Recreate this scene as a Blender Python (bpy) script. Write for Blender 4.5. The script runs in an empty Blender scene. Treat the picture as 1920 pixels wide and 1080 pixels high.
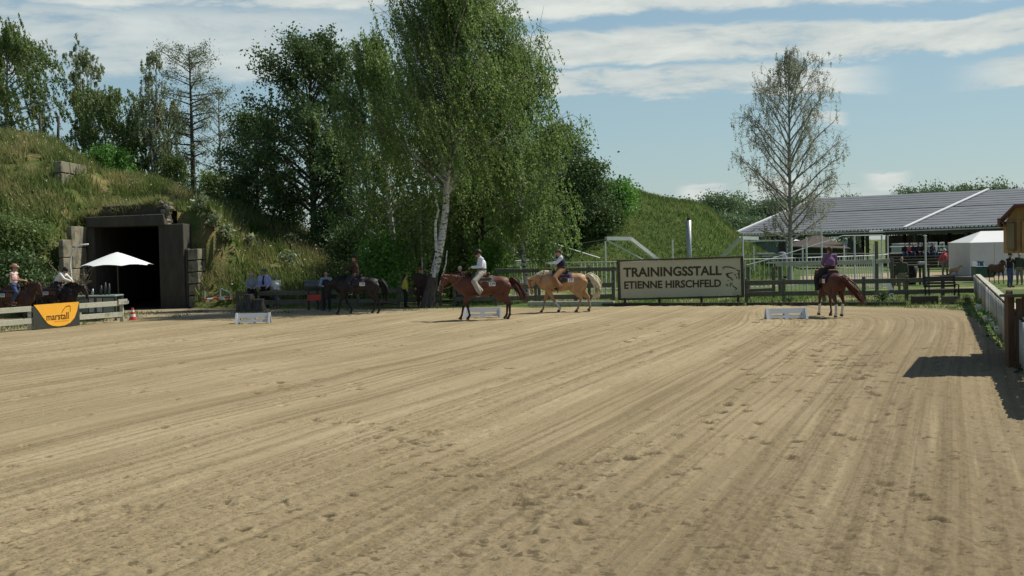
import bpy, math, random
import numpy as np
from mathutils import Vector, Matrix, Euler

random.seed(7)
SC = bpy.context.scene
COL = SC.collection
PI = math.pi

# ---------------------------------------------------------------- camera
FPX = 2500.0            # focal length in photo pixels (1920 wide)
CAMH = 2.6
PITCH = math.atan(80 / FPX)
ROLL = 0.022
R0 = Vector((1, 0, 0)); F0 = Vector((0, math.cos(PITCH), -math.sin(PITCH))); U0 = Vector((0, math.sin(PITCH), math.cos(PITCH)))
CR = R0 * math.cos(ROLL) - U0 * math.sin(ROLL)
CU = R0 * math.sin(ROLL) + U0 * math.cos(ROLL)
cam_data = bpy.data.cameras.new('camera')
cam_data.sensor_width = 36.0
cam_data.lens = 36.0 * FPX / 1920.0
cam_data.clip_start = 0.1
cam_data.clip_end = 3000
cam = bpy.data.objects.new('camera', cam_data)
COL.objects.link(cam)
m4 = Matrix.Identity(4)
for i in range(3):
    m4[i][0] = CR[i]; m4[i][1] = CU[i]; m4[i][2] = -F0[i]
m4[2][3] = CAMH
cam.matrix_world = m4
SC.camera = cam

# ---------------------------------------------------------------- sun, sky, exposure
SUNV = Vector((0.75, 0.36, 1.0)).normalized()      # towards the sun
SUN_EL = math.asin(SUNV.z)
SUN_AZ = math.atan2(SUNV.x, SUNV.y)                # clockwise from +Y
ld = bpy.data.lights.new('sun', 'SUN')
ld.energy = 5.0
ld.angle = math.radians(0.53)
ld.color = (1.0, 0.95, 0.86)
sun = bpy.data.objects.new('sun', ld)
COL.objects.link(sun)
sun.rotation_euler = (-SUNV).to_track_quat('-Z', 'Y').to_euler()

world = bpy.data.worlds.new('World')
SC.world = world
world.use_nodes = True
wn = world.node_tree.nodes; wl = world.node_tree.links
wn.clear()
def wnode(t, **kw):
    n = wn.new(t)
    for k, v in kw.items(): setattr(n, k, v)
    return n
def wmath(op, a, b=None, c=None, clamp=False):
    n = wn.new('ShaderNodeMath'); n.operation = op; n.use_clamp = clamp
    for i, v in enumerate((a, b, c)):
        if v is None: continue
        if isinstance(v, (int, float)): n.inputs[i].default_value = v
        else: wl.new(v, n.inputs[i])
    return n.outputs[0]
def wramp(x, lo, hi):
    n = wn.new('ShaderNodeMapRange'); n.interpolation_type = 'SMOOTHSTEP'
    wl.new(x, n.inputs[0]); n.inputs[1].default_value = lo; n.inputs[2].default_value = hi
    return n.outputs[0]
sky = wnode('ShaderNodeTexSky', sky_type='NISHITA', sun_disc=False)
sky.sun_elevation = SUN_EL; sky.sun_rotation = SUN_AZ
sky.air_density = 1.0; sky.dust_density = 0.4; sky.ozone_density = 1.5
tc = wnode('ShaderNodeTexCoord')
sep = wnode('ShaderNodeSeparateXYZ'); wl.new(tc.outputs['Generated'], sep.inputs[0])
X_, Y_, Z_ = sep.outputs
az = wmath('ARCTAN2', X_, Y_)
hyp = wmath('SQRT', wmath('ADD', wmath('MULTIPLY', X_, X_), wmath('MULTIPLY', Y_, Y_)))
el = wmath('ARCTAN2', Z_, hyp)
# cloud coordinates: a flat cloud layer seen in perspective
den = wmath('ADD', wmath('MAXIMUM', Z_, 0.0), 0.03)
cx = wmath('DIVIDE', X_, den); cy = wmath('DIVIDE', Y_, den)
comb = wnode('ShaderNodeCombineXYZ'); wl.new(cx, comb.inputs[0]); wl.new(cy, comb.inputs[1])
def noise(vec, scale, detail, rough, w=0.0, dist=0.0):
    n = wnode('ShaderNodeTexNoise', noise_dimensions='4D')
    n.inputs['Scale'].default_value = scale; n.inputs['Detail'].default_value = detail
    n.inputs['Roughness'].default_value = rough; n.inputs['W'].default_value = w; n.inputs['Distortion'].default_value = dist
    wl.new(vec, n.inputs['Vector'])
    return n.outputs['Fac']
n_plane = noise(comb.outputs[0], 0.55, 9, 0.55, 3.1)
comb2 = wnode('ShaderNodeCombineXYZ'); wl.new(wmath('MULTIPLY', az, 7.0), comb2.inputs[0]); wl.new(wmath('MULTIPLY', el, 26.0), comb2.inputs[1])
n_fine = noise(comb2.outputs[0], 1.6, 9, 0.62, 1.7, 0.3)
comb3 = wnode('ShaderNodeCombineXYZ'); wl.new(wmath('MULTIPLY', az, 2.2), comb3.inputs[0]); wl.new(wmath('MULTIPLY', el, 5.0), comb3.inputs[1])
n_big = noise(comb3.outputs[0], 1.6, 4, 0.5, 5.2)
wob = wmath('MULTIPLY', wmath('SUBTRACT', n_fine, 0.5), 0.034)
wob2 = wmath('MULTIPLY', wmath('SUBTRACT', n_big, 0.5), 0.02)
elw = wmath('ADD', wmath('ADD', el, wob), wob2)
def band(centre, half, az0, az1, soft, gain, tilt=0.0):
    """One long bank of cloud: elevation, half thickness, azimuth range."""
    e = wmath('ABSOLUTE', wmath('SUBTRACT', wmath('ADD', elw, wmath('MULTIPLY', az, tilt)), centre))
    a = wmath('SUBTRACT', 1.0, wramp(e, half * 0.65, half * 1.05))
    b = wmath('MULTIPLY', wramp(az, az0 - soft, az0 + soft), wmath('SUBTRACT', 1.0, wramp(az, az1 - soft, az1 + soft)))
    return wmath('MULTIPLY', wmath('MULTIPLY', a, b), gain)
bands = [
    band(0.143, 0.015, 0.0, 1.2, 0.03, 1.0),
    band(0.1155, 0.0125, 0.0, 0.26, 0.03, 0.95),
    band(0.185, 0.019, -0.1, 1.4, 0.15, 1.0),
    band(0.150, 0.030, -2.0, -0.10, 0.10, 0.75),
    band(0.195, 0.022, -2.6, -0.02, 0.10, 0.95),
    band(0.112, 0.012, 0.34, 0.9, 0.03, 0.9),
    band(0.036, 0.0075, 0.128, 0.158, 0.008, 0.95),
    band(0.038, 0.0085, 0.262, 0.288, 0.008, 0.95),
    band(0.040, 0.009, 0.18, 0.215, 0.012, 0.8),
    band(0.086, 0.0055, 0.222, 0.246, 0.006, 0.9),
    band(0.020, 0.016, -0.2, 0.4, 0.1, 0.45),
]
cl = bands[0]
for b_ in bands[1:]: cl = wmath('MAXIMUM', cl, b_)
high = wmath('MULTIPLY', wramp(el, 0.20, 0.26), wramp(n_plane, 0.54, 0.76))
cl = wmath('MAXIMUM', cl, high)
cl = wmath('MULTIPLY', cl, wramp(n_fine, 0.32, 0.47), clamp=True)
# cloud tone: sunlit tops, greyer undersides (their own thickness)
tone = wramp(n_fine, 0.3, 0.72)
ccol = wnode('ShaderNodeMix', data_type='RGBA')
ccol.inputs[6].default_value = (4.8, 5.5, 5.6, 1); ccol.inputs[7].default_value = (7.6, 7.9, 7.4, 1)
wl.new(tone, ccol.inputs[0])
tint = wnode('ShaderNodeMix', data_type='RGBA', blend_type='MULTIPLY')
tint.inputs[0].default_value = 1.0; tint.inputs[7].default_value = (0.86, 0.88, 0.86, 1)
wl.new(sky.outputs[0], tint.inputs[6])
mixc = wnode('ShaderNodeMix', data_type='RGBA')
hz = wnode('ShaderNodeMix', data_type='RGBA'); hz.inputs[7].default_value = (3.1, 4.8, 5.7, 1)
wl.new(wmath('MULTIPLY', wmath('SUBTRACT', 1.0, wramp(el, 0.10, 0.45)), 0.50), hz.inputs[0]); wl.new(tint.outputs[2], hz.inputs[6])
wl.new(cl, mixc.inputs[0]); wl.new(hz.outputs[2], mixc.inputs[6]); wl.new(ccol.outputs[2], mixc.inputs[7])
bg = wnode('ShaderNodeBackground'); bg.inputs[1].default_value = 0.10
wl.new(mixc.outputs[2], bg.inputs[0])
wo = wnode('ShaderNodeOutputWorld'); wl.new(bg.outputs[0], wo.inputs[0])

vs = SC.view_settings
vs.view_transform = 'Standard'; vs.look = 'None'; vs.exposure = 0.02; vs.gamma = 1.0; vs.use_curve_mapping = False
SC.render.film_transparent = False
SC.cycles.max_bounces = 6; SC.cycles.transparent_max_bounces = 8

# ---------------------------------------------------------------- placing helpers
def ray(px, py):
    return F0 + CR * ((px - 960) / FPX) + CU * ((540 - py) / FPX)
def at(px, py, Y):
    """World point at distance Y in front that the photo shows at (px, py)."""
    d = ray(px, py); return Vector((0, 0, CAMH)) + d * (Y / d.y)
def G(px, py, z=0.0):
    """Point of the level ground that the photo shows at (px, py)."""
    d = ray(px, py); t = (z - CAMH) / d.z
    return Vector((0, 0, CAMH)) + d * t
def gx(px, Y, z=0.0):
    """Ground point in column px at distance Y."""
    p = at(px, 460 - 0.022 * (px - 960), Y); 
    return Vector((p.x, Y, z))

# ---------------------------------------------------------------- tagging
def tag(o, label=None, cat=None, group=None, kind=None):
    if label: o['label'] = label
    if cat: o['category'] = cat
    if group: o['group'] = group
    if kind: o['kind'] = kind
    return o
def thing(name, label, cat, loc=(0, 0, 0), rz=0.0, group=None):
    o = bpy.data.objects.new(name, None); COL.objects.link(o)
    o.empty_display_size = 0.2
    o.location = loc; o.rotation_euler = (0, 0, rz)
    return tag(o, label, cat, group)
def base_of(o):
    v = Vector((0, 0, 0))
    while o is not None:
        v = v + Vector(o.location); o = o.parent
    return v
def link_mesh(name, me, mat=None, parent=None, loc=(0, 0, 0), smooth=False):
    if mat is not None and len(me.materials) == 0: me.materials.append(mat)
    o = bpy.data.objects.new(name, me); COL.objects.link(o)
    o.location = loc
    if parent is not None: o.parent = parent
    if smooth:
        me.polygons.foreach_set('use_smooth', np.ones(len(me.polygons), bool))
    return o
def np_mesh(name, V, F):
    V = np.asarray(V, np.float32); F = np.asarray(F, np.int32)
    n, k = F.shape
    me = bpy.data.meshes.new(name)
    me.vertices.add(len(V)); me.vertices.foreach_set('co', V.ravel())
    me.loops.add(n * k); me.loops.foreach_set('vertex_index', F.ravel())
    me.polygons.add(n)
    me.polygons.foreach_set('loop_start', np.arange(0, n * k, k, dtype=np.int32))
    me.update(calc_edges=True)
    return me

# ---------------------------------------------------------------- mesh builder
class MB:
    def __init__(s): s.v = []; s.f = []
    def add(s, vs, fs):
        n = len(s.v); s.v.extend([tuple(p) for p in vs]); s.f.extend([tuple(i + n for i in f) for f in fs]); return s
    def box(s, c, size, rz=0.0, M=None):
        hx, hy, hz = [q / 2 for q in size]
        ps = [Vector((x, y, z)) for x in (-hx, hx) for y in (-hy, hy) for z in (-hz, hz)]
        if M is None: M = Matrix.Rotation(rz, 3, 'Z')
        c = Vector(c)
        return s.add([c + M @ p for p in ps], [(0, 1, 3, 2), (4, 6, 7, 5), (0, 4, 5, 1), (2, 3, 7, 6), (0, 2, 6, 4), (1, 5, 7, 3)])
    def beam(s, a, b, w, h, up=(0, 0, 1)):
        a = Vector(a); b = Vector(b); d = b - a; L = d.length
        x = d.normalized(); up = Vector(up)
        y = up.cross(x)
        if y.length < 1e-4: y = Vector((0, 1, 0)).cross(x)
        y.normalize(); z = x.cross(y)
        M = Matrix((x, y, z)).transposed()
        return s.box((a + b) / 2, (L, w, h), M=M)
    def tube(s, pts, rad, n=6, cap=True):
        pts = [Vector(p) for p in pts]
        if not hasattr(rad, '__len__'): rad = [rad] * len(pts)
        vs = []; m = len(pts)
        ref = Vector((0.13, 0.37, 0.92))
        for i, p in enumerate(pts):
            d = (pts[min(i + 1, m - 1)] - pts[max(i - 1, 0)])
            if d.length < 1e-9: d = Vector((0, 0, 1))
            d.normalize()
            r = ref if abs(d.dot(ref)) < 0.95 else Vector((1, 0, 0))
            x = d.cross(r).normalized(); y = d.cross(x)
            for k in range(n):
                a = 2 * PI * k / n
                vs.append(p + (x * math.cos(a) + y * math.sin(a)) * rad[i])
        fs = []
        for i in range(m - 1):
            for k in range(n):
                fs.append((i * n + k, (i + 1) * n + k, (i + 1) * n + (k + 1) % n, i * n + (k + 1) % n))
        if cap:
            fs.append(tuple(range(n))); fs.append(tuple((m - 1) * n + k for k in reversed(range(n))))
        return s.add(vs, fs)
    def cyl(s, c, r, h, n=12, r2=None):
        c = Vector(c)
        return s.tube([c, c + Vector((0, 0, h))], [r, r if r2 is None else r2], n)
    def ell(s, c, r, nu=12, nv=8, M=None):
        c = Vector(c); vs = [Vector((0, 0, r[2]))]; 
        for j in range(1, nv):
            t = PI * j / nv
            for k in range(nu):
                a = 2 * PI * k / nu
                vs.append(Vector((r[0] * math.sin(t) * math.cos(a), r[1] * math.sin(t) * math.sin(a), r[2] * math.cos(t))))
        vs.append(Vector((0, 0, -r[2])))
        if M is not None: vs = [M @ v for v in vs]
        vs = [c + v for v in vs]; fs = []
        for k in range(nu): fs.append((0, 1 + k, 1 + (k + 1) % nu))
        for j in range(nv - 2):
            for k in range(nu):
                a = 1 + j * nu; b = a + nu
                fs.append((a + k, b + k, b + (k + 1) % nu, a + (k + 1) % nu))
        L = len(vs) - 1; a = 1 + (nv - 2) * nu
        for k in range(nu): fs.append((a + k, L, a + (k + 1) % nu))
        return s.add(vs, fs)
    def cap(s, a, b, ra, rb, ys=1.0, n=12):
        """Tapered capsule; ys flattens it sideways (local y)."""
        a = Vector(a); b = Vector(b); d = b - a; L = max(d.length, 1e-5); d = d / L
        pts = []; rad = []
        for t in (-1, -0.8, -0.45):
            pts.append(a + d * ra * t); rad.append(max(ra * math.sqrt(max(0, 1 - t * t)), ra * 0.06))
        pts.append(a); rad.append(ra); pts.append(b); rad.append(rb)
        for t in (0.45, 0.8, 1):
            pts.append(b + d * rb * t); rad.append(max(rb * math.sqrt(max(0, 1 - t * t)), rb * 0.06))
        k = len(s.v); s.tube(pts, rad, n)
        if ys != 1.0:
            for i in range(k, len(s.v)):
                p = Vector(s.v[i]); t = min(1, max(0, (p - a).dot(d) / L)); c = a + (b - a) * t
                s.v[i] = (p.x, c.y + (p.y - c.y) * ys, p.z)
        return s
    def quad(s, a, b, c, d): return s.add([a, b, c, d], [(0, 1, 2, 3)])
    def mesh(s, name, org=(0, 0, 0)):
        me = bpy.data.meshes.new(name)
        o = Vector(org)
        me.from_pydata([(p[0] - o.x, p[1] - o.y, p[2] - o.z) for p in s.v], [], s.f)
        me.update(); return me
    def build(s, name, mat, parent=None, local=False, smooth=False, bevel=0.0, org=None):
        """World coordinates unless local; a top-level mesh gets its origin at org."""
        if parent is not None:
            o = link_mesh(name, s.mesh(name, (0, 0, 0) if local else base_of(parent)), mat, parent, smooth=smooth)
        else:
            org = org or (0, 0, 0)
            o = link_mesh(name, s.mesh(name, org), mat, None, loc=org, smooth=smooth)
        if bevel > 0:
            md = o.modifiers.new('bevel', 'BEVEL'); md.width = bevel; md.segments = 1; md.limit_method = 'ANGLE'
        return o

def remesh(mb, voxel, smooth=3, name='body'):
    """One continuous surface from overlapping volumes."""
    me = mb.mesh('tmp')
    o = bpy.data.objects.new('tmp', me); COL.objects.link(o)
    md = o.modifiers.new('r', 'REMESH'); md.mode = 'VOXEL'; md.voxel_size = voxel; md.use_smooth_shade = True
    if smooth:
        sm = o.modifiers.new('s', 'SMOOTH'); sm.factor = 0.5; sm.iterations = smooth
    dg = bpy.context.evaluated_depsgraph_get()
    out = bpy.data.meshes.new_from_object(o.evaluated_get(dg)); out.name = name
    bpy.data.objects.remove(o); bpy.data.meshes.remove(me)
    out.polygons.foreach_set('use_smooth', np.ones(len(out.polygons), bool))
    out.materials.clear()
    return out

# ---------------------------------------------------------------- materials
MATS = {}
def mat(name, col, rough=0.85, var=0.25, scale=4.0, bump=0.0, bscale=30.0, spec=0.3, metal=0.0, stretch=None, col2=None, trans=0.0, island=0.0, dirt=None):
    if name in MATS: return MATS[name]
    m = bpy.data.materials.new(name); m.use_nodes = True; MATS[name] = m
    nt = m.node_tree; N = nt.nodes; L = nt.links
    b = N['Principled BSDF']; out = N['Material Output']
    b.inputs['Roughness'].default_value = rough
    b.inputs['Specular IOR Level'].default_value = spec
    b.inputs['Metallic'].default_value = metal
    tcn = N.new('ShaderNodeTexCoord'); mp = N.new('ShaderNodeMapping')
    L.new(tcn.outputs['Object'], mp.inputs[0])
    if stretch: mp.inputs['Scale'].default_value = stretch
    nz = N.new('ShaderNodeTexNoise'); nz.inputs['Scale'].default_value = scale; nz.inputs['Detail'].default_value = 6; nz.inputs['Roughness'].default_value = 0.65
    L.new(mp.outputs[0], nz.inputs['Vector'])
    rp = N.new('ShaderNodeMapRange'); rp.inputs[1].default_value = 0.3; rp.inputs[2].default_value = 0.7
    L.new(nz.outputs['Fac'], rp.inputs[0])
    mx = N.new('ShaderNodeMix'); mx.data_type = 'RGBA'
    L.new(rp.outputs[0], mx.inputs[0])
    c = np.array(col, float)
    lo = c * (1 - var); hi = np.minimum(c * (1 + var), 1) if col2 is None else np.array(col2, float)
    if col2 is not None: lo = c
    mx.inputs[6].default_value = (*lo, 1); mx.inputs[7].default_value = (*hi, 1)
    res = mx.outputs[2]
    if island > 0:
        gi = N.new('ShaderNodeNewGeometry')
        mr = N.new('ShaderNodeMapRange'); mr.inputs[3].default_value = 1 - island; mr.inputs[4].default_value = 1 + island
        L.new(gi.outputs['Random Per Island'], mr.inputs[0])
        hs = N.new('ShaderNodeVectorMath'); hs.operation = 'SCALE'
        L.new(res, hs.inputs[0]); L.new(mr.outputs[0], hs.inputs['Scale']); res = hs.outputs[0]
    if dirt:
        n2 = N.new('ShaderNodeTexNoise'); n2.inputs['Scale'].default_value = dirt[1]; n2.inputs['Detail'].default_value = 8; n2.inputs['Roughness'].default_value = 0.7
        L.new(tcn.outputs['Object'], n2.inputs['Vector'])
        r2 = N.new('ShaderNodeMapRange'); r2.inputs[1].default_value = dirt[2]; r2.inputs[2].default_value = dirt[2] + 0.12
        L.new(n2.outputs['Fac'], r2.inputs[0])
        m2 = N.new('ShaderNodeMix'); m2.data_type = 'RGBA'; L.new(r2.outputs[0], m2.inputs[0]); L.new(res, m2.inputs[6]); m2.inputs[7].default_value = (*dirt[0], 1)
        res = m2.outputs[2]
    L.new(res, b.inputs['Base Color'])
    if bump > 0:
        nb = N.new('ShaderNodeTexNoise'); nb.inputs['Scale'].default_value = bscale; nb.inputs['Detail'].default_value = 6
        L.new(mp.outputs[0], nb.inputs['Vector'])
        bn = N.new('ShaderNodeBump'); bn.inputs['Strength'].default_value = bump; bn.inputs['Distance'].default_value = 0.02
        L.new(nb.outputs['Fac'], bn.inputs['Height']); L.new(bn.outputs[0], b.inputs['Normal'])
    if trans > 0:
        tr = N.new('ShaderNodeBsdfTranslucent'); ms = N.new('ShaderNodeMixShader'); ms.inputs[0].default_value = trans
        L.new(res, tr.inputs[0]); L.new(b.outputs[0], ms.inputs[1]); L.new(tr.outputs[0], ms.inputs[2]); L.new(ms.outputs[0], out.inputs[0])
    return m

def leafmat(name, dark, light, trans=0.4, rough=0.55, patch=0.5):
    if name in MATS: return MATS[name]
    m = bpy.data.materials.new(name); m.use_nodes = True; MATS[name] = m
    nt = m.node_tree; N = nt.nodes; L = nt.links
    b = N['Principled BSDF']; out = N['Material Output']
    b.inputs['Roughness'].default_value = rough; b.inputs['Specular IOR Level'].default_value = 0.35
    gi = N.new('ShaderNodeNewGeometry'); tcn = N.new('ShaderNodeTexCoord')
    nz = N.new('ShaderNodeTexNoise'); nz.inputs['Scale'].default_value = patch; nz.inputs['Detail'].default_value = 3
    L.new(tcn.outputs['Object'], nz.inputs['Vector'])
    mr = N.new('ShaderNodeMapRange'); mr.inputs[1].default_value = 0.3; mr.inputs[2].default_value = 0.7; L.new(nz.outputs['Fac'], mr.inputs[0])
    ad = N.new('ShaderNodeMath'); ad.operation = 'ADD'; L.new(gi.outputs['Random Per Island'], ad.inputs[0]); L.new(mr.outputs[0], ad.inputs[1])
    hf = N.new('ShaderNodeMath'); hf.operation = 'MULTIPLY'; L.new(ad.outputs[0], hf.inputs[0]); hf.inputs[1].default_value = 0.5
    mx = N.new('ShaderNodeMix'); mx.data_type = 'RGBA'; L.new(hf.outputs[0], mx.inputs[0])
    mx.inputs[6].default_value = (*dark, 1); mx.inputs[7].default_value = (*light, 1)
    L.new(mx.outputs[2], b.inputs['Base Color'])
    tr = N.new('ShaderNodeBsdfTranslucent'); L.new(mx.outputs[2], tr.inputs[0])
    ms = N.new('ShaderNodeMixShader'); ms.inputs[0].default_value = trans
    L.new(b.outputs[0], ms.inputs[1]); L.new(tr.outputs[0], ms.inputs[2]); L.new(ms.outputs[0], out.inputs[0])
    return m

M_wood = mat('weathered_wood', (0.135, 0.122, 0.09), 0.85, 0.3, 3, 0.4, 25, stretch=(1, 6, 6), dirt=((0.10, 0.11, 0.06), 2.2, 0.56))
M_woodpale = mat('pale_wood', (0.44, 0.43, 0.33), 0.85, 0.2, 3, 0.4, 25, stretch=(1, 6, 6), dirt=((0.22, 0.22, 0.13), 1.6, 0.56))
M_wooddark = mat('dark_wood', (0.075, 0.062, 0.045), 0.85, 0.3, 4, 0.4, 25, stretch=(1, 6, 6))
M_hut = mat('golden_timber', (0.33, 0.19, 0.07), 0.6, 0.2, 3, 0.3, 25, stretch=(6, 6, 1), dirt=((0.22, 0.11, 0.04), 1.1, 0.6))
M_hutdark = mat('brown_timber', (0.12, 0.062, 0.034), 0.6, 0.2, 3, 0.3, 25, stretch=(6, 6, 1))
M_white = mat('white_paint', (0.78, 0.78, 0.74), 0.5, 0.05, 3, dirt=((0.5, 0.48, 0.42), 3.0, 0.62))
M_cloth = mat('white_cloth', (0.8, 0.8, 0.78), 0.9, 0.04, 3, trans=0.25)
M_black = mat('black_leather', (0.018, 0.016, 0.015), 0.5, 0.3, 8)
M_brownl = mat('brown_leather', (0.11, 0.045, 0.02), 0.5, 0.3, 8)
M_metal = mat('galvanised_metal', (0.42, 0.44, 0.42), 0.45, 0.15, 6, metal=0.5)
M_pipe = mat('pale_pipe', (0.55, 0.58, 0.54), 0.5, 0.1, 4)
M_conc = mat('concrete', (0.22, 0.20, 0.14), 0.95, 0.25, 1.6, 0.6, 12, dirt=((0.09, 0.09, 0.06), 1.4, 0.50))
M_concd = mat('dark_shaded_concrete', (0.066, 0.06, 0.046), 0.95, 0.25, 1.6, 0.6, 12, stretch=(2, 2, .5), dirt=((0.05, 0.05, 0.04), 1.3, 0.55))  # darker copy of the concrete, shade of the bunker front put into its colour
M_skin = mat('skin', (0.46, 0.25, 0.17), 0.55, 0.08, 9)
M_plate = mat('number_plate_white', (0.8, 0.8, 0.8), 0.6, 0.02)
M_ink = mat('black_print', (0.02, 0.02, 0.025), 0.6, 0.05)
# ================================================================ TERRAIN
rng = np.random.default_rng(11)
_perm = rng.random((512, 512))
def vnoise(x, y):
    xi = np.floor(x).astype(int); yi = np.floor(y).astype(int)
    fx = x - xi; fy = y - yi
    fx = fx * fx * (3 - 2 * fx); fy = fy * fy * (3 - 2 * fy)
    g = lambda a, b: _perm[a % 512, b % 512]
    return (g(xi, yi) * (1 - fx) + g(xi + 1, yi) * fx) * (1 - fy) + (g(xi, yi + 1) * (1 - fx) + g(xi + 1, yi + 1) * fx) * fy - 0.5
def fbm(x, y, o=4, r=0.5):
    s = 0; a = 1
    for i in range(o):
        s = s + vnoise(x * 2 ** i + 17.3 * i, y * 2 ** i + 5.1 * i) * a; a *= r
    return s
def sstep(a, b, x):
    t = np.clip((x - a) / (b - a), 0, 1); return t * t * (3 - 2 * t)

def in_poly(x, y, P):
    r = np.zeros(x.shape, bool); n = len(P)
    for i in range(n):
        x0, y0 = P[i]; x1, y1 = P[(i + 1) % n]
        c = ((y0 > y) != (y1 > y)) & (x < (x1 - x0) * (y - y0) / ((y1 - y0) if y1 != y0 else 1e-9) + x0)
        r ^= c
    return r

# ---- the ground sheet (grass and worn soil)
def ground_mat():
    m = bpy.data.materials.new('grass_ground'); m.use_nodes = True
    nt = m.node_tree; N = nt.nodes; L = nt.links; b = N['Principled BSDF']
    b.inputs['Roughness'].default_value = 0.95; b.inputs['Specular IOR Level'].default_value = 0.1
    tcn = N.new('ShaderNodeTexCoord')
    def nz(s, d=6):
        n = N.new('ShaderNodeTexNoise'); n.inputs['Scale'].default_value = s; n.inputs['Detail'].default_value = d; n.inputs['Roughness'].default_value = 0.65
        L.new(tcn.outputs['Object'], n.inputs['Vector']); return n.outputs['Fac']
    def mr(x, a, c):
        n = N.new('ShaderNodeMapRange'); n.inputs[1].default_value = a; n.inputs[2].default_value = c; L.new(x, n.inputs[0]); return n.outputs[0]
    def mix(f, a, c):
        n = N.new('ShaderNodeMix'); n.data_type = 'RGBA'; L.new(f, n.inputs[0])
        for i, v in ((6, a), (7, c)):
            if isinstance(v, tuple): n.inputs[i].default_value = (*v, 1)
            else: L.new(v, n.inputs[i])
        return n.outputs[2]
    c = mix(mr(nz(9), .3, .7), (0.055, 0.095, 0.022), (0.11, 0.16, 0.04))
    c = mix(mr(nz(0.22), .50, .60), c, (0.26, 0.22, 0.12))
    L.new(c, b.inputs['Base Color'])
    bn = N.new('ShaderNodeBump'); bn.inputs['Strength'].default_value = 0.6; bn.inputs['Distance'].default_value = 0.05
    L.new(nz(14), bn.inputs['Height']); L.new(bn.outputs[0], b.inputs['Normal'])
    return m
gm = ground_mat()
g_ = MB(); g_.quad((-700, -60, -0.035), (700, -60, -0.035), (700, 1500, -0.035), (-700, 1500, -0.035))
o = g_.build('ground', gm); tag(o, kind='structure')

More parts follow.
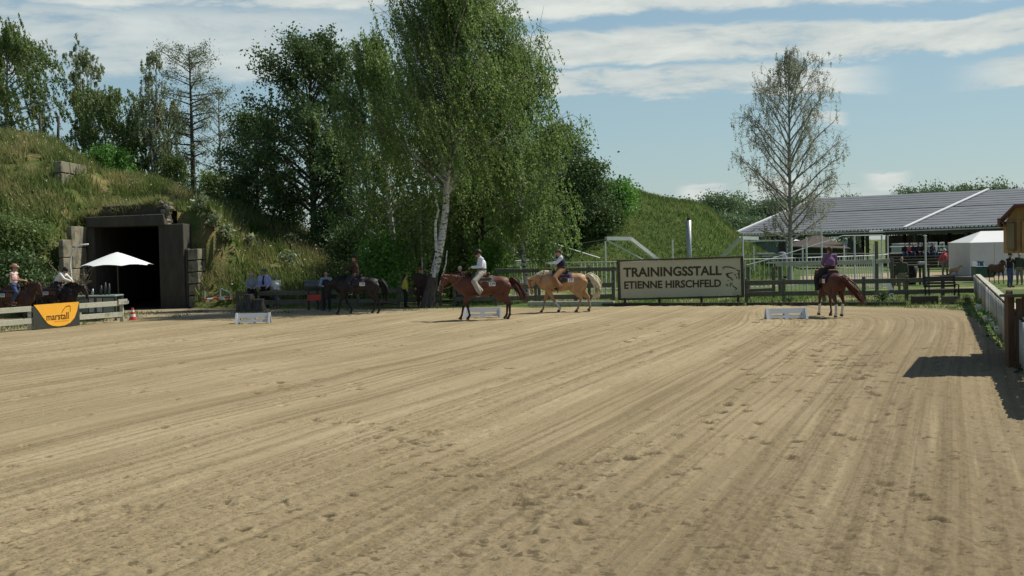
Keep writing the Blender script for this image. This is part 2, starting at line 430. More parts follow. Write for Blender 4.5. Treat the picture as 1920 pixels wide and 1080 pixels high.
# ---- the sand of the arena
SANDP = [(-40, -6), (-17.9, 46.4), (-15, 52.6), (-11.6, 55.0), (-5.8, 55.2), (3.8, 54.9), (9.4, 52.9), (12.9, 50.6), (15.0, 48.4), (15.6, 46.0), (14.6, 42), (11.9, 33), (9.9, 26), (8.4, 21.6), (2.9, 4), (0, -6)]
def sand_mat():
    m = bpy.data.materials.new('arena_sand'); m.use_nodes = True
    nt = m.node_tree; N = nt.nodes; L = nt.links; b = N['Principled BSDF']
    b.inputs['Roughness'].default_value = 0.95; b.inputs['Specular IOR Level'].default_value = 0.12
    tcn = N.new('ShaderNodeTexCoord')
    rot = N.new('ShaderNodeAttribute'); rot.attribute_name = 'track'
    def nz(s, d=6, sc=None, r=0.65):
        n = N.new('ShaderNodeTexNoise'); n.inputs['Scale'].default_value = s; n.inputs['Detail'].default_value = d; n.inputs['Roughness'].default_value = r
        if sc:
            mp = N.new('ShaderNodeMapping'); mp.inputs['Scale'].default_value = sc; L.new(rot.outputs['Vector'], mp.inputs[0]); L.new(mp.outputs[0], n.inputs['Vector'])
        else: L.new(tcn.outputs['Object'], n.inputs['Vector'])
        return n.outputs['Fac']
    def mr(x, a, c, lo=0, hi=1):
        n = N.new('ShaderNodeMapRange'); n.inputs[1].default_value = a; n.inputs[2].default_value = c; n.inputs[3].default_value = lo; n.inputs[4].default_value = hi; L.new(x, n.inputs[0]); return n.outputs[0]
    def mix(f, a, c):
        n = N.new('ShaderNodeMix'); n.data_type = 'RGBA'; L.new(f, n.inputs[0])
        for i, v in ((6, a), (7, c)):
            if isinstance(v, tuple): n.inputs[i].default_value = (*v, 1)
            else: L.new(v, n.inputs[i])
        return n.outputs[2]
    at_ = N.new('ShaderNodeAttribute'); at_.attribute_name = 'churn'
    c = mix(mr(nz(2.0, 8, (1.0, 0.10, 1)), .35, .65), (0.30, 0.232, 0.128), (0.395, 0.312, 0.18))
    c2 = mix(mr(nz(0.55, 6, (1.0, 0.06, 1)), .40, .62), c, (0.47, 0.378, 0.225))
    c3 = mix(mr(nz(0.12, 5), .42, .64, 0, .55), c2, (0.265, 0.21, 0.11))
    sp_ = N.new('ShaderNodeMath'); sp_.operation = 'MULTIPLY'; L.new(mr(nz(30, 6, None, .8), .50, .60), sp_.inputs[0]); L.new(mr(nz(0.9, 5, (1.0, 0.05, 1)), .42, .60, .25, .95), sp_.inputs[1])
    c3 = mix(sp_.outputs[0], c3, (0.165, 0.128, 0.066))
    c3 = mix(mr(nz(75, 3, None, .8), .56, .66, 0, .5), c3, (0.48, 0.40, 0.24))
    c4 = mix(mr(nz(55, 4, None, .8), .52, .64, 0, .55), c3, (0.165, 0.128, 0.066))
    lo_ = N.new('ShaderNodeAttribute'); lo_.attribute_name = 'loose'
    c4 = mix(mr(lo_.outputs['Fac'], 0, 1, 0, .62), c4, (0.225, 0.172, 0.098))
    ru = N.new('ShaderNodeMath'); ru.operation = 'MULTIPLY'; L.new(mr(nz(1.0, 3, (7.5, 0.02, 1)), .50, .60), ru.inputs[0]); L.new(mr(nz(24, 5, None, .8), .44, .56, .15, .85), ru.inputs[1])
    c4 = mix(ru.outputs[0], c4, (0.17, 0.130, 0.068))
    c5 = mix(mr(nz(5.0, 4, (1.0, 0.018, 1)), .54, .70, 0, .45), c4, (0.47, 0.39, 0.225))
    c5 = mix(mr(nz(6.5, 4, (1.0, 0.016, 1)), .54, .68, 0, .5), c5, (0.20, 0.155, 0.08))
    ch = N.new('ShaderNodeMath'); ch.operation = 'MULTIPLY_ADD'; L.new(nz(26, 6, None, .8), ch.inputs[0]); ch.inputs[1].default_value = 1.3; ch.inputs[2].default_value = -0.65
    ch2 = N.new('ShaderNodeMath'); ch2.operation = 'ADD'; L.new(ch.outputs[0], ch2.inputs[0]); L.new(at_.outputs['Fac'], ch2.inputs[1])
    c6 = mix(mr(ch2.outputs[0], .33, .55, 0, .88), c5, (0.135, 0.103, 0.056))
    L.new(c6, b.inputs['Base Color'])
    bn = N.new('ShaderNodeBump'); bn.inputs['Strength'].default_value = 0.9; bn.inputs['Distance'].default_value = 0.022
    L.new(nz(38, 7, None, 0.75), bn.inputs['Height'])
    L.new(bn.outputs[0], b.inputs['Normal'])
    return m
def sand():
    ny, nx = 760, 620
    ys = 8.2 * (58.0 / 8.2) ** np.linspace(0, 1, ny)
    us = np.linspace(-1, 1, nx)
    Yg = np.repeat(ys[:, None], nx, 1)
    Xg = us[None, :] * (Yg * 0.50 + 1.2)
    # groomed direction: a along the harrow tracks, b across
    dn = math.hypot(0.34, 1)
    a = (Xg * 0.34 + Yg) / dn; b = (Xg - Yg * 0.34) / dn
    be = 1.2; dr = be - b; db = ((52.9 - Yg) * 5.6 + (9.4 - Xg) * 4.5) / math.hypot(5.6, 4.5)      # distances to the right and back edges
    k_ = 1.6; sm_ = -k_ * np.log(np.exp(-np.clip(dr, -20, 60) / k_) + np.exp(-np.clip(db, -20, 60) / k_))
    w_ = sstep(10, 5, dr); b = be - (dr * (1 - w_) + sm_ * w_)
    bw = b + 0.25 * vnoise(a * 0.08, b * 0.2)
    h = 0.030 * fbm(bw * 1.7, a * 0.02, 3) + 0.016 * fbm(bw * 5.5, a * 0.05, 3) + 0.008 * fbm(bw * 14, a * 0.5, 2) + 0.03 * fbm(Xg * 0.35, Yg * 0.35, 3)
    churn = np.zeros_like(h)
    # fine clods, more of them in the loosened bands
    band = sstep(-0.15, 0.25, fbm(bw * 0.55 + 3, a * 0.03, 2))
    right = sstep(1.0, 4.5, bw) ; nearb = sstep(20, 11, Yg)
    rough = np.clip(0.30 + 0.7 * np.maximum(band * 0.8, np.maximum(right, nearb)), 0, 1.3)
    cl = fbm(Xg * 9, Yg * 9, 3, 0.6)
    h += 0.020 * rough * cl + 0.012 * rough * fbm(Xg * 22, Yg * 22, 2)
    churn += np.clip((-cl - 0.28) * 3.5, 0, 0.6) * rough
    # hoof prints
    r2 = np.random.default_rng(5)
    pr = []
    def trail(p0, p1, n, sp, st=0.5):
        p0 = G(*p0); p1 = G(*p1)
        for i in range(n):
            t = (i + r2.random()) / n
            pr.append((p0.x + (p1.x - p0.x) * t + r2.normal() * sp, p0.y + (p1.y - p0.y) * t + r2.normal() * sp, st + (1 - st) * r2.random()))
    trail((470, 690), (640, 790), 26, 0.5, .7); trail((600, 780), (1080, 950), 52, 0.28, .85); trail((780, 790), (830, 860), 8, .15, .8); trail((1080, 870), (1240, 850), 9, .2, .9); trail((1160, 560), (400, 700), 30, 1.0, .6)
    trail((1080, 900), (960, 1040), 10, 0.4)
    trail((900, 860), (560, 960), 12, 0.5)
    trail((40, 960), (560, 960), 13, 0.35)
    trail((1180, 870), (1340, 790), 14, 0.5)
    trail((250, 640), (1500, 605), 70, 0.9)
    trail((1480, 610), (1600, 900), 110, 1.1)
    trail((1500, 600), (1640, 760), 150, 0.8)
    trail((1400, 700), (1000, 1060), 22, 0.5)
    trail((900, 640), (300, 800), 26, 1.2)
    trail((1250, 610), (800, 760), 26, 1.2)
    trail((60, 700), (500, 1040), 20, 1.2)
    for i in range(240):
        y = 9 + 46 * r2.random() ** 1.0
        pr.append(((r2.random() - .5) * (y * .85), y, 0.15 + 0.7 * r2.random() ** 2))
    lx = np.log(ys / 8.2) / np.log(58 / 8.2)
    for (px_, py_, s) in pr:
        if not (8.6 < py_ < 57): continue
        R = (0.046 + 0.040 * s) * (1 + .5 * (py_ > 24))
        win = 0.55
        j0 = np.searchsorted(ys, py_ - win); j1 = np.searchsorted(ys, py_ + win)
        if j1 <= j0: continue
        hw = py_ * 0.50 + 1.2
        i0 = int((px_ - win) / hw * (nx - 1) / 2 + (nx - 1) / 2) - 2; i1 = int((px_ + win) / hw * (nx - 1) / 2 + (nx - 1) / 2) + 3
        i0 = max(0, i0); i1 = min(nx, i1)
        if i1 <= i0: continue
        xs = Xg[j0:j1, i0:i1] - px_; yy = Yg[j0:j1, i0:i1] - py_
        wv = 0.6 * vnoise(xs * 9 + px_ * 7, yy * 9 + py_ * 3)
        r = np.sqrt(xs ** 2 + yy ** 2) / R * (1 + wv)
        pit = np.exp(-r ** 2); rim = np.exp(-((r - 1.55) / 0.45) ** 2)
        h[j0:j1, i0:i1] += -0.062 * s * pit + 0.034 * s * rim * (0.5 + vnoise(xs * 14 + px_, yy * 14))
        churn[j0:j1, i0:i1] = np.maximum(churn[j0:j1, i0:i1], 1.0 * s * np.clip(np.exp(-(r * 0.9) ** 2) + 0.5 * vnoise(xs * 16 + px_, yy * 16) * np.exp(-(r / 2) ** 2), 0, 1))
    # loose clods kicked up round the worked bands
    for i in range(2600):
        y = 8.8 + 26 * r2.random() ** 1.4; x = (r2.random() - .5) * y * 0.85
        bb = (x - y * 0.34) / dn
        if r2.random() > 0.25 + 0.75 * float(sstep(0.0, 3.0, np.array(bb))): continue
        R = 0.018 + 0.026 * r2.random()
        j0 = np.searchsorted(ys, y - 3 * R); j1 = np.searchsorted(ys, y + 3 * R); hw = y * .5 + 1.2
        i0 = int((x - 3 * R) / hw * (nx - 1) / 2 + (nx - 1) / 2); i1 = int((x + 3 * R) / hw * (nx - 1) / 2 + (nx - 1) / 2) + 2
        if j1 <= j0 or i1 <= i0: continue
        r = np.sqrt((Xg[j0:j1, i0:i1] - x) ** 2 + (Yg[j0:j1, i0:i1] - y) ** 2) / R
        h[j0:j1, i0:i1] += 0.022 * np.exp(-r ** 2)
        churn[j0:j1, i0:i1] = np.maximum(churn[j0:j1, i0:i1], 0.35 * np.exp(-r ** 2))
    # the loosened, damper track along the right side and across the near corner
    loose = np.clip(0.95 * sstep(-5.5, -1.6, b) * (0.75 + 1.2 * fbm(bw * 0.9, a * 0.04, 3)) * sstep(58, 40, Yg) + 0.65 * sstep(21, 12.5, Yg) * sstep(-8, -3, b + 2.5 * fbm(a * .1, b * .1, 2)), 0, 1)
    rid = 0.6 * fbm(bw * 13, a * 7, 3, 0.65) + 0.35 * fbm(bw * 3.2, a * 0.25, 2)
    churn += 0.30 * loose * sstep(0.05, 0.25, rid); h += 0.030 * loose * rid
    h = np.maximum(h, -0.03)
    V = np.stack([Xg, Yg, h], -1).reshape(-1, 3)
    TRK = np.stack([bw, a, 0 * a], -1).reshape(-1, 3)
    idx = np.arange(ny * nx).reshape(ny, nx)
    F = np.stack([idx[:-1, :-1], idx[:-1, 1:], idx[1:, 1:], idx[1:, :-1]], -1).reshape(-1, 4)
    ex = 0.35 * fbm(V[:, 0] * 0.8, V[:, 1] * 0.8, 3)
    ins = in_poly(V[:, 0] + ex, V[:, 1] + ex, SANDP)
    F = F[ins[F].all(1)]
    used = np.unique(F); mp = -np.ones(len(V), int); mp[used] = np.arange(len(used))
    me = np_mesh('sand', V[used], mp[F])
    at_ = me.attributes.new('churn', 'FLOAT', 'POINT'); at_.data.foreach_set('value', np.clip(churn.reshape(-1)[used], 0, 1).astype(np.float32))
    at3 = me.attributes.new('loose', 'FLOAT', 'POINT'); at3.data.foreach_set('value', loose.reshape(-1)[used].astype(np.float32))
    at2 = me.attributes.new('track', 'FLOAT_VECTOR', 'POINT'); at2.data.foreach_set('vector', TRK[used].astype(np.float32).ravel())
    o = link_mesh('arena_sand', me, sand_mat(), smooth=True); tag(o, kind='structure')
sand()

# ---- hills
HLX = [(-60, 10.0), (-29.2, 9.3), (-26.1, 9.0), (-24.6, 8.0), (-23.1, 6.9), (-20.1, 6.5), (-18.5, 5.9), (-15.5, 4.75), (-13.1, 3.9), (-10.9, 2.9), (-9.1, 1.9), (-7.3, 0.9), (-6.0, 0.25), (-4, 0.0), (50, 0)]
def hL(x, y):
    x = np.asarray(x, float); y = np.asarray(y, float)
    # columns as seen from the arena fan out a little with distance
    xe = x * 76 / np.clip(y, 56, 110)
    H = np.interp(xe, [p[0] for p in HLX], [p[1] for p in HLX])
    y0 = 62.3 - 5.5 * sstep(-19.5, -21.5, x) 
    y0 = y0 - 1.0 * sstep(-14, -8, x)
    t = np.clip((y - y0) / (76 - y0), 0, 1)
    t = np.sin(t * PI / 2) ** 0.9
    h = H * t
    cliff = 4.75 * sstep(64.3, 64.7, y) * sstep(-11.6, -14.9, x) * sstep(-24.5, -20.2, x)
    h = np.maximum(h, np.minimum(cliff, np.maximum(H - 0.6, 0)))
    portal = (x > -20.25) & (x < -14.9)
    h = np.where(portal & (y < 64.35), 0, h)
    h = h * (1 - 0.0 * y)
    h = np.where(y > 100, h * sstep(150, 100, y), h)
    nz = 0.32 * fbm(x * 0.45, y * 0.45, 4)
    return np.where(portal & (y < 64.35), -0.04, h + nz * np.clip(h / 1.5, 0, 1) - 0.04 * (h < 0.02))
HRX = [(-14, 0.2), (-9, 5.2), (-4, 7.6), (2, 8.0), (7, 7.3), (10.2, 6.55), (12.0, 6.0), (14.0, 5.7), (15.8, 4.9), (17.2, 3.6), (19.2, 2.0), (21, 0.8), (22.5, 0)]
def hR(x, y):
    x = np.asarray(x, float); y = np.asarray(y, float)
    xe = x * 105 / np.clip(y, 80, 130)
    H = np.interp(xe, [p[0] for p in HRX], [p[1] for p in HRX])
    t = np.clip((y - 80) / 25.0, 0, 1); t = np.sin(t * PI / 2)
    h = H * t * sstep(155, 125, y)
    return h + 0.3 * fbm(x * 0.4, y * 0.4, 4) * np.clip(h / 1.5, 0, 1) - 0.04 * (h < 0.02)
def gh(x, y):
    v = max(float(hL(x, y)), float(hR(x, y)), 0.0)
    return v - 0.03 if v < 0.01 else v

def hill_mat(name, green, green2, straw, amount, scale):
    m = bpy.data.materials.new(name); m.use_nodes = True
    nt = m.node_tree; N = nt.nodes; L = nt.links; b = N['Principled BSDF']
    b.inputs['Roughness'].default_value = 0.95; b.inputs['Specular IOR Level'].default_value = 0.05
    tcn = N.new('ShaderNodeTexCoord')
    def nz(s, d=6):
        n = N.new('ShaderNodeTexNoise'); n.inputs['Scale'].default_value = s; n.inputs['Detail'].default_value = d; n.inputs['Roughness'].default_value = 0.7
        L.new(tcn.outputs['Object'], n.inputs['Vector']); return n.outputs['Fac']
    def mr(x, a, c):
        n = N.new('ShaderNodeMapRange'); n.inputs[1].default_value = a; n.inputs[2].default_value = c; L.new(x, n.inputs[0]); return n.outputs[0]
    def mix(f, a, c):
        n = N.new('ShaderNodeMix'); n.data_type = 'RGBA'; L.new(f, n.inputs[0])
        for i, v in ((6, a), (7, c)):
            if isinstance(v, tuple): n.inputs[i].default_value = (*v, 1)
            else: L.new(v, n.inputs[i])
        return n.outputs[2]
    c = mix(mr(nz(2.5), .35, .65), green, green2)
    c = mix(mr(nz(scale), amount, amount + 0.14), c, straw)
    c = mix(mr(nz(0.8), .66, .72), c, (0.10, 0.07, 0.045))
    L.new(c, b.inputs['Base Color'])
    bn = N.new('ShaderNodeBump'); bn.inputs['Strength'].default_value = 1.0; bn.inputs['Distance'].default_value = 0.15
    L.new(nz(7), bn.inputs['Height']); L.new(bn.outputs[0], b.inputs['Normal'])
    return m
def hill(fn, x0, x1, y0, y1, step, name, m, hole=None):
    xs = np.arange(x0, x1, step); ys = np.arange(y0, y1, step)
    X, Y = np.meshgrid(xs, ys); Z = fn(X, Y)
    V = np.stack([X, Y, Z], -1).reshape(-1, 3); nx = len(xs); ny = len(ys)
    idx = np.arange(nx * ny).reshape(ny, nx)
    F = np.stack([idx[:-1, :-1], idx[:-1, 1:], idx[1:, 1:], idx[1:, :-1]], -1).reshape(-1, 4)
    if hole is not None:
        c = V[F].mean(1); F = F[~hole(c, V[F])]
    F = F[(V[F][:, :, 2] > -0.02).any(1)]
    me = np_mesh(name, V, F)
    o = link_mesh(name, me, m, smooth=True); tag(o, kind='structure'); return o
M_hillL = hill_mat('dry_meadow', (0.09, 0.13, 0.035), (0.16, 0.19, 0.06), (0.28, 0.225, 0.10), 0.47, 0.45)
M_hillR = hill_mat('green_meadow', (0.06, 0.10, 0.025), (0.11, 0.155, 0.042), (0.19, 0.185, 0.08), 0.60, 0.3)
TUN = (-19.55, -16.55)
hill(hL, -62, -3, 56, 152, 0.35, 'earth_mound', M_hillL, hole=lambda c, f: (c[:, 0] > TUN[0] - .3) & (c[:, 0] < TUN[1] + .3) & (c[:, 1] > 63.5) & (c[:, 1] < 64.9) & (f[:, :, 2].max(1) - f[:, :, 2].min(1) > 0.8))
hill(hR, -16, 30, 79, 156, 0.6, 'green_hill', M_hillR)

# sandy track in front of the bunker and along the arena
def patch(name, pts, z, m):
    mb = MB(); n = 1
    P = [Vector((p[0], p[1], z)) for p in pts]
    mb.add(P, [tuple(range(len(P)))])
    o = mb.build(name, m); tag(o, kind='structure')
M_track = mat('sandy_track', (0.25, 0.20, 0.12), 0.95, 0.2, 0.8, 0.4, 10, col2=(0.36, 0.29, 0.18), dirt=((0.10, 0.12, 0.04), 0.5, 0.6))
def gp(px, py): q = G(px, py); return (q.x, q.y)
patch('track', [gp(-420, 648), gp(250, 606), gp(560, 595), gp(900, 584), gp(1150, 577), gp(1150, 575.5), gp(800, 577), gp(600, 578), gp(380, 577), gp(240, 580), gp(170, 583), gp(-60, 600), gp(-420, 625)], -0.028, M_track)
patch('worn_patch', [(14, 78), (26, 76), (36, 80), (40, 95), (26, 97), (15, 92)], -0.027, M_track)

# ---------------------------------------------------------------- grass blades
def blade_mat(name, c1, c2, c3):
    m = bpy.data.materials.new(name); m.use_nodes = True
    nt = m.node_tree; N = nt.nodes; L = nt.links; b = N['Principled BSDF']; out = N['Material Output']
    b.inputs['Roughness'].default_value = 0.8; b.inputs['Specular IOR Level'].default_value = 0.15
    gi = N.new('ShaderNodeNewGeometry'); tcn = N.new('ShaderNodeTexCoord')
    nz = N.new('ShaderNodeTexNoise'); nz.inputs['Scale'].default_value = 0.45; nz.inputs['Detail'].default_value = 5; L.new(tcn.outputs['Object'], nz.inputs['Vector'])
    ad = N.new('ShaderNodeMath'); ad.operation = 'MULTIPLY_ADD'; L.new(nz.outputs['Fac'], ad.inputs[0]); ad.inputs[1].default_value = 2.6; ad.inputs[2].default_value = -1.12
    a2 = N.new('ShaderNodeMath'); a2.operation = 'MULTIPLY_ADD'; L.new(gi.outputs['Random Per Island'], a2.inputs[0]); a2.inputs[1].default_value = 0.5; L.new(ad.outputs[0], a2.inputs[2])
    cr = N.new('ShaderNodeValToRGB'); cr.color_ramp.elements[0].color = (*c1, 1); cr.color_ramp.elements[1].color = (*c3, 1)
    e = cr.color_ramp.elements.new(0.5); e.color = (*c2, 1)
    L.new(a2.outputs[0], cr.inputs[0]); L.new(cr.outputs[0], b.inputs['Base Color'])
    tr = N.new('ShaderNodeBsdfTranslucent'); L.new(cr.outputs[0], tr.inputs[0]); ms = N.new('ShaderNodeMixShader'); ms.inputs[0].default_value = 0.35
    L.new(b.outputs[0], ms.inputs[1]); L.new(tr.outputs[0], ms.inputs[2]); L.new(ms.outputs[0], out.inputs[0])
    return m
def blades(name, P, hgt, wid, m, lean=0.35, seed=1, kids=1):
    r = np.random.default_rng(seed); n = len(P)
    a = r.random(n) * 2 * PI; w = wid * (0.6 + 0.8 * r.random(n))[:, None]; h = (hgt * (0.45 + 0.9 * r.random(n)))
    t = np.stack([np.cos(a), np.sin(a), np.zeros(n)], -1) * w
    ln = r.normal(size=(n, 2)) * lean * h[:, None] + np.stack([-0.12 * h, 0 * h], -1)
    top = P + np.concatenate([ln, h[:, None]], 1)
    V = np.stack([P - t, P + t, top + t * 0.15, top - t * 0.15], 1).reshape(-1, 3)
    F = np.arange(n * 4).reshape(n, 4)
    o = link_mesh(name, np_mesh(name, V, F), m); tag(o, kind='stuff'); return o
M_bl1 = blade_mat('tall_dry_grass', (0.085, 0.145, 0.03), (0.20, 0.235, 0.075), (0.40, 0.34, 0.16))
M_bl2 = blade_mat('green_grass', (0.065, 0.115, 0.024), (0.125, 0.185, 0.045), (0.24, 0.24, 0.10))
def scatter(n, x0, x1, y0, y1, fn, keep, seed):
    r = np.random.default_rng(seed)
    x = r.uniform(x0, x1, n); y = r.uniform(y0, y1, n); z = fn(x, y)
    k = keep(x, y, z); return np.stack([x, y, z - 0.03], -1)[k]
P_ = scatter(120000, -40, -5, 56.5, 84, hL, lambda x, y, z: (z > 0.12) & (fbm(x * .7, y * .7, 3) > -0.28) & (np.abs(x / y) < 0.45) & ~((x > -20.2) & (x < -14.9) & (y < 64.9)), 3)
o = blades('tall_grass', P_, 0.55, 0.028, M_bl1, seed=4); tag(o, 'tall dry grass and weeds covering the earth mound over the bunker', 'grass')
def blossoms(name, P, size, m, seed):
    r = np.random.default_rng(seed); n = len(P); d = r.normal(size=(n, 3)); d /= np.linalg.norm(d, axis=1, keepdims=True); e = np.cross(d, r.normal(size=(n, 3))); e /= np.linalg.norm(e, axis=1, keepdims=True)
    s_ = (size * (.5 + r.random(n)))[:, None]; V = np.stack([P - d * s_, P + e * s_, P + d * s_, P - e * s_], 1).reshape(-1, 3)
    return link_mesh(name, np_mesh(name, V, np.arange(n * 4).reshape(n, 4)), m)
Pf = P_[np.random.default_rng(31).integers(0, len(P_), 2600)] + np.stack([0 * np.zeros(2600), np.zeros(2600), np.random.default_rng(32).uniform(.3, .75, 2600)], -1)
o = blossoms('wild_flowers', Pf, .035, mat('pale_blossom', (.50, .50, .36), .8, .3, 2), 33); tag(o, 'pale wild flowers and seed heads among the tall grass of the mound', 'wild flowers', kind='stuff')
Pf = P_[np.random.default_rng(34).integers(0, len(P_), 9000)] + np.array([0, 0, .12])
o = blossoms('weeds', Pf, .085, blade_mat('weed_leaves', (.05, .10, .02), (.10, .18, .035), (.17, .24, .07)), 35); tag(o, 'low leafy weeds growing through the grass of the mound', 'weeds', kind='stuff')
P_ = scatter(42000, -5, 24, 80, 108, hR, lambda x, y, z: (z > 0.15), 5)
o = blades('meadow_grass', P_, 0.26, 0.03, M_bl2, seed=6); tag(o, 'green meadow grass on the round hill behind the sign', 'grass')
# verge grass along the edges of the sand
def verge(n, seed):
    r = np.random.default_rng(seed)
    x = r.uniform(-20, 20, n); y = r.uniform(30, 64, n)
    ex = 0.35 * fbm(x * 0.8, y * 0.8, 3)
    ins = in_poly(x + ex, y + ex, SANDP)
    tr = (x < 2) & (y < 60.0 - 0.02 * x) & (x > -16) & (fbm(x, y * 1.0, 3) < 0.12)
    k = ~ins & (np.abs(x) < y * 0.42) & (x > -19) & ~((x < -3) & (y > 59.5)) & (fbm(x * .8 + 9, y * .8, 3) > -0.22) & ~tr
    k &= (hL(x, y) < 0.3)
    P = np.stack([x, y, np.full(n, -0.03)], -1)[k]
    edge = np.zeros(len(P), bool)
    return P
P_ = verge(60000, 8)
o = blades('verge_grass', P_, 0.11, 0.016, M_bl2, seed=9); tag(o, 'short green grass along the arena fence', 'grass')

# ================================================================ BUNKER PORTAL
YB = 63.0
bk = thing('concrete_bunker', 'grass-covered concrete bunker entrance with a black doorway', 'bunker', gx(240, YB, 0))
def jag(mb, n=0.02):
    r = random.Random(3)
    mb.v = [(x + r.uniform(-n, n), y + r.uniform(-n, n), z + r.uniform(-n, n)) for x, y, z in mb.v]
    return mb
def xa(px, Y=YB): return at(px, 470, Y).x
def za(px, py, Y=YB): return at(px, py, Y).z
xL = xa(178); xR = xa(298)
TUN = (xL, xR)
# tunnel lining
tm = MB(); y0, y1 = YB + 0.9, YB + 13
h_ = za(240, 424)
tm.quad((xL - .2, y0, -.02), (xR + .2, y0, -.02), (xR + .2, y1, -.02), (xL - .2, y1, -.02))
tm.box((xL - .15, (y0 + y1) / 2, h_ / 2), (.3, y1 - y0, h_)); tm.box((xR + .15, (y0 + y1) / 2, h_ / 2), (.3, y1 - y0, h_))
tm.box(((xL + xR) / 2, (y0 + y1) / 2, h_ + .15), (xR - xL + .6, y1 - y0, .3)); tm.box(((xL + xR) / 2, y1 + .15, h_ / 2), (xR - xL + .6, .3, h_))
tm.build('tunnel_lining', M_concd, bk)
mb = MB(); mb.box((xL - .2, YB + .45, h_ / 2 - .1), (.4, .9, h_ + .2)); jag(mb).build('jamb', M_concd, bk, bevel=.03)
xr1 = xa(345); xr2 = xa(371)
mb = MB(); mb.box(((xR + xr1) / 2, YB + .85, za(320, 420) / 2 - .1), (xr1 - xR, 1.7, za(320, 420) + .2)); jag(mb).build('jamb', M_concd, bk, bevel=.03)
z2 = za(358, 466)
mb = MB(); mb.box((xr1 + (xr2 - xr1 - .5) / 2 + .0, YB + .95, z2 / 2 - .1), (xr2 - xr1 - .5, 1.7, z2 + .2)); jag(mb).build('wing_wall', M_concd, bk, bevel=.03)
# lintel slabs, one set back over the other
zl0 = za(240, 425); zl1 = za(240, 404); zl2 = za(240, 384)
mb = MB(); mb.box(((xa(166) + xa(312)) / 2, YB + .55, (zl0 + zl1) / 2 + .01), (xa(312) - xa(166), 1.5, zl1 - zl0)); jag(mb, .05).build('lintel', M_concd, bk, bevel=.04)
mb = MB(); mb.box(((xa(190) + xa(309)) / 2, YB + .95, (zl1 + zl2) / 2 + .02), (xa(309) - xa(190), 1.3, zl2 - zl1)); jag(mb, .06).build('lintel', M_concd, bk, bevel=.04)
# stacked blocks whose sunlit ends show
def blk(x0, x1, y, d, z0, z1, m=M_conc):
    mb = MB(); mb.box(((x0 + x1) / 2, y + d / 2, (z0 + z1) / 2), (x1 - x0 - .03, d, z1 - z0 - .045))
    jag(mb, .015).build('block', m, bk, bevel=.025)
nrow = 5
for j in range(nrow):
    za0 = z2 * j / nrow; za1 = z2 * (j + 1) / nrow
    blk(xr2 - .5, xr2 - .0, YB + .0 + .03 * (j % 2), .95, za0, za1)
    blk(xr2 - .45, xr2 + .04, YB + 1.05, .75, za0, za1)
for j in range(2):
    zz0 = z2 + .02; zz1 = za(320, 418)
    blk(xr1 - .35, xr1 + .02, YB + 1.72, .7, zz0 + (zz1 - zz0) * j / 2, zz0 + (zz1 - zz0) * (j + 1) / 2)
    blk(xr1 - .35, xr1 + .08, YB + 2.46, .6, zz0 + (zz1 - zz0) * j / 2, zz0 + (zz1 - zz0) * (j + 1) / 2)
# left wing wall running towards the arena, sunlit on its right face
xw = xL - .40
for j, (ya, yb_, zt) in enumerate(((59.7, 60.9, za(122, 449, 60.2)), (60.9, 62.98, za(145, 424, 61.6)))):
    nrow = 4
    for k in range(nrow):
        mb = MB(); mb.box((xw - .09, (ya + yb_) / 2, zt * (k + .5) / nrow), (.22, yb_ - ya - .02, zt / nrow - .03)); jag(mb, .015).build('block', M_conc, bk, bevel=.025)
# loose rubble above the lintel
mb = MB(); rr = random.Random(9)
for i in range(40):
    p = at(rr.uniform(296, 322), rr.uniform(380, 424), YB + rr.uniform(.2, .7)); s = rr.uniform(.08, .22)
    mb.ell(p, (s, s, s * .7), 6, 4)
o = mb.build('rubble', M_conc, bk); tag(o, kind='stuff')

# grass hanging over the lintel
rg = np.random.default_rng(77); nG = 2600
pxs = rg.uniform(150, 322, nG); dd = rg.random(nG)
lim = np.interp(pxs, [150, 200, 250, 300, 322], [417, 411, 402, 388, 392]) - 2 + rg.normal(size=nG) * 5
Pg = np.array([tuple(at(a_, b_, YB + .35 + .5 * c_)) for a_, b_, c_ in zip(pxs, lim, dd)])
o = blades('lintel_grass', Pg, .34, .03, M_bl1, seed=78, lean=.6); tag(o, 'ragged grass hanging over the left and top edge of the bunker lintel', 'grass')

# block stack higher on the mound
y = 64.0
while y < 90 and float(hL(at(113, 344, y).x, y)) < at(113, 344, y).z: y += .2
y = y - .6
st = thing('concrete_block_stack', 'weathered concrete blocks sticking out of the mound high above the bunker', 'concrete blocks', (xa(113, y), y + 1, float(hL(xa(113, y), y + 1))))
x0 = xa(107, y); x1 = xa(120, y)
for j in range(2):
    for k in range(3):
        z0 = za(115, 346, y) + j * .60; yy = y + k * 1.35
        mb = MB(); mb.box(((x0 + x1) / 2, yy + .65, z0 + .28), (x1 - x0 + .3 * 0, 1.28, .56)); jag(mb, .025).build('block', M_conc if k or 1 else M_concd, st, bevel=.03)
mb = MB(); mb.box(((x0 + x1) / 2, y + 2, za(115, 346, y) - .4), (x1 - x0 - .02, 3.8, .8)); jag(mb, .02).build('footing', M_conc, st)
# small concrete box on the right hill, and a dark one lower down
p = at(1211, 378, 103); mb = MB(); mb.box((p.x, 103, p.z - .25), (.85, .8, .9))
o = mb.build('ventilation_block', M_concd, org=(p.x, 103, p.z - .7), bevel=.03); tag(o, 'small dark concrete block on the crest of the green hill', 'concrete block')
p = at(1329, 414, 100); mb = MB(); mb.box((p.x, 100, p.z - .3), (.5, .6, .8))
o = mb.build('ventilation_block', M_concd, org=(p.x, 100, p.z - .7), bevel=.03); tag(o, 'tiny dark block low on the right flank of the green hill', 'concrete block')
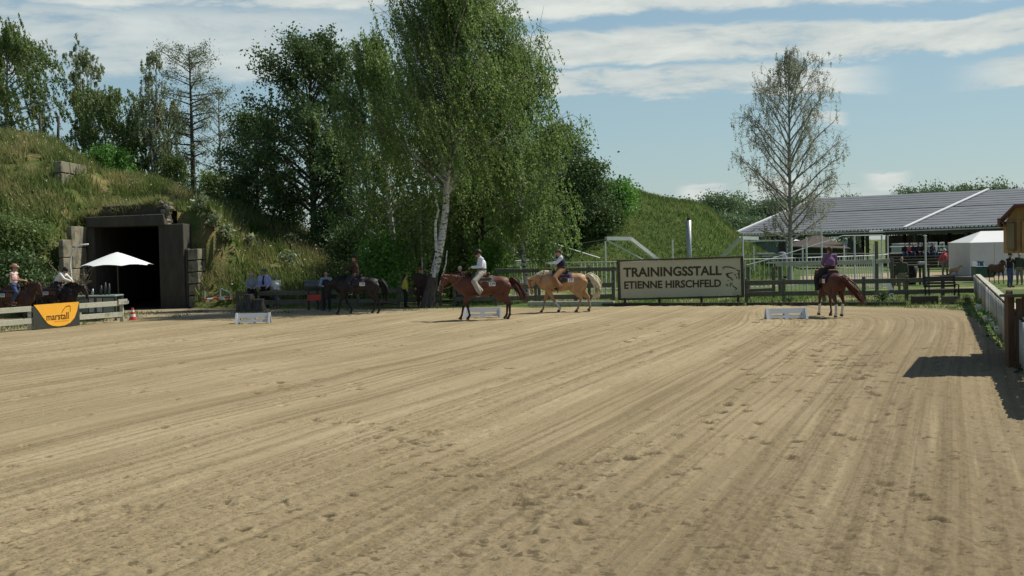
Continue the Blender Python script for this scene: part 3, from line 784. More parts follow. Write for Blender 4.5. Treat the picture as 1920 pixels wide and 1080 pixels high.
# ================================================================ TREES
def bark(name, c1, c2, birch=False):
    if name in MATS: return MATS[name]
    m = bpy.data.materials.new(name); m.use_nodes = True; MATS[name] = m
    nt = m.node_tree; N = nt.nodes; L = nt.links; b = N['Principled BSDF']; b.inputs['Roughness'].default_value = 0.85
    b.inputs['Specular IOR Level'].default_value = 0.2
    tcn = N.new('ShaderNodeTexCoord'); mp = N.new('ShaderNodeMapping'); mp.inputs['Scale'].default_value = (2.5, 2.5, 7) if birch else (8, 8, 2)
    L.new(tcn.outputs['Object'], mp.inputs[0])
    nz = N.new('ShaderNodeTexNoise'); nz.inputs['Scale'].default_value = 1.4; nz.inputs['Detail'].default_value = 6; nz.inputs['Roughness'].default_value = .7; L.new(mp.outputs[0], nz.inputs[0])
    mr = N.new('ShaderNodeMapRange'); mr.inputs[1].default_value = 0.53 if birch else .35; mr.inputs[2].default_value = 0.57 if birch else .65; L.new(nz.outputs['Fac'], mr.inputs[0])
    mx = N.new('ShaderNodeMix'); mx.data_type = 'RGBA'; L.new(mr.outputs[0], mx.inputs[0]); mx.inputs[6].default_value = (*c1, 1); mx.inputs[7].default_value = (*c2, 1)
    L.new(mx.outputs[2], b.inputs['Base Color'])
    bn = N.new('ShaderNodeBump'); bn.inputs['Strength'].default_value = .6; bn.inputs['Distance'].default_value = .03; L.new(nz.outputs['Fac'], bn.inputs['Height']); L.new(bn.outputs[0], b.inputs['Normal'])
    return m
B_birch = bark('birch_bark', (0.52, 0.51, 0.47), (0.05, 0.045, 0.04), True)
B_dark = bark('dark_bark', (0.05, 0.042, 0.034), (0.10, 0.088, 0.07))
B_grey = bark('grey_bark', (0.13, 0.12, 0.10), (0.24, 0.23, 0.20))
B_base = bark('rough_birch_foot', (0.045, 0.035, 0.03), (0.12, 0.10, 0.085))
L_birch = leafmat('birch_leaves', (0.088, 0.155, 0.038), (0.27, 0.385, 0.11), 0.5, .5, 0.7)
L_birch2 = leafmat('pale_birch_leaves', (0.146, 0.189, 0.094), (0.397, 0.449, 0.250), 0.35, .5)
L_dark = leafmat('dark_leaves', (0.042, 0.078, 0.024), (0.145, 0.225, 0.068), 0.25)
L_mid = leafmat('mid_green_leaves', (0.085, 0.135, 0.036), (0.25, 0.335, 0.10), 0.35)
L_bright = leafmat('bright_leaves', (0.062, 0.167, 0.029), (0.189, 0.397, 0.062), 0.38)
L_grey = leafmat('grey_willow_leaves', (0.104, 0.129, 0.073), (0.272, 0.312, 0.177), 0.3)
L_pine = leafmat('pine_needles', (0.094, 0.126, 0.062), (0.250, 0.303, 0.146), 0.2)
L_far = leafmat('far_leaves', (0.094, 0.157, 0.073), (0.209, 0.293, 0.135), 0.25, patch=.25)

class Tubes:
    """Many tapered limbs collected fast."""
    def __init__(s): s.V = []; s.F = []; s.n = 0
    def add(s, P, R, k=5):
        P = np.asarray(P, float); R = np.asarray(R, float); m = len(P)
        D = np.gradient(P, axis=0); D /= np.linalg.norm(D, axis=1, keepdims=True) + 1e-9
        ref = np.where(np.abs(D[:, 2:3]) < 0.9, np.array([[0, 0, 1.0]]), np.array([[1.0, 0, 0]]))
        if abs(D[0, 2]) >= .7: ref = np.repeat([[1.0, 0.2, 0]], m, 0)
        else: ref = np.repeat([[0, 0, 1.0]], m, 0)
        x = np.cross(D, ref); x /= np.linalg.norm(x, axis=1, keepdims=True) + 1e-9; y = np.cross(D, x)
        a = np.arange(k) * 2 * PI / k
        V = P[:, None] + (x[:, None] * np.cos(a)[None, :, None] + y[:, None] * np.sin(a)[None, :, None]) * R[:, None, None]
        i = np.arange(m - 1)[:, None] * k; j = np.arange(k)[None]; jn = (j + 1) % k
        F = np.stack([i + j, i + k + j, i + k + jn, i + jn], -1).reshape(-1, 4) + s.n
        s.V.append(V.reshape(-1, 3)); s.F.append(F); s.n += m * k
    def mesh(s, name, org):
        return np_mesh(name, np.concatenate(s.V) - np.array(org), np.concatenate(s.F))

def leaf_mesh(name, P, size, r, down=None, aspect=0.5, org=(0, 0, 0)):
    n = len(P)
    d = r.normal(size=(n, 3))
    if down is not None: d = d * 0.5 + np.asarray(down)[None]
    d /= np.linalg.norm(d, axis=1, keepdims=True)
    e = np.cross(d, r.normal(size=(n, 3))); e /= np.linalg.norm(e, axis=1, keepdims=True) + 1e-9
    s = (size * (0.55 + 0.9 * r.random(n)))[:, None]
    d = d * s * 0.5; e = e * s * 0.5 * aspect
    P = P - np.array(org)
    V = np.stack([P - d, P + e, P + d, P - e], 1).reshape(-1, 3)
    return np_mesh(name, V, np.arange(n * 4).reshape(n, 4))

def crown_profile(kind, t):
    if kind == 'round': return np.sqrt(max(0.0, 1 - (2 * t - 0.85) ** 2 / 1.35))
    if kind == 'cone': return max(0.08, 1.0 - t) ** 0.8
    if kind == 'birch': return max(0.12, math.sin(PI * min(1, (t * 0.78 + 0.2))) ** 0.8)
    if kind == 'spread': return 0.35 + 0.65 * t if t < .8 else 1.0 - (t - .8) * 3
    if kind == 'dome': return (1 - t ** 2.6) ** 0.5 * (0.75 + 0.25 * math.sin(PI * t)) + 0.1
    return 1.0

def tree(name, label, cat, base, H, R, leaf, brk, seed, prof='round', lo=0.25, n_limbs=34, rise=0.6, nleaf=14000, lsize=0.16, sub=6,
         weep=0.0, wind=(0, 0), lean=(0, 0), tr=0.16, sigma=0.35, trunks=1, group=None, kpow=1.0, bare=0.0, wob=0.12, foot=None, aspect=0.55, tw=True, spreadt=0.25, depth=1.0, top=1.0, droop=0.12, trace=None, stems=None):
    r = np.random.default_rng(seed)
    bx, by, bz = base
    root = thing(name, label, cat, (bx, by, bz), group=group)
    org = np.array([bx, by, bz])
    T = Tubes(); Fz = Tubes(); T2 = Tubes() if brk is B_birch else T; pts = []; strands = []
    for ti in range(trunks):
        off = (0, 0) if trunks == 1 else (math.cos(ti * 2.4 + seed) * spreadt * H * .35, math.sin(ti * 2.4 + seed) * spreadt * H * .35)
        Ht = H * (1 if ti == 0 else r.uniform(.8, .95))
        s = np.linspace(0, 1, 14)
        wx = np.cumsum(r.normal(size=14)) * wob * H / 60; wy = np.cumsum(r.normal(size=14)) * wob * H / 60
        path = np.stack([bx + lean[0] * s + off[0] * s ** .7 + wx, by + lean[1] * s + off[1] * s ** .7 + wy, bz - .15 + Ht * s], -1)
        path[0] = [bx + (0.08 * ti), by, bz - .15]
        if trace:
            tz = [(q[2] - bz + .15) / Ht for q in trace]; path[:, 0] = np.where(s < tz[-1], np.interp(s, tz, [q[0] for q in trace]), trace[-1][0] + (path[:, 0] - np.interp(tz[-1], s, path[:, 0])) * .6)
            path[0] = [trace[0][0], by, bz - .15]
        rad = tr * (1 - s) ** 0.85 * (1 if trunks == 1 else .75) + 0.012
        rad[0] *= 1.35
        if foot:
            P4 = np.array([path[0], path[0] * .8 + path[1] * .2, path[0] * .45 + path[1] * .55, path[1] * .75 + path[2] * .25, path[1] * .55 + path[2] * .45]); Fz.add(P4, tr * np.array([2.1, 1.85, 1.55, 1.2, .97]), 14); P5 = np.concatenate([[path[1] * .7 + path[2] * .3], path[2:]]); T.add(P5, np.concatenate([[tr * .98], rad[2:]]), 10)
        else: T.add(path, rad, 8)
        if stems and ti == 0:
            for st_ in stems: T.add(np.array([list(q) for q in st_[0]]), np.linspace(st_[1], st_[2], len(st_[0])), 7)
        nl = n_limbs // trunks
        for i in range(nl):
            u = (i + r.random() * .8) / nl
            t = lo + (top - 0.03 - lo) * u ** kpow
            L = R * crown_profile(prof, (t - lo) / (1 - lo)) * r.uniform(.72, 1.12)
            az_ = i * 2.39996 + seed + r.normal() * .35
            p0 = np.array([np.interp(t, s, path[:, k]) for k in range(3)])
            el_ = rise * (0.65 + 0.7 * t) + r.normal() * .12
            q = np.linspace(0, 1, 7)
            dx, dy = math.cos(az_) * math.cos(el_), math.sin(az_) * math.cos(el_) * depth
            cur = np.cumsum(r.normal(size=(7, 3)), 0) * L * 0.022
            P = p0 + np.stack([dx * L * q + wind[0] * q ** 2 * L * .12, dy * L * q + wind[1] * q ** 2 * L * .12, math.sin(el_) * L * q - droop * L * q ** 2.2], -1) + cur * q[:, None]
            r0 = max(0.018, np.interp(t, s, rad) * .52) if True else 0
            T.add(P, r0 * (1 - q) ** .8 + .008, 5)
            for j in range(sub):
                v = r.uniform(.25, 1.0); k0 = np.array([np.interp(v, q, P[:, k]) for k in range(3)])
                l2 = L * r.uniform(.22, .48) * (1.15 - v * .5)
                d2 = np.array([dx, dy, math.sin(el_)]) + r.normal(size=3) * .62; d2[2] += .12; d2 /= np.linalg.norm(d2)
                w = np.linspace(0, 1, 4)[:, None]
                Q = k0 + d2 * l2 * w + np.array([wind[0], wind[1], 0]) * .1 * l2 * w ** 2 + r.normal(size=(4, 3)) * l2 * .035
                Q[:, 2] -= (droop * 1.2 * l2 * w[:, 0] ** 2)
                T2.add(Q, np.linspace(max(.012, r0 * .32), .006, 4), 3)
                pts.append((Q[1:], l2))
                if tw:
                    for z in range(3):
                        a0 = Q[r.integers(1, 4)]; d3 = d2 * .6 + r.normal(size=3) * .7; d3 /= np.linalg.norm(d3); l3 = l2 * r.uniform(.25, .5)
                        w3 = np.linspace(0, 1, 3)[:, None]
                        Q3 = a0 + d3 * l3 * w3; Q3[:, 2] -= .2 * l3 * w3[:, 0] ** 2
                        T2.add(Q3, [.008, .006, .004], 3); pts.append((Q3, l3))
    # leaves
    A = np.concatenate([p[0] for p in pts]); nA = len(A)
    keep = r.random(nA) >= bare; A2 = A[keep] if keep.any() else A
    if nleaf > 0:
        if weep > 0:
            ns = max(20, nleaf // 26)
            st0 = A2[r.integers(0, len(A2), ns)] + r.normal(size=(ns, 3)) * sigma * .6
            ln = weep * (0.35 + r.random(ns) * .9)
            q = r.random((ns, 26))
            jit = r.normal(size=(ns, 26, 3)) * 0.045
            Pz = st0[:, None, :] + np.stack([wind[0] * ln[:, None] * q ** 1.3 + 0 * q, wind[1] * ln[:, None] * q ** 1.3, -ln[:, None] * q * (0.9 - .25 * abs(wind[0]))], -1) + jit
            Pz = Pz.reshape(-1, 3)
            kz = (Pz[:, 2] > gh_lo(bx, by) + .9)
            Pz = Pz[kz]
            me = leaf_mesh('crown', Pz, lsize, r, down=(wind[0] * .6, wind[1] * .6, -1), aspect=aspect, org=org)
            w = np.linspace(0, 1, 4)
            for i in range(0, ns, 2):
                Pq = st0[i] + np.stack([wind[0] * ln[i] * w ** 1.3, wind[1] * ln[i] * w ** 1.3, -ln[i] * w * (0.9 - .25 * abs(wind[0]))], -1)
                T2.add(Pq, [.006, .005, .004, .003], 3)
        else:
            c = A2[r.integers(0, len(A2), nleaf)]
            Pz = c + r.normal(size=(nleaf, 3)) * sigma * np.array([1, 1, .75])
            Pz = Pz[Pz[:, 2] > bz + .1]
            me = leaf_mesh('crown', Pz, lsize, r, aspect=aspect, org=org)
        link_mesh('crown', me, leaf, root)
    link_mesh('trunk', T.mesh('trunk', org), brk, root, smooth=True)
    if T2 is not T: link_mesh('branches', T2.mesh('branches', org), bark('birch_twigs', (.085, .06, .045), (.16, .13, .10)), root, smooth=True)
    if foot: link_mesh('rough_foot', Fz.mesh('rough_foot', org), foot, root, smooth=True)
    return root
def gh_lo(x, y): return gh(x, y)
def tb(px, Y):
    x = gx(px, Y).x
    return (x, Y, gh(x, Y))
def top_h(px, py, Y):
    """height above its base of something topping out at (px, py)"""
    return at(px, py, Y).z - tb(px, Y)[2]

TG = 'trees behind the earth mound'
# trees on and behind the left mound
tree('birch_tree', 'dense weeping birch at the far left edge above the mound', 'tree', tb(18, 84), top_h(25, 62, 84), 3.6, L_mid, B_birch, 21, 'birch', lo=.06, n_limbs=44, nleaf=30000, lsize=.15, weep=1.2, wind=(.25, 0), tr=.14, sigma=.4, lean=(.3, 0), rise=.7)
tree('birch_tree', 'loose grey-green birch with several thin white trunks left of the bare-branched trees', 'tree', tb(172, 88), top_h(168, 88, 88), 2.3, L_birch2, B_birch, 22, 'spread', lo=.34, n_limbs=36, nleaf=9000, lsize=.15, weep=.5, tr=.09, sigma=.25, trunks=4, lean=(0, 0), rise=.9, spreadt=.16)
tree('leafy_tree', 'low olive green tree in front of the loose grey-green birch', 'tree', tb(205, 85), top_h(190, 180, 85), 2.9, L_mid, B_birch, 23, 'round', lo=.10, n_limbs=36, nleaf=18000, lsize=.15, weep=.8, tr=.09, wind=(.2, 0), sigma=.4)
tree('leafy_tree', 'leaning olive green tree spreading low over the block stack', 'tree', tb(265, 86), top_h(250, 235, 86), 2.4, L_mid, B_grey, 24, 'round', lo=.05, n_limbs=28, nleaf=11000, lsize=.15, weep=.6, tr=.08, sigma=.4, lean=(-.6, 0))
tree('birch_tree', 'thin half-bare birch with drooping tufts left of the tall pine', 'tree', tb(292, 84), top_h(292, 95, 84), 1.9, L_birch2, B_grey, 25, 'birch', lo=.25, n_limbs=26, nleaf=5200, lsize=.15, weep=.8, tr=.10, sigma=.25, bare=.35, trunks=2, rise=1.0, spreadt=.12)
tree('birch_tree', 'half-bare birch with hanging tufts close to the left side of the pine', 'tree', tb(312, 86), top_h(330, 200, 86), 1.8, L_birch2, B_grey, 26, 'round', lo=.25, n_limbs=22, nleaf=5500, lsize=.15, weep=.9, tr=.10, sigma=.25, bare=.2, rise=.8, lean=(.5, 0))
tree('pine_tree', 'tall thin pine with sparse flat branches and a wide open top', 'tree', tb(366, 82), top_h(368, 82, 82), 2.6, L_pine, B_dark, 27, 'spread', lo=.22, n_limbs=42, nleaf=8500, lsize=.14, tr=.16, sigma=.2, rise=.28, sub=5, kpow=.8, aspect=.3, droop=.02, wob=.03)
tree('bare_tree', 'almost leafless grey tree between the pine and the big dark tree', 'tree', tb(418, 84), top_h(420, 165, 84), 2.2, L_grey, B_grey, 28, 'round', lo=.10, n_limbs=40, nleaf=1800, lsize=.12, tr=.09, sigma=.25, rise=.6, sub=8)
tree('leafy_tree', 'big dark round-crowned tree with many upright branches left of the great birch', 'tree', tb(590, 73), top_h(590, 95, 73), 4.3, L_dark, B_dark, 29, 'dome', lo=.16, n_limbs=60, nleaf=30000, lsize=.17, tr=.20, sigma=.24, rise=.78, sub=9, lean=(0, 0), kpow=1.0, bare=.2, wob=.04)
tree('leafy_tree', 'dark tree filling the lower gap left of the big round crown', 'tree', tb(485, 76), top_h(480, 215, 76), 2.4, L_dark, B_dark, 30, 'round', lo=.05, n_limbs=34, nleaf=13000, lsize=.17, tr=.10, sigma=.32, rise=.6)
tree('leafy_tree', 'low dark tree at the foot of the big round crown on its right', 'tree', tb(660, 72), top_h(660, 250, 72), 2.5, L_dark, B_dark, 31, 'round', lo=.05, n_limbs=34, nleaf=12000, lsize=.17, tr=.10, sigma=.36, rise=.6)
for i, (px, Y, ty, R_, lm) in enumerate([(405, 80, 335, 1.1, L_mid), (335, 84, 300, 1.2, L_mid), (540, 74, 365, 1.3, L_dark), (450, 78, 345, 1.4, L_dark)]):
    tree('bush', ['small green bush on the mound crest right of the pine trunk', 'green bush at the foot of the pine on its left', 'dark bush on the slope under the big dark tree', 'dark bush behind the slope between pine and big dark tree'][i], 'bush', tb(px, Y), max(1.0, top_h(px, ty, Y)), R_, lm, B_dark, 40 + i, 'round', lo=.05, n_limbs=18, nleaf=4500, lsize=.16, tr=.04, sigma=.3, sub=4, tw=False)
tree('bush', 'round bright green bush just right of the block stack', 'bush', tb(205, 79), top_h(205, 285, 79), 1.6, L_bright, B_dark, 51, 'round', lo=.02, n_limbs=22, nleaf=6500, lsize=.15, tr=.04, sigma=.25, sub=4, tw=False)
# the great birch and its companions
tree('birch_tree', 'great weeping birch with a white trunk and dark rough foot in the middle', 'tree', tb(797, 58.2), top_h(840, -40, 58.2), 5.5, L_birch, B_birch, 61, 'birch', lo=.34, n_limbs=76, nleaf=120000, lsize=.105, weep=1.9, wind=(.30, 0), tr=.185, sigma=.45, lean=(1.6, .4), rise=.95, foot=B_base, sub=8, wob=.06,
     trace=[tuple(at(*q, 58.2)) for q in [(801, 573), (812, 520), (822, 480), (831, 430), (837, 380), (838, 340), (834, 300), (834, 255), (840, 200)]],
     stems=[([tuple(at(*q, 58.0)) for q in [(813, 520), (819, 490), (817, 450), (816, 420), (822, 395), (815, 360)]], .085, .035), ([tuple(at(*q, 58.1)) for q in [(837, 372), (846, 345), (860, 322), (870, 300)]], .08, .03), ([tuple(at(*q, 57.9)) for q in [(822, 545), (830, 515), (836, 495), (838, 470)]], .05, .02)])
tree('birch_tree', 'slim leaning birch behind the great birch on its left side', 'tree', tb(752, 63), top_h(722, 60, 63), 3.4, L_birch, B_birch, 62, 'birch', lo=.14, n_limbs=48, nleaf=42000, lsize=.12, weep=1.7, wind=(.2, 0), tr=.12, sigma=.45, lean=(-1.0, 0), rise=.8)
tree('birch_tree', 'tall birch with a crooked white stem right of the great birch', 'tree', tb(985, 62), top_h(965, 78, 62), 3.2, L_birch, B_birch, 63, 'birch', lo=.16, n_limbs=50, nleaf=46000, lsize=.12, weep=1.5, wind=(.22, 0), tr=.12, sigma=.4, lean=(-.7, 0), rise=.8)
tree('birch_tree', 'smaller birch under the right edge of the great birch crown', 'tree', tb(905, 66), top_h(900, 215, 66), 2.8, L_birch, B_dark, 64, 'birch', lo=.12, n_limbs=36, nleaf=20000, lsize=.14, weep=1.4, wind=(.2, 0), tr=.13, sigma=.4, rise=.7)
tree('leafy_tree', 'dark green tree behind the crooked birch on its right', 'tree', tb(1040, 90), top_h(1052, 248, 90), 2.8, L_dark, B_dark, 65, 'birch', lo=.06, n_limbs=44, nleaf=17000, lsize=.19, tr=.13, sigma=.34, rise=.8, lean=(.3, 0))
tree('leafy_tree', 'grey-green bushy willow right of the crooked birch', 'tree', tb(1035, 88), top_h(1035, 330, 88), 2.2, L_grey, B_grey, 66, 'round', lo=.05, n_limbs=32, nleaf=11000, lsize=.13, tr=.07, sigma=.36, rise=.8)
tree('leafy_tree', 'dark green tree stepping down towards the green hill', 'tree', tb(1098, 86), top_h(1098, 305, 86), 2.2, L_dark, B_dark, 67, 'birch', lo=.06, n_limbs=38, nleaf=12000, lsize=.19, tr=.11, sigma=.34, rise=.7)
tree('leafy_tree', 'low spreading dark tree resting on the left flank of the green hill', 'tree', tb(1140, 90), top_h(1140, 356, 90), 2.0, L_bright, B_dark, 68, 'round', lo=.04, n_limbs=36, nleaf=13000, lsize=.19, tr=.10, sigma=.36, rise=.45)
tree('bush', 'dark rounded bush at the right foot of the stepped trees', 'bush', tb(1115, 87), top_h(1118, 385, 87), 1.7, L_dark, B_dark, 69, 'round', lo=.02, n_limbs=26, nleaf=7500, lsize=.2, tr=.06, sigma=.34, rise=.4, tw=False)
# undergrowth below the birches
UG = [(625, 71, 395, 1.5, L_dark, 'dark undergrowth bush at the end of the mound slope'), (665, 66, 430, 1.5, L_dark, 'dark undergrowth bush behind the dark horse'),
      (712, 61.5, 455, 1.2, L_bright, 'bright green bush between the dark horse and the great birch'), (745, 69, 380, 2.2, L_dark, 'dark bush left of the great birch trunk'),
      (860, 70, 370, 2.4, L_dark, 'dark bush right of the great birch trunk'), (925, 82, 385, 2.6, L_mid, 'mid green bush behind the brown horse'),
      (875, 64.5, 470, 1.0, L_mid, 'low green bush above the head of the white-shirted rider'), (1000, 89, 400, 2.4, L_mid, 'green bush behind the crooked birch stem'),
      (918, 63, 470, 0.9, L_bright, 'fresh green bush above the rump of the brown horse'), (810, 66, 440, 1.3, L_mid, 'green bush just behind the great birch foot'),
      (1040, 87, 435, 1.8, L_grey, 'grey-green bush behind the palomino rider'), (668, 63, 500, .8, L_mid, 'low green bush at the end of the slope beside the dark rider')]
for i, (px, Y, ty, R_, lm, lab) in enumerate(UG):
    tree('bush', lab, 'bush', tb(px, Y), max(.9, top_h(px, ty, Y)), R_, lm, B_dark, 80 + i, 'round', lo=.03, n_limbs=24, nleaf=int(5200 * R_ / 1.4), lsize=.15, tr=.05, sigma=.34, sub=4, tw=False, rise=.6, group='bushes under the birches')
# slim bare trunks standing in the shade
for i, (px, Y, ty) in enumerate([(790, 61.5, 430), (868, 64, 400), (897, 67, 380), (938, 66, 400), (845, 68, 410)]):
    tree('young_tree', ['thin white stem left of the great birch foot', 'dark straight stem left of the white-shirted rider', 'dark thick stem behind the white-shirted rider', 'slim stem right of the white-shirted rider', 'dark stem just right of the great birch trunk'][i], 'tree', tb(px, Y), top_h(px, ty, Y) + 2.5, 1.2, L_mid, [B_birch, B_dark, B_dark, B_birch, B_dark][i], 120 + i, 'round', lo=.5, n_limbs=10, nleaf=1800, lsize=.15, tr=[.05, .11, .16, .05, .1][i], sigma=.4, sub=3, tw=False, group='stems in the shade')
# bushes on the left slope beside the bunker
for i, (px, py, Y, R_, h_, lm, lab) in enumerate([(30, 470, 57.6, 1.5, 1.7, L_dark, 'dark leafy bush at the far left behind the pink-shirted rider'), (84, 480, 57.5, 1.0, 1.5, L_dark, 'dark bush left of the concrete wing wall'),
      (5, 430, 60, 1.1, 1.3, L_mid, 'green bush on the mound at the left edge of the picture'), (60, 440, 60, .8, 1.0, L_mid, 'dark bush higher on the mound left of the bunker')]):
    x = gx(px, Y).x; tree('bush', lab, 'bush', (x, Y, gh(x, Y)), h_, R_, lm, B_dark, 140 + i, 'round', lo=.02, n_limbs=26, nleaf=6000, lsize=.13, tr=.04, sigma=.3, sub=4, tw=False, group='bushes beside the bunker')
# weeds on the slope
for i, (px, py) in enumerate([(403, 497), (425, 485), (378, 410), (545, 505), (550, 470), (470, 470)]):
    Y = 66; x = at(px, py, Y).x
    for Y in np.arange(62.5, 76, .3):
        if float(hL(at(px, py, Y).x, Y)) >= at(px, py, Y).z: break
    x = at(px, py, Y).x
    tree('weed', ['pale broad-leaved weed on the slope right of the concrete blocks', 'second pale weed on the slope, a step higher', 'tall weed near the corner of the lintel', 'weed on the slope above the man with the blue tie', 'weed high on the middle of the slope', 'weed on the slope above the left spectators'][i], 'plant', (x, Y, gh(x, Y)), .8, .45, L_birch2, B_dark, 160 + i, 'round', lo=.1, n_limbs=10, nleaf=160, lsize=.22, tr=.02, sigma=.12, sub=3, tw=False, group='weeds on the slope')
# dead branches beside the wing wall
T = Tubes(); r = np.random.default_rng(4)
p0 = np.array(at(128, 545, 56.5))
for i in range(16):
    e = np.array(at(r.uniform(88, 172), r.uniform(485, 540), 56.5 + r.uniform(-.8, .8)))
    q = np.linspace(0, 1, 6)[:, None]; P = p0 + (e - p0) * q + r.normal(size=(6, 3)) * .07
    T.add(P, np.linspace(.035, .01, 6), 5)
    for j in range(4):
        k = P[r.integers(2, 6)]; e2 = k + r.normal(size=3) * .35; T.add(np.linspace(k, e2, 3), [.014, .01, .006], 4)
T.add(np.array([p0, [p0[0], p0[1], -.05]]), [.09, .12], 6)
o = link_mesh('dead_branches', T.mesh('dead_branches', (p0[0], p0[1], 0)), bark('pale_dead_wood', (.26, .22, .15), (.12, .10, .07)), loc=(p0[0], p0[1], 0)); tag(o, 'tangle of pale dead branches behind the riders beside the bunker', 'branches')
# nearly bare birch on the right
tree('birch_tree', 'tall almost leafless birch standing alone before the barn roof', 'tree', tb(1481, 80), top_h(1488, 104, 80), 4.25, leafmat('withered_leaves', (0.22, 0.24, 0.16), (0.42, 0.45, 0.32), .45), bark('dark_grey_bark', (.20, .19, .165), (.32, .31, .27)), 73, 'birch', lo=.17, n_limbs=56, nleaf=26000, lsize=.085, weep=.75, wind=(.05, 0), tr=.145, sigma=.15, rise=.85, sub=14, wob=.05, lean=(.15, 0), droop=.02)
# far wood
FT = []
r_ = random.Random(3)
def far_tree(px, ty, Y, R_, i, lab, src=None):
    ty += 9 if px > 1600 else 0
    b = tb(px, Y); b = (b[0], b[1], -.03)
    if src is None:
        return tree('far_tree', lab, 'tree', b, top_h(px, ty, Y) * .86, R_, L_far, B_dark, 200 + i, 'round', lo=.08, n_limbs=30, nleaf=9000, lsize=.34, tr=.2, sigma=.75, sub=4, tw=False, rise=.7, group='trees of the far wood')
fw = [(1262, 386, 190, 4.0), (1290, 384, 200, 4.2), (1325, 377, 200, 4.4), (1355, 368, 200, 4.6), (1385, 378, 205, 4.4), (1412, 392, 210, 4.2), (1436, 384, 180, 3.8), (1462, 376, 180, 3.8), (1496, 380, 180, 3.6), (1532, 384, 185, 3.6),
      (1596, 362, 215, 3.4), (1712, 348, 215, 4.2), (1742, 350, 215, 3.8), (1768, 352, 220, 3.6), (1792, 347, 215, 4.0), (1822, 343, 215, 4.4), (1856, 344, 215, 4.4), (1888, 348, 215, 4.0), (1925, 352, 215, 4.0), (1370, 405, 170, 3.2), (1340, 408, 168, 2.8), (1405, 410, 172, 3.0)]
protos = {}
for i, (px, ty, Y, R_) in enumerate(fw):
    side = 'left of the barn roof' if px < 1560 else 'showing above the barn roof'
    lab = f'far green tree {side}, ' + ['first from the hill', 'second from the hill', 'third from the hill', 'tallest of the clump', 'right of the tallest', 'in the dip beyond the clump', 'dark, left of the bare birch trunk', 'behind the bare birch trunk', 'just right of the bare birch trunk', 'furthest right of the wood before the roof',
        'lone small crown behind the bare birch branches', 'first of the row on the left', 'second of the row', 'third, lowest in the row', 'fourth, beside the white roof strip', 'fifth and rounded', 'sixth and widest', 'seventh, sinking behind the ridge', 'at the right edge of the picture', 'low, in front of the tallest', 'low, at the hill foot', 'low, nearest the roof corner'][i]
    if i < 4: protos[i] = (far_tree(px, ty, Y, R_, i, lab), top_h(px, ty, Y) , R_)
    else:
        src, h0, R0_ = protos[i % 4]
        b = tb(px, Y); hh = at(px, ty + (10 if px > 1550 else 0), Y).z + .03
        c = src.copy(); COL.objects.link(c); c.location = (b[0], b[1], -.03); c.rotation_euler = (0, 0, i * 1.7); c['label'] = lab
        c.scale = (R_ / R0_, R_ / R0_, hh / h0)
        for ch in list(src.children):
            d = ch.copy(); COL.objects.link(d); d.parent = c
# two dark posts on the mound crest
for i, (px, ty, by_) in enumerate([(75, 215, 268), (107, 218, 272)]):
    Y = 79; p = at(px, by_, Y); q = at(px + 3 * i, ty, Y)
    z0 = gh(p.x, Y)
    mb = MB(); mb.tube([(p.x, Y, z0 - .1), (q.x, Y, q.z)], [.10, .07], 7)
    o = mb.build('dead_tree', B_dark, org=(p.x, Y, z0), smooth=True); tag(o, ['left dark dead trunk standing on the mound crest', 'right dark dead trunk on the mound crest, slightly leaning'][i], 'tree trunk')
# ================================================================ STRUCTURES AND FURNITURE
FONT_CACHE = {}
def text_mesh(txt, name, m, parent, org, xdir, width, height, depth=0.006, bold=0.0, shear=0.0, up=(0, 0, 1)):
    """Flat lettering fitted to width x height, its lower left corner at org."""
    cu = bpy.data.curves.new('t', 'FONT'); cu.body = txt; cu.size = 1; cu.extrude = depth; cu.offset = bold; cu.shear = shear; cu.resolution_u = 3
    o = bpy.data.objects.new('t', cu); COL.objects.link(o)
    me = bpy.data.meshes.new_from_object(o.evaluated_get(bpy.context.evaluated_depsgraph_get()))
    bpy.data.objects.remove(o)
    n = len(me.vertices); co = np.zeros(n * 3); me.vertices.foreach_get('co', co); co = co.reshape(-1, 3)
    lo = co.min(0); hi = co.max(0)
    x = (co[:, 0] - lo[0]) / (hi[0] - lo[0]) * width; y = (co[:, 1] - lo[1]) / (hi[1] - lo[1]) * height; z = co[:, 2]
    X = np.array(Vector(xdir).normalized()); Uu = np.array(Vector(up).normalized()); Nn = np.cross(X, Uu)
    P = np.array(org) + x[:, None] * X + y[:, None] * Uu + z[:, None] * Nn
    if parent is not None and not isinstance(parent, tuple):
        P = P - np.array(base_of(parent))
    me.vertices.foreach_set('co', P.astype(np.float32).ravel()); me.update(); me.name = name
    me.materials.clear()
    return link_mesh(name, me, m, parent)
def stroke(mb, pts, w, Y, org, sx, sz, th=.012):
    """A brush stroke lying on a board."""
    P = [Vector((org[0] + x * sx, Y, org[2] + z * sz)) for x, z in pts]
    for i in range(len(P) - 1):
        d = (P[i + 1] - P[i]); n = Vector((-d.z, 0, d.x)).normalized()
        wa = w * (0.35 + 0.65 * math.sin(PI * (i + .35) / len(P))); wb = w * (0.35 + 0.65 * math.sin(PI * (i + 1.35) / len(P)))
        a, b, c, e = P[i] - n * wa, P[i + 1] - n * wb, P[i + 1] + n * wb, P[i] + n * wa
        f = Vector((0, th, 0))
        mb.add([a, b, c, e, a + f, b + f, c + f, e + f], [(0, 1, 2, 3), (4, 7, 6, 5), (0, 4, 5, 1), (1, 5, 6, 2), (2, 6, 7, 3), (3, 7, 4, 0)])

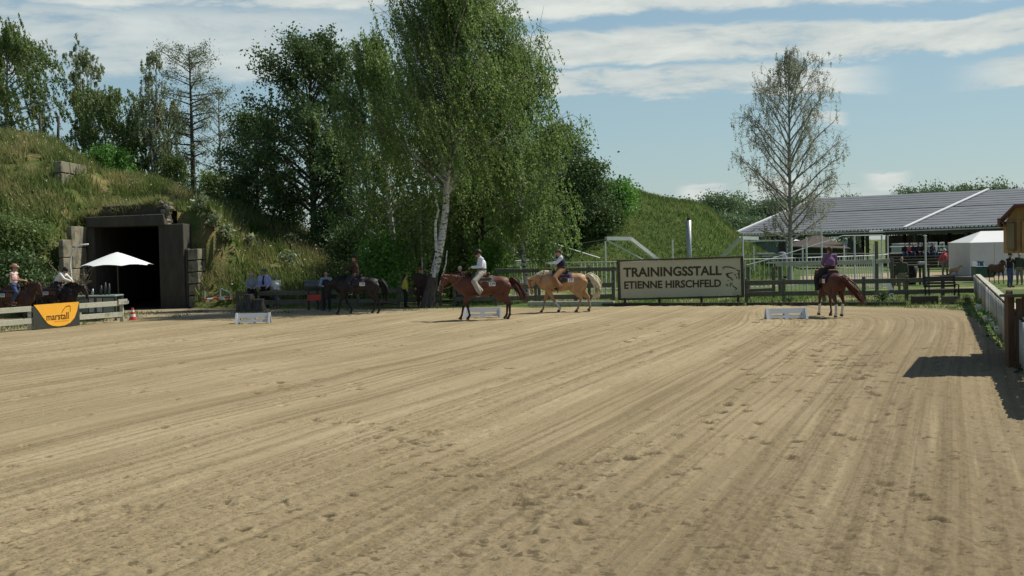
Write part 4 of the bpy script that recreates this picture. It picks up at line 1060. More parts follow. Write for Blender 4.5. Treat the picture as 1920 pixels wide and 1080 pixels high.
def rail_fence(name, label, posts, hs, m, rails=None, pw=.13, ph=1.1, rh=.17, rt=.045, side=-1, skip=(), group=None, jitter=.02, postm=None, cat='fence'):
    """posts: list of ground points; hs: rail centre heights."""
    P = [Vector(p) for p in posts]
    t = thing(name, label, cat, (P[0].x, P[0].y, P[0].z), group=group)
    r = random.Random(len(label))
    for p in P:
        mb = MB(); mb.box((p.x, p.y, p.z + ph / 2 - .1), (pw, pw, ph + .2 + r.uniform(-.02, .04)), rz=r.uniform(-.1, .1)); mb.build('post', postm or m, t, bevel=.01)
    for i in range(len(P) - 1):
        d = (P[i + 1] - P[i]).normalized(); nn = Vector((-d.y, d.x, 0)) * side * (pw / 2 + rt / 2 + .004)
        for j, hh in enumerate(hs):
            if (i, j) in skip: continue
            a = P[i] + nn + Vector((0, 0, hh + r.uniform(-jitter, jitter))); b = P[i + 1] + nn + Vector((0, 0, hh + r.uniform(-jitter, jitter)))
            b = b - d * .012
            mb = MB(); mb.beam(a, b, rt, rh); mb.build('rail', m, t, bevel=.008)
    return t
g0 = -0.03
def gv(px, py): p = G(px, py, g0); return Vector((p.x, p.y, g0))

# ---- back fence of the arena
bf_px = [(446, 580), (520, 579.0), (596, 578.0), (672, 577.0), (748, 575.5), (826, 574.0)]
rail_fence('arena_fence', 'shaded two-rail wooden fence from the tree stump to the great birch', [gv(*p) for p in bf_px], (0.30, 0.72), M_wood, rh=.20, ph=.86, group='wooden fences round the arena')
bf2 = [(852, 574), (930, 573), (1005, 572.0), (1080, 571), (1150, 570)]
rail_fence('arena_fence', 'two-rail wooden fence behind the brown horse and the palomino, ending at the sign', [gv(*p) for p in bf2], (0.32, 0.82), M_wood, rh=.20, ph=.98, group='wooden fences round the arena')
bf3 = [(1400, 567), (1470, 566.5), (1545, 566), (1620, 565), (1700, 563.5), (1768, 562), (1832, 560.5)]
rail_fence('arena_fence', 'two-rail wooden fence from the sign to the back right corner', [gv(*p) for p in bf3], (0.36, 0.84), M_wood, rh=.19, ph=1.0, group='wooden fences round the arena')
# low timber beam on the ground below the sign fence
mb = MB(); a = gv(990, 574); b = gv(1150, 573); mb.beam(a + Vector((0, -.5, .12)), b + Vector((0, -.5, .12)), .2, .2)
o = mb.build('timber_beam', M_woodpale, org=tuple(a), bevel=.02); tag(o, 'long squared timber lying on the ground behind the palomino', 'beam')
for i, (pa, pb) in enumerate([((1130, 574.5), (1395, 573.5)), ((1400, 573.5), (1700, 573))]):
    a = gv(*pa); b = gv(*pb); mb = MB(); mb.beam(a + Vector((0, 0, .07)), b + Vector((0, 0, .07)), .12, .14)
    o = mb.build('kerb_board', M_wooddark, org=tuple(a), bevel=.01); tag(o, ['dark low board along the sand below the sign', 'dark low board along the sand right of the sign'][i], 'board')

# ---- sign
ys = gv(1160, 574).y - .25
def S(px, py): return at(px, py, ys)
sg = thing('sign_board', 'big beige sign with dark wooden frame reading TRAININGSSTALL ETIENNE HIRSCHFELD', 'sign', (S(1275, 570).x, ys, g0))
c00 = S(1161, 563); c10 = S(1393, 557); c01 = S(1158, 486); c11 = S(1390, 479)
mx_ = lambda a, b, t: a + (b - a) * t
M_beige = mat('beige_board', (0.50, 0.46, 0.32), 0.7, 0.07, 0.8, dirt=((0.40, 0.36, 0.25), .7, .58))
M_text = mat('dark_olive_print', (0.055, 0.045, 0.02), 0.7, 0.05)
mb = MB(); f = Vector((0, .03, 0)); i0, i1, i2, i3 = S(1163, 559), S(1391, 553), S(1388, 484), S(1161, 491)
mb.add([i0, i1, i2, i3, i0 + f, i1 + f, i2 + f, i3 + f], [(0, 1, 2, 3), (4, 7, 6, 5), (0, 4, 5, 1), (1, 5, 6, 2), (2, 6, 7, 3), (3, 7, 4, 0)])
mb.build('panel', M_beige, sg)
for a, b in ((S(1159, 561.5), S(1394, 555.5)), (S(1156, 489), S(1393, 481.5))):
    mb = MB(); mb.beam(a, b, .13, .075); mb.build('frame_rail', M_wooddark, sg, bevel=.01)
for a, b in ((S(1161.5, 563), S(1159, 487)), (S(1393, 557), S(1391, 480))):
    mb = MB(); mb.beam(a, b, .12, .07, up=(0, 1, 0)); mb.build('frame_post', M_wooddark, sg, bevel=.01)
for px in (1172, 1237, 1316, 1385):
    mb = MB(); p = S(px, 555); mb.beam((p.x, ys + .12, p.z + .9), (p.x, ys + .12, -.1), .1, .1, up=(0, 1, 0)); mb.build('post', M_wooddark, sg, bevel=.01)
def sign_text(txt, x0, x1, yb, yt, bold, name):
    a = S(x0, yb); b = S(x1, yb - (x1 - x0) * .022); xd = b - a; hgt = (S(x0, yt) - a).length
    text_mesh(txt, name, M_text, sg, a + Vector((0, -.010, 0)), xd, xd.length, hgt, .004, bold)
sign_text('TRAININGSSTALL', 1169, 1353, 520, 502, .028, 'lettering')
sign_text('ETIENNE HIRSCHFELD', 1170.5, 1352, 542, 527.5, .026, 'lettering')
mb = MB(); og = S(1353, 545); sx = (S(1390, 545) - og).x; sz = (S(1353, 497) - og).z
L_ = lambda x, y: ((x - 170) / 480., (840 - y) / 640.)     # logo pixels to board
for pts, w in [([(190, 262), (240, 246), (330, 248), (410, 262), (480, 290), (520, 305)], .022), ([(210, 300), (235, 285), (250, 265)], .014),
               ([(535, 325), (570, 345), (600, 350), (632, 362)], .022), ([(600, 355), (600, 400), (598, 470), (600, 530), (618, 548)], .024), ([(560, 420), (585, 430), (590, 410)], .02),
               ([(495, 430), (515, 470)], .026), ([(535, 500), (545, 545)], .024), ([(455, 400), (400, 402), (330, 415), (285, 425), (320, 460), (310, 480), (360, 510), (400, 530), (440, 580), (455, 590)], .030),
               ([(350, 462), (330, 440)], .02), ([(380, 640), (385, 700), (380, 745)], .015), ([(430, 640), (410, 690)], .018), ([(440, 700), (460, 745), (510, 775), (540, 800), (500, 825)], .022), ([(325, 675), (280, 695), (330, 735)], .016), ([(310, 590), (370, 588)], .010), ([(580, 570), (600, 552)], .014)]:
    stroke(mb, [L_(*q) for q in pts], w, ys - .016, (og.x, 0, og.z), sx, sz)
mb.build('horse_head_logo', M_text, sg)

# ---- left fence with the orange banner
Lp = [gv(*p) for p in [(-120, 634), (-30, 627), (57, 620.0), (144, 612), (229, 604.5)]]
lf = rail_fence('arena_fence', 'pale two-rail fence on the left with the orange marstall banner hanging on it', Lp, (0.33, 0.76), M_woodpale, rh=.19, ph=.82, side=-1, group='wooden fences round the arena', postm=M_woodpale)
a = Lp[2]; b = Lp[3]; d = (b - a).normalized(); nn = Vector((d.y, -d.x, 0))
if nn.y > 0: nn = -nn
M_bdark = mat('dark_green_board', (0.04, 0.045, 0.035), .8, .2)
bn = thing('banner', 'orange half-round marstall banner on a dark board hung on the left fence', 'banner', tuple(a))
W = (b - a).length
def BP(u, z, off): return a + d * (u * W) + nn * (.15 + off) + Vector((0, 0, z))
mb = MB(); q = [BP(.0, .04, 0), BP(1.0, .04, 0), BP(1.0, .86, 0), BP(.0, .86, 0)]; f = nn * -.02
mb.add(q + [p + f for p in q], [(0, 1, 2, 3), (4, 7, 6, 5), (0, 4, 5, 1), (1, 5, 6, 2), (2, 6, 7, 3), (3, 7, 4, 0)]); mb.build('backing_board', M_bdark, bn)
M_or = mat('orange_banner', (0.86, 0.42, 0.035), .7, .06, 1.2, bump=.9, bscale=2.2)
out = [(.015, .90), (.10, .70), (.20, .43), (.30, .20), (.40, .11), (.52, .075), (.66, .09), (.78, .17), (.88, .34), (.94, .58), (.99, .91)]
vs = [BP(u, z, .012) for u, z in out]; n = len(vs)
mb = MB(); mb.add(vs + [v - nn * .008 for v in vs], [tuple(range(n)), tuple(reversed(range(n, 2 * n)))] + [(i, i + n, (i + 1) % n + n, (i + 1) % n) for i in range(n)])
mb.build('orange_cloth', M_or, bn)
M_btxt = mat('brown_print', (0.10, 0.035, 0.01), .7, .05)
text_mesh('marstall', 'lettering', M_btxt, bn, BP(.27, .315, .016), d, W * .48, .25, .002, .012)
mb = MB()
pts = [(.60, .56), (.645, .68), (.69, .765), (.75, .79), (.79, .775), (.79, .65), (.785, .55)]
for i in range(len(pts) - 1):
    p, q = BP(*pts[i], .020), BP(*pts[i + 1], .020); mb.beam(p, q, .004, .022 if i < 4 else .014)
mb.build('horse_neck_logo', M_btxt, bn)
mb = MB()
for k in range(13):
    mb.box(BP(.44 + k * .0245, .255 + (.006 if k % 3 else 0), .017), (.022 + .01 * (k % 2), .004, .022), rz=math.atan2(d.y, d.x))
mb.build('small_print', mat('ochre_print', (0.45, .2, .02)), bn)
# pale plate at the end of the left fence
p = Lp[4] + Vector((.03, -.12, .80)); mb = MB(); mb.box(p + Vector((.05, 0, 0)), (.5, .05, .2), rz=math.atan2(d.y, d.x) ); mb.build('end_cap_board', M_woodpale, lf)

# ---- jump markers
M_mark = mat('marker_white', (0.62, 0.62, 0.60), 0.5, 0.08, 3, dirt=((0.36, 0.33, 0.27), 3.0, 0.58))
def marker(label, px, pyb, w_px):
    p = G(px, pyb, 0); t = thing('arena_marker', label, 'arena marker', (p.x, p.y, 0.0), group='white arena markers')
    s = FPX / p.y; W = w_px / s; H = .36; D = .17
    def pan(u0, u1, z0, z1, sgn, name='panel_board'):
        mb = MB()
        def Q(u, z, o): return Vector((p.x + (u - .5) * W, p.y + sgn * (D * (1 - z / H) + .02 + o), z))
        v = [Q(u0, z0, 0), Q(u1, z0, 0), Q(u1, z1, 0), Q(u0, z1, 0)]; w = [q + Vector((0, sgn * -.02, 0)) for q in v]
        mb.add(v + w, [(0, 1, 2, 3), (4, 7, 6, 5), (0, 4, 5, 1), (1, 5, 6, 2), (2, 6, 7, 3), (3, 7, 4, 0)]); mb.build(name, M_mark, t)
    for sgn in (-1, 1):
        pan(0, 1, .20, H, sgn); pan(0, 1, .045, .13, sgn)
        for u0, u1 in ((0, .115), (.44, .56), (.885, 1)): pan(u0, u1, .13, .20, sgn, 'slot_divider')
        for u0, u1 in ((0, .08), (.45, .55), (.92, 1)): pan(u0, u1, 0, .045, sgn, 'foot')
    for u in (0.004, .996):
        x = p.x + (u - .5) * W
        for sgn in (-1, 1):
            mb = MB(); mb.beam((x, p.y + sgn * (D + .07), 0), (x, p.y + sgn * .02, H + .01), .035, .07, up=(1, 0, 0)); mb.build('end_leg', M_mark, t)
    return t
marker('white slotted arena marker on the sand at the left, below the spectators', 475, 606, 62)
marker('white slotted arena marker behind the legs of the brown horse', 905, 595.3, 68)
marker('white slotted arena marker on the right beside the chestnut horse', 1474, 598.5, 74)

# ---- traffic cone
p = G(249, 601, g0)
cn = thing('traffic_cone', 'red and white striped traffic cone at the end of the left fence', 'traffic cone', (p.x, p.y, g0))
M_red = mat('red_plastic', (0.62, 0.07, 0.04), .5, .08); M_cw = mat('cone_white', (.78, .76, .72), .5, .05)
mb = MB(); mb.box((p.x, p.y, g0 + .025), (.34, .34, .04)); mb.build('base', M_red, cn, bevel=.01)
zz = [.045, .15, .25, .34, .42, .50]; R_c = lambda z: .13 * (1 - z / .62) + .018
for i in range(5):
    mb = MB(); c = Vector((p.x, p.y, g0)); mb.tube([c + Vector((0, 0, zz[i])), c + Vector((0, 0, zz[i + 1]))], [R_c(zz[i]), R_c(zz[i + 1])], 14); mb.build('red_band' if i % 2 == 0 else 'white_band', M_red if i % 2 == 0 else M_cw, cn)

# ---- right fence with cloth
c0 = gv(1834, 560.5); near = Vector((12.7, 34.4, g0)); dirn = (near - c0).normalized()
RP = [c0 + dirn * k * 2.35 for k in range(17) if c0.y + dirn.y * k * 2.35 > 8]
rf = rail_fence('arena_fence', 'wooden fence with light cloth hung on it, running along the right side to the kiosk', RP, (0.34, 0.84), M_wood, rh=.17, ph=.98, side=1, group='wooden fences round the arena')
for i in range(len(RP) - 1):
    a, b = RP[i], RP[i + 1]
    mb = MB(); mb.beam(a + Vector((0, 0, 1.0)), b + Vector((0, 0, 1.0)), .18, .04); mb.build('top_board', M_woodpale, rf, bevel=.006)
r = random.Random(12)
M_cl2 = mat('grey_white_cloth', (.50, .51, .47), .9, .12, 1.4, trans=.35); M_cl3 = mat('pink_cloth', (.5, .3, .28), .9, .1, 2, trans=.3); M_cl4 = mat('green_cloth', (.30, .42, .27), .9, .1, 2, trans=.35)
sd = Vector((dirn.y, -dirn.x, 0)); 
if sd.x > 0: sd = -sd
for i in range(len(RP) - 1):
    a, b = RP[i], RP[i + 1]; u = 0.03
    while u < .93:
        w = r.uniform(.20, .5); g = r.choice([.02, .03, .09])
        if i > 9: w, g = .5, .01
        u1 = min(.97, u + w); zb = r.uniform(.16, .30) if i < 10 else .12
        m = r.choice([M_cl2, M_cl2, M_cloth, M_cl3, M_cl4]) if i < 7 else M_cl2
        N_ = 7; v = []
        for k in range(N_):
            q = a + (b - a) * (u + (u1 - u) * k / (N_ - 1)) + sd * (.155 + .018 * math.sin(k * 2.1 + i))
            v += [q + Vector((0, 0, zb + r.uniform(-.02, .02))), q + Vector((0, 0, .985))]
        mb = MB(); mb.add(v, [(2 * k, 2 * k + 2, 2 * k + 3, 2 * k + 1) for k in range(N_ - 1)])
        o = mb.build('cloth_panel', m, rf, smooth=True); md = o.modifiers.new('t', 'SOLIDIFY'); md.thickness = .004
        u = u1 + g
# white flower pots at its foot
M_pot = mat('white_pot', (.8, .8, .78), .4, .04)
for i, (px, py) in enumerate([(1853, 606), (1866, 614), (1874, 628), (1838, 583)]):
    p = G(px, py, g0); t = thing('flower_pot', ['white pot by the right fence, second from the corner', 'white pot in the middle of those near the kiosk', 'white pot nearest the kiosk at the foot of the fence', 'white pot nearest the back right corner'][i], 'flower pot', (p.x, p.y, g0), group='pots along the right fence')
    mb = MB(); mb.tube([(p.x, p.y, g0), (p.x, p.y, g0 + .22), (p.x, p.y, g0 + .24)], [.10, .15, .16], 12); mb.build('pot', M_pot, t, smooth=True)
    rr_ = np.random.default_rng(i); P = np.array([p.x, p.y, g0 + .30]) + rr_.normal(size=(160, 3)) * [.10, .10, .07]
    link_mesh('plant', leaf_mesh('plant', P, .07, rr_, org=(p.x, p.y, g0)), L_bright, t)

# ---- kiosk at the right edge
YK = 26.0
def K(px, py, Y=YK): return at(px, py, Y)
kx0 = K(1889, 560).x; kd = 3.4; kw = 2.3; sh = .30
ks = thing('wooden_kiosk', 'golden timber judges kiosk cut off by the right edge, with a hinged shutter', 'kiosk', (kx0 + kw / 2, YK + kd / 2, g0))
def kxat(y): return kx0 + (y - YK) * .385
zc = K(1893, 554).z; zb = K(1893, 475).z; ze = K(1886, 415).z; zr = zb + 1.15
def wall(name, x0, x1, y, z0, z1, m, t=.05, vert=True, n=None, step=.14):
    """boarding in separate planks"""
    x = x0; k = 0
    while x < x1 - .01:
        xn = min(x + step, x1); mb = MB(); mb.box(((x + xn) / 2, y + (.004 if k % 2 else 0), (z0 + z1) / 2), (xn - x - .006, t, z1 - z0)); mb.build(name, m, ks); x = xn; k += 1
wall('plank', kx0, kx0 + kw, YK, zb, ze + .02, M_hut)
wall('plank', kx0, kx0 + .13, YK, g0, zc - .04, M_hutdark, step=.13)
wall('plank', kx0 + .28, kx0 + kw, YK - .0, g0, zc - .04, M_hutdark)
for k in range(int(kd / .28)):
    y = YK + .1 + k * .28
    mb = MB(); mb.box((kxat(y + .14) , y + .14, (g0 + zc - .04) / 2), (.04, .27, zc - .04 - g0)); mb.build('side_plank', M_hutdark, ks)
    mb = MB(); mb.box((kxat(y + .14), y + .14, (zb + ze) / 2), (.04, .27, ze - zb)); mb.build('side_plank', M_hut, ks)
mb = MB(); mb.box((kx0 + kw / 2 - .05, YK - .12, zc), (kw + .16, .42, .05)); mb.build('counter', M_hutdark, ks, bevel=.01)
mb = MB(); mb.box((kx0 + .2, YK - .06, (g0 + zc) / 2 - .03), (.09, .09, zc - g0 - .06)); mb.build('counter_leg', M_hutdark, ks)
for (x, y) in ((kx0 + kw - .05, YK + .08), (kxat(YK + kd) + kw - .05, YK + kd)):
    mb = MB(); mb.box((x, y, (g0 + ze) / 2), (.09, .09, ze - g0)); mb.build('corner_post', M_hut, ks)
# shutter
s0 = K(1887.5, 468, YK - .09); s1 = K(1901, 418, YK - .09)
mb = MB(); mb.box(((s0.x + s1.x) / 2, YK - .09, (s0.z + s1.z) / 2), (s1.x - s0.x, .04, s1.z - s0.z)); mb.build('shutter', mat('weathered_shutter', (.20, .15, .08), .7, .15), ks, bevel=.01)
mb = MB(); mb.box((s1.x + .035, YK - .05, (s0.z + s1.z) / 2), (.05, .05, s1.z - s0.z + .05)); mb.build('shutter_frame', M_hutdark, ks)
mb = MB(); mb.box((kx0 + .33, YK - .045, (zb + ze) / 2), (.12, .04, ze - zb)); mb.build('trim_board', M_hut, ks)
# roof: shallow, edge beam, red-brown felt
ov = .14
rz0 = ze + .0
M_felt = mat('red_brown_felt', (.15, .055, .045), .9, .2, 5)
xa0 = kx0 - ov
mb = MB()
rh_ = K(1902, 389).z
ya_, yb_ = YK - .30, YK + kd + .15
def rp(x, y, z): return Vector((x + (y - YK) * .385, y, z))
mb.add([rp(xa0, ya_, rz0), rp(xa0 + .30, ya_, rh_), rp(xa0 + kw + .5, ya_, rh_ + .12), rp(xa0, yb_, rz0), rp(xa0 + .30, yb_, rh_), rp(xa0 + kw + .5, yb_, rh_ + .12),
        rp(xa0, ya_, rz0 + .04), rp(xa0 + .28, ya_, rh_ + .05), rp(xa0 + kw + .5, ya_, rh_ + .17), rp(xa0, yb_, rz0 + .04), rp(xa0 + .28, yb_, rh_ + .05), rp(xa0 + kw + .5, yb_, rh_ + .17)],
       [(0, 3, 4, 1), (1, 4, 5, 2), (6, 7, 10, 9), (7, 8, 11, 10), (0, 1, 7, 6), (1, 2, 8, 7), (3, 9, 10, 4), (4, 10, 11, 5), (0, 6, 9, 3), (2, 5, 11, 8)])
mb.build('roof', M_felt, ks)
mb = MB(); mb.beam(rp(xa0 - .01, ya_ - .02, rz0 - .02), rp(xa0 - .01, yb_, rz0 - .02), .05, .16); mb.build('fascia_board', M_hutdark, ks)
mb = MB(); mb.add([rp(kx0, YK + .01, ze), rp(kx0 + kw, YK + .01, ze), rp(kx0 + kw, YK + .01, rh_ + .1), rp(kx0 + .16, YK + .01, rh_ - .005)], [(0, 1, 2, 3)]); o = mb.build('gable_board', M_hut, ks); md = o.modifiers.new('t', 'SOLIDIFY'); md.thickness = .03

# ---- bench, planter logs, small white sign
b0 = G(1738, 568, g0); yb0 = b0.y + 1.0
bx0, bx1 = at(1736, 560, yb0).x, at(1797, 560, yb0).x
bt = thing('park_bench', 'dark slatted bench behind the fence in the right corner', 'bench', ((bx0 + bx1) / 2, yb0, g0))
for k in range(4):
    mb = MB(); z = .58 + k * .115; mb.box(((bx0 + bx1) / 2, yb0 + .28 + k * .03, z), (bx1 - bx0, .03, .085)); mb.build('back_slat', M_wooddark, bt, bevel=.006)
for k in range(4):
    mb = MB(); mb.box(((bx0 + bx1) / 2, yb0 - .22 + k * .125, .45), (bx1 - bx0, .095, .03)); mb.build('seat_slat', M_wooddark, bt, bevel=.006)
for x in (bx0 + .06, bx1 - .06):
    mb = MB(); mb.beam((x, yb0 - .22, .44), (x, yb0 - .26, g0), .06, .05, up=(1, 0, 0)); mb.beam((x, yb0 + .24, .44), (x, yb0 + .30, g0), .06, .05, up=(1, 0, 0)); mb.beam((x, yb0 + .24, .40), (x, yb0 + .38, .98), .05, .05, up=(1, 0, 0)); mb.beam((x, yb0 - .24, .62), (x, yb0 + .28, .66), .05, .04); mb.beam((x, yb0 - .22, .42), (x, yb0 - .24, .62), .04, .04, up=(1, 0, 0))
    mb.build('cast_side', M_black, bt)
for i, (xa_, xb_) in enumerate([(1711, 1768), (1769, 1802)]):
    a = G(xa_, 571, g0); b = G(xb_, 571, g0); mb = MB(); mb.box(((a.x + b.x) / 2, a.y + .12, .13), (b.x - a.x, .26, .33))
    o = mb.build('timber_block', [M_wooddark, M_wood][i], org=((a.x + b.x) / 2, a.y, g0), bevel=.02); tag(o, ['long dark timber block in front of the bench', 'shorter, paler timber block in front of the bench'][i], 'timber block')
p = G(1675, 570, g0); y = p.y + .5
sgn = thing('small_sign', 'small tilted white sign on a wire frame in the grass left of the bench', 'sign', (at(1672, 560, y).x, y, g0))
a = at(1660, 531, y); b = at(1670, 531, y); c = at(1675.5, 543, y); e = at(1665, 544, y); f = Vector((0, .02, 0))
mb = MB(); mb.add([e, c, b, a, e + f, c + f, b + f, a + f], [(0, 1, 2, 3), (4, 7, 6, 5), (0, 4, 5, 1), (1, 5, 6, 2), (2, 6, 7, 3), (3, 7, 4, 0)]); mb.build('panel', M_white, sgn)
fr = [at(1668, 551, y), at(1675, 551, y), at(1676, 559, y), at(1669, 559, y)]
mb = MB()
for i in range(4): mb.beam(fr[i], fr[(i + 1) % 4], .025, .03)
mb.build('lower_frame', M_white, sgn)
mb = MB(); mb.tube([at(1666, 531, y + .04), (at(1677, 566, y).x, y + .04, g0 - .05)], .02, 6); mb.build('stake', M_wooddark, sgn)
# dark bush clump behind the small sign, box plant right of the marker
for i, (px, py, R_, h_, lab) in enumerate([(1655, 566, .42, .45, 'low dark shrub behind the small white sign'), (1481, 569, .18, .32, 'small round dark plant at the edge of the sand above the right marker'), (1810, 570, .2, .38, 'weedy green tuft at the corner post of the right fence'), (1800, 574, .16, .3, 'weedy tuft beside the timber blocks')]):
    p = G(px, py, g0); tree('shrub', lab, 'shrub', (p.x, p.y, g0), h_, R_, [L_dark, L_dark, L_mid, L_mid][i], B_dark, 300 + i, 'round', lo=.02, n_limbs=14, nleaf=900, lsize=.05, tr=.02, sigma=.07, sub=3, tw=False)

# ================================================================ HORSE WALKER (round pen behind the fence)
YC = 75.0; cxw = gx(1291, YC).x
wk = thing('horse_walker', 'round horse walker with tall grey mast, pale beams and picket ring behind the sign', 'horse walker', (cxw, YC, g0))
m0 = at(1291, 413, YC)
mb = MB(); mb.tube([(m0.x + .02, YC, g0), (m0.x, YC, m0.z)], .15, 14); mb.build('mast', M_metal, wk, smooth=True)
mb = MB(); mb.tube([(m0.x, YC, m0.z), (m0.x, YC, m0.z + .12)], [.12, .10], 10); mb.build('mast_cap', M_black, wk)
hub = Vector((cxw, YC, 1.3))
def beam_to(pts, w, name='arm'):
    for a, b in zip(pts[:-1], pts[1:]):
        mb = MB(); mb.beam(a, b, w, w); mb.build(name, M_pipe, wk)
beam_to([at(1240, 493, YC), at(1181, 447.5, YC - 2)], .20); beam_to([at(1181, 447.5, YC - 2), at(1136, 447, YC - 3)], .20)
beam_to([at(1228, 499, YC), at(1137, 450, YC - 3)], .08)
beam_to([at(1340, 495, YC), at(1390, 446, YC - 2)], .18); beam_to([at(1390, 446, YC - 2), at(1420, 447, YC - 1)], .18); beam_to([at(1394, 452, YC), at(1416, 453.5, YC)], .07)
def cable(pts, Ys, r, name, m=M_metal, sag=0):
    P = [at(px, py, Y) for (px, py), Y in zip(pts, Ys)]
    mb = MB(); mb.tube(P, r, 5); mb.build(name, m, wk)
cable([(900, 462), (940, 459), (1000, 452), (1030, 454), (1090, 456.5), (1137, 449)], [68] * 6, .022, 'cable', M_wooddark)
cable([(1030, 454), (1070, 467), (1125, 484)], [67] * 3, .03, 'cable')
cable([(1400, 497), (1450, 484), (1500, 468), (1552, 452), (1580, 442), (1656, 441)], [68] * 6, .025, 'cable', M_pipe)
# pickets of the ring
RW = 10.8; NP = 286
pk = MB(); pk.box((0, 0, .85), (.035, .02, 1.7)); pkm = pk.mesh('picket'); pkm.materials.append(M_pipe)
gap = lambda th: False
for i in range(NP):
    th = 2 * PI * i / NP
    x = RW * math.cos(th); yv = RW * math.sin(th)
    if yv > 6: continue
    px_ = 960 + 2500 * (cxw + x) / (YC + yv)
    if 1026 < px_ < 1088 or abs(math.cos(th)) > .93 or math.cos(th) > .86: continue
    o = bpy.data.objects.new('picket', pkm); COL.objects.link(o); o.parent = wk; o.location = (x, yv, random.uniform(-.02, .02)); o.rotation_euler = (0, 0, th)
for zz_ in (.35, 1.68):
    mb = MB(); mb.tube([(cxw + RW * math.cos(2 * PI * i / 60), YC + RW * math.sin(2 * PI * i / 60), zz_) for i in range(61)], .022, 5, cap=False); mb.build('ring_rail', M_pipe, wk)
for i in range(20):
    th = 2 * PI * (i + .35) / 20; x = cxw + RW * math.cos(th); yv = YC + RW * math.sin(th); hh = 2.7 if yv < YC else 2.2
    mb = MB(); mb.tube([(x, yv, g0), (x, yv, hh)], .045, 6); mb.build('ring_post', M_pipe, wk)
# second wooden fence in front of the walker
def hb(px, py, Y): return at(px, py, Y)
def plank_run(name, label, pts, Y, zoff, posts, th=.16, m=M_wood, m2=None, cat='fence', depthw=.05):
    a = hb(*pts[0], Y); t = thing(name, label, cat, (a.x, Y, g0), group='wooden fences behind the arena')
    for i in range(len(pts) - 1):
        a = hb(*pts[i], Y); b = hb(*pts[i + 1], Y); mb = MB(); mb.beam(a, b - (b - a).normalized() * .015, depthw, th); mb.build('rail', m, t, bevel=.008)
        if zoff:
            mb = MB(); mb.beam(a + Vector((0, 0, zoff)), b + Vector((0, 0, zoff)) - (b - a).normalized() * .015, .14, .035); mb.build('top_board', m2 or M_woodpale, t)
    for px, py in posts:
        p = hb(px, py, Y + .12); mb = MB(); mb.box((p.x, p.y, (p.z + g0) / 2), (.14, .14, p.z - g0)); mb.build('post', M_wood, t, bevel=.01)
    return t
plank_run('back_fence', 'grey wooden rail with bright top edge before the pickets, left of the sign', [(928, 509), (1010, 507.5), (1103, 505.5), (1157, 504.5)], 61.5, .12, [(930, 504), (1010, 502), (1104, 497), (1150, 500)])
plank_run('back_fence', 'pale thick rail fence behind the chestnut horse', [(1454, 495.5), (1558, 493), (1636, 491.0)], 62, 0, [(1462, 494), (1561, 492)], .22, M_woodpale)
plank_run('back_fence', 'short pale rail fence ending at the table, right of the chestnut rider', [(1642, 490.5), (1669, 489)], 62, 0, [(1643, 452), (1672, 484)], .20, M_woodpale)
plank_run('back_fence', 'lower wooden rail right of the sign behind the arena fence', [(1398, 545), (1450, 543)], 60, 0, [(1402, 500), (1450, 500)], .14)
for i, (px, pt) in enumerate([(1484, 446), (1540, 430), (1735, 440)]):
    p = at(px, pt, 70); mb = MB(); mb.tube([(p.x, 70, g0), (p.x, 70, p.z)], .045, 6)
    o = mb.build('pipe_post', M_pipe, org=(p.x, 70, g0)); tag(o, ['thin pale pipe post just right of the bare birch trunk', 'thin pale pipe post above the chestnut rider', 'thin pale pipe post before the barn, left of the red-shirted walker'][i], 'post')

# ================================================================ BARN
zeave = 3.06
EL = at(1373, 440, 137); ER = at(1884, 421.5, 113)
u = (ER - EL); u.z = 0; Lb = u.length; u.normalize(); v = Vector((-u.y, u.x, 0))
if v.y < 0: v = -v
# push the ridge back square to the eave until it meets the picture of the left rake end
best = None
for w in np.arange(4, 40, .1):
    q = EL + v * w
    d_ = ray(1531, 372); Y = q.y; pr = Vector((0, 0, CAMH)) + d_ * (Y / d_.y)
    if best is None or abs(pr.x - q.x) < best[0]: best = (abs(pr.x - q.x), w, pr.z)
wr = best[1]; RL = EL + v * wr; RL.z = best[2]
ext = 26.0
slope_e = (ER.z - EL.z) / Lb
def EV(s, t):
    """point of the near roof slope: s metres along the eave, t=0 eave .. 1 ridge"""
    e = EL + u * s; e.z = EL.z + slope_e * s
    r_ = RL + u * s; r_.z = RL.z + slope_e * s + RIDGE_K * s
    return e + (r_ - e) * t
rr_pt = at(1912, 354, 100)
RIDGE_K = 0.0
# choose how the ridge runs so that it passes the picture's right end
def ridge_px(s):
    p = EV(s, 1); d = p - Vector((0, 0, CAMH)); dep = d.dot(F0); return 960 + FPX * d.dot(CR) / dep, 540 - FPX * d.dot(CU) / dep
for it in range(60):
    s_ = min(np.arange(0, 120, .5), key=lambda s: abs(ridge_px(s)[0] - 1912)); err = ridge_px(s_)[1] - 354
    RIDGE_K += (err / FPX * 110) / max(s_, 1) * .5
print('barn: eave length', Lb, 'width', wr, 'ridge z', RL.z, 'ridge_k', RIDGE_K, 'u', u, 'v', v, EL, ER)
LB = Lb + ext
M_pv = mat('solar_panel_grey', (.175, .185, .19), .6, .12, .6, spec=.3)
M_gap = mat('dark_panel_gap', (.13, .135, .137), .6, .1)
bn_ = thing('open_barn', 'long open barn with a grey solar-panel roof, white verge strips and dark posts', 'barn', (EL.x, EL.y, g0))
n1 = (EV(1, 0) - EV(0, 0)).cross(EV(0, 1) - EV(0, 0)).normalized()
if n1.z < 0: n1 = -n1
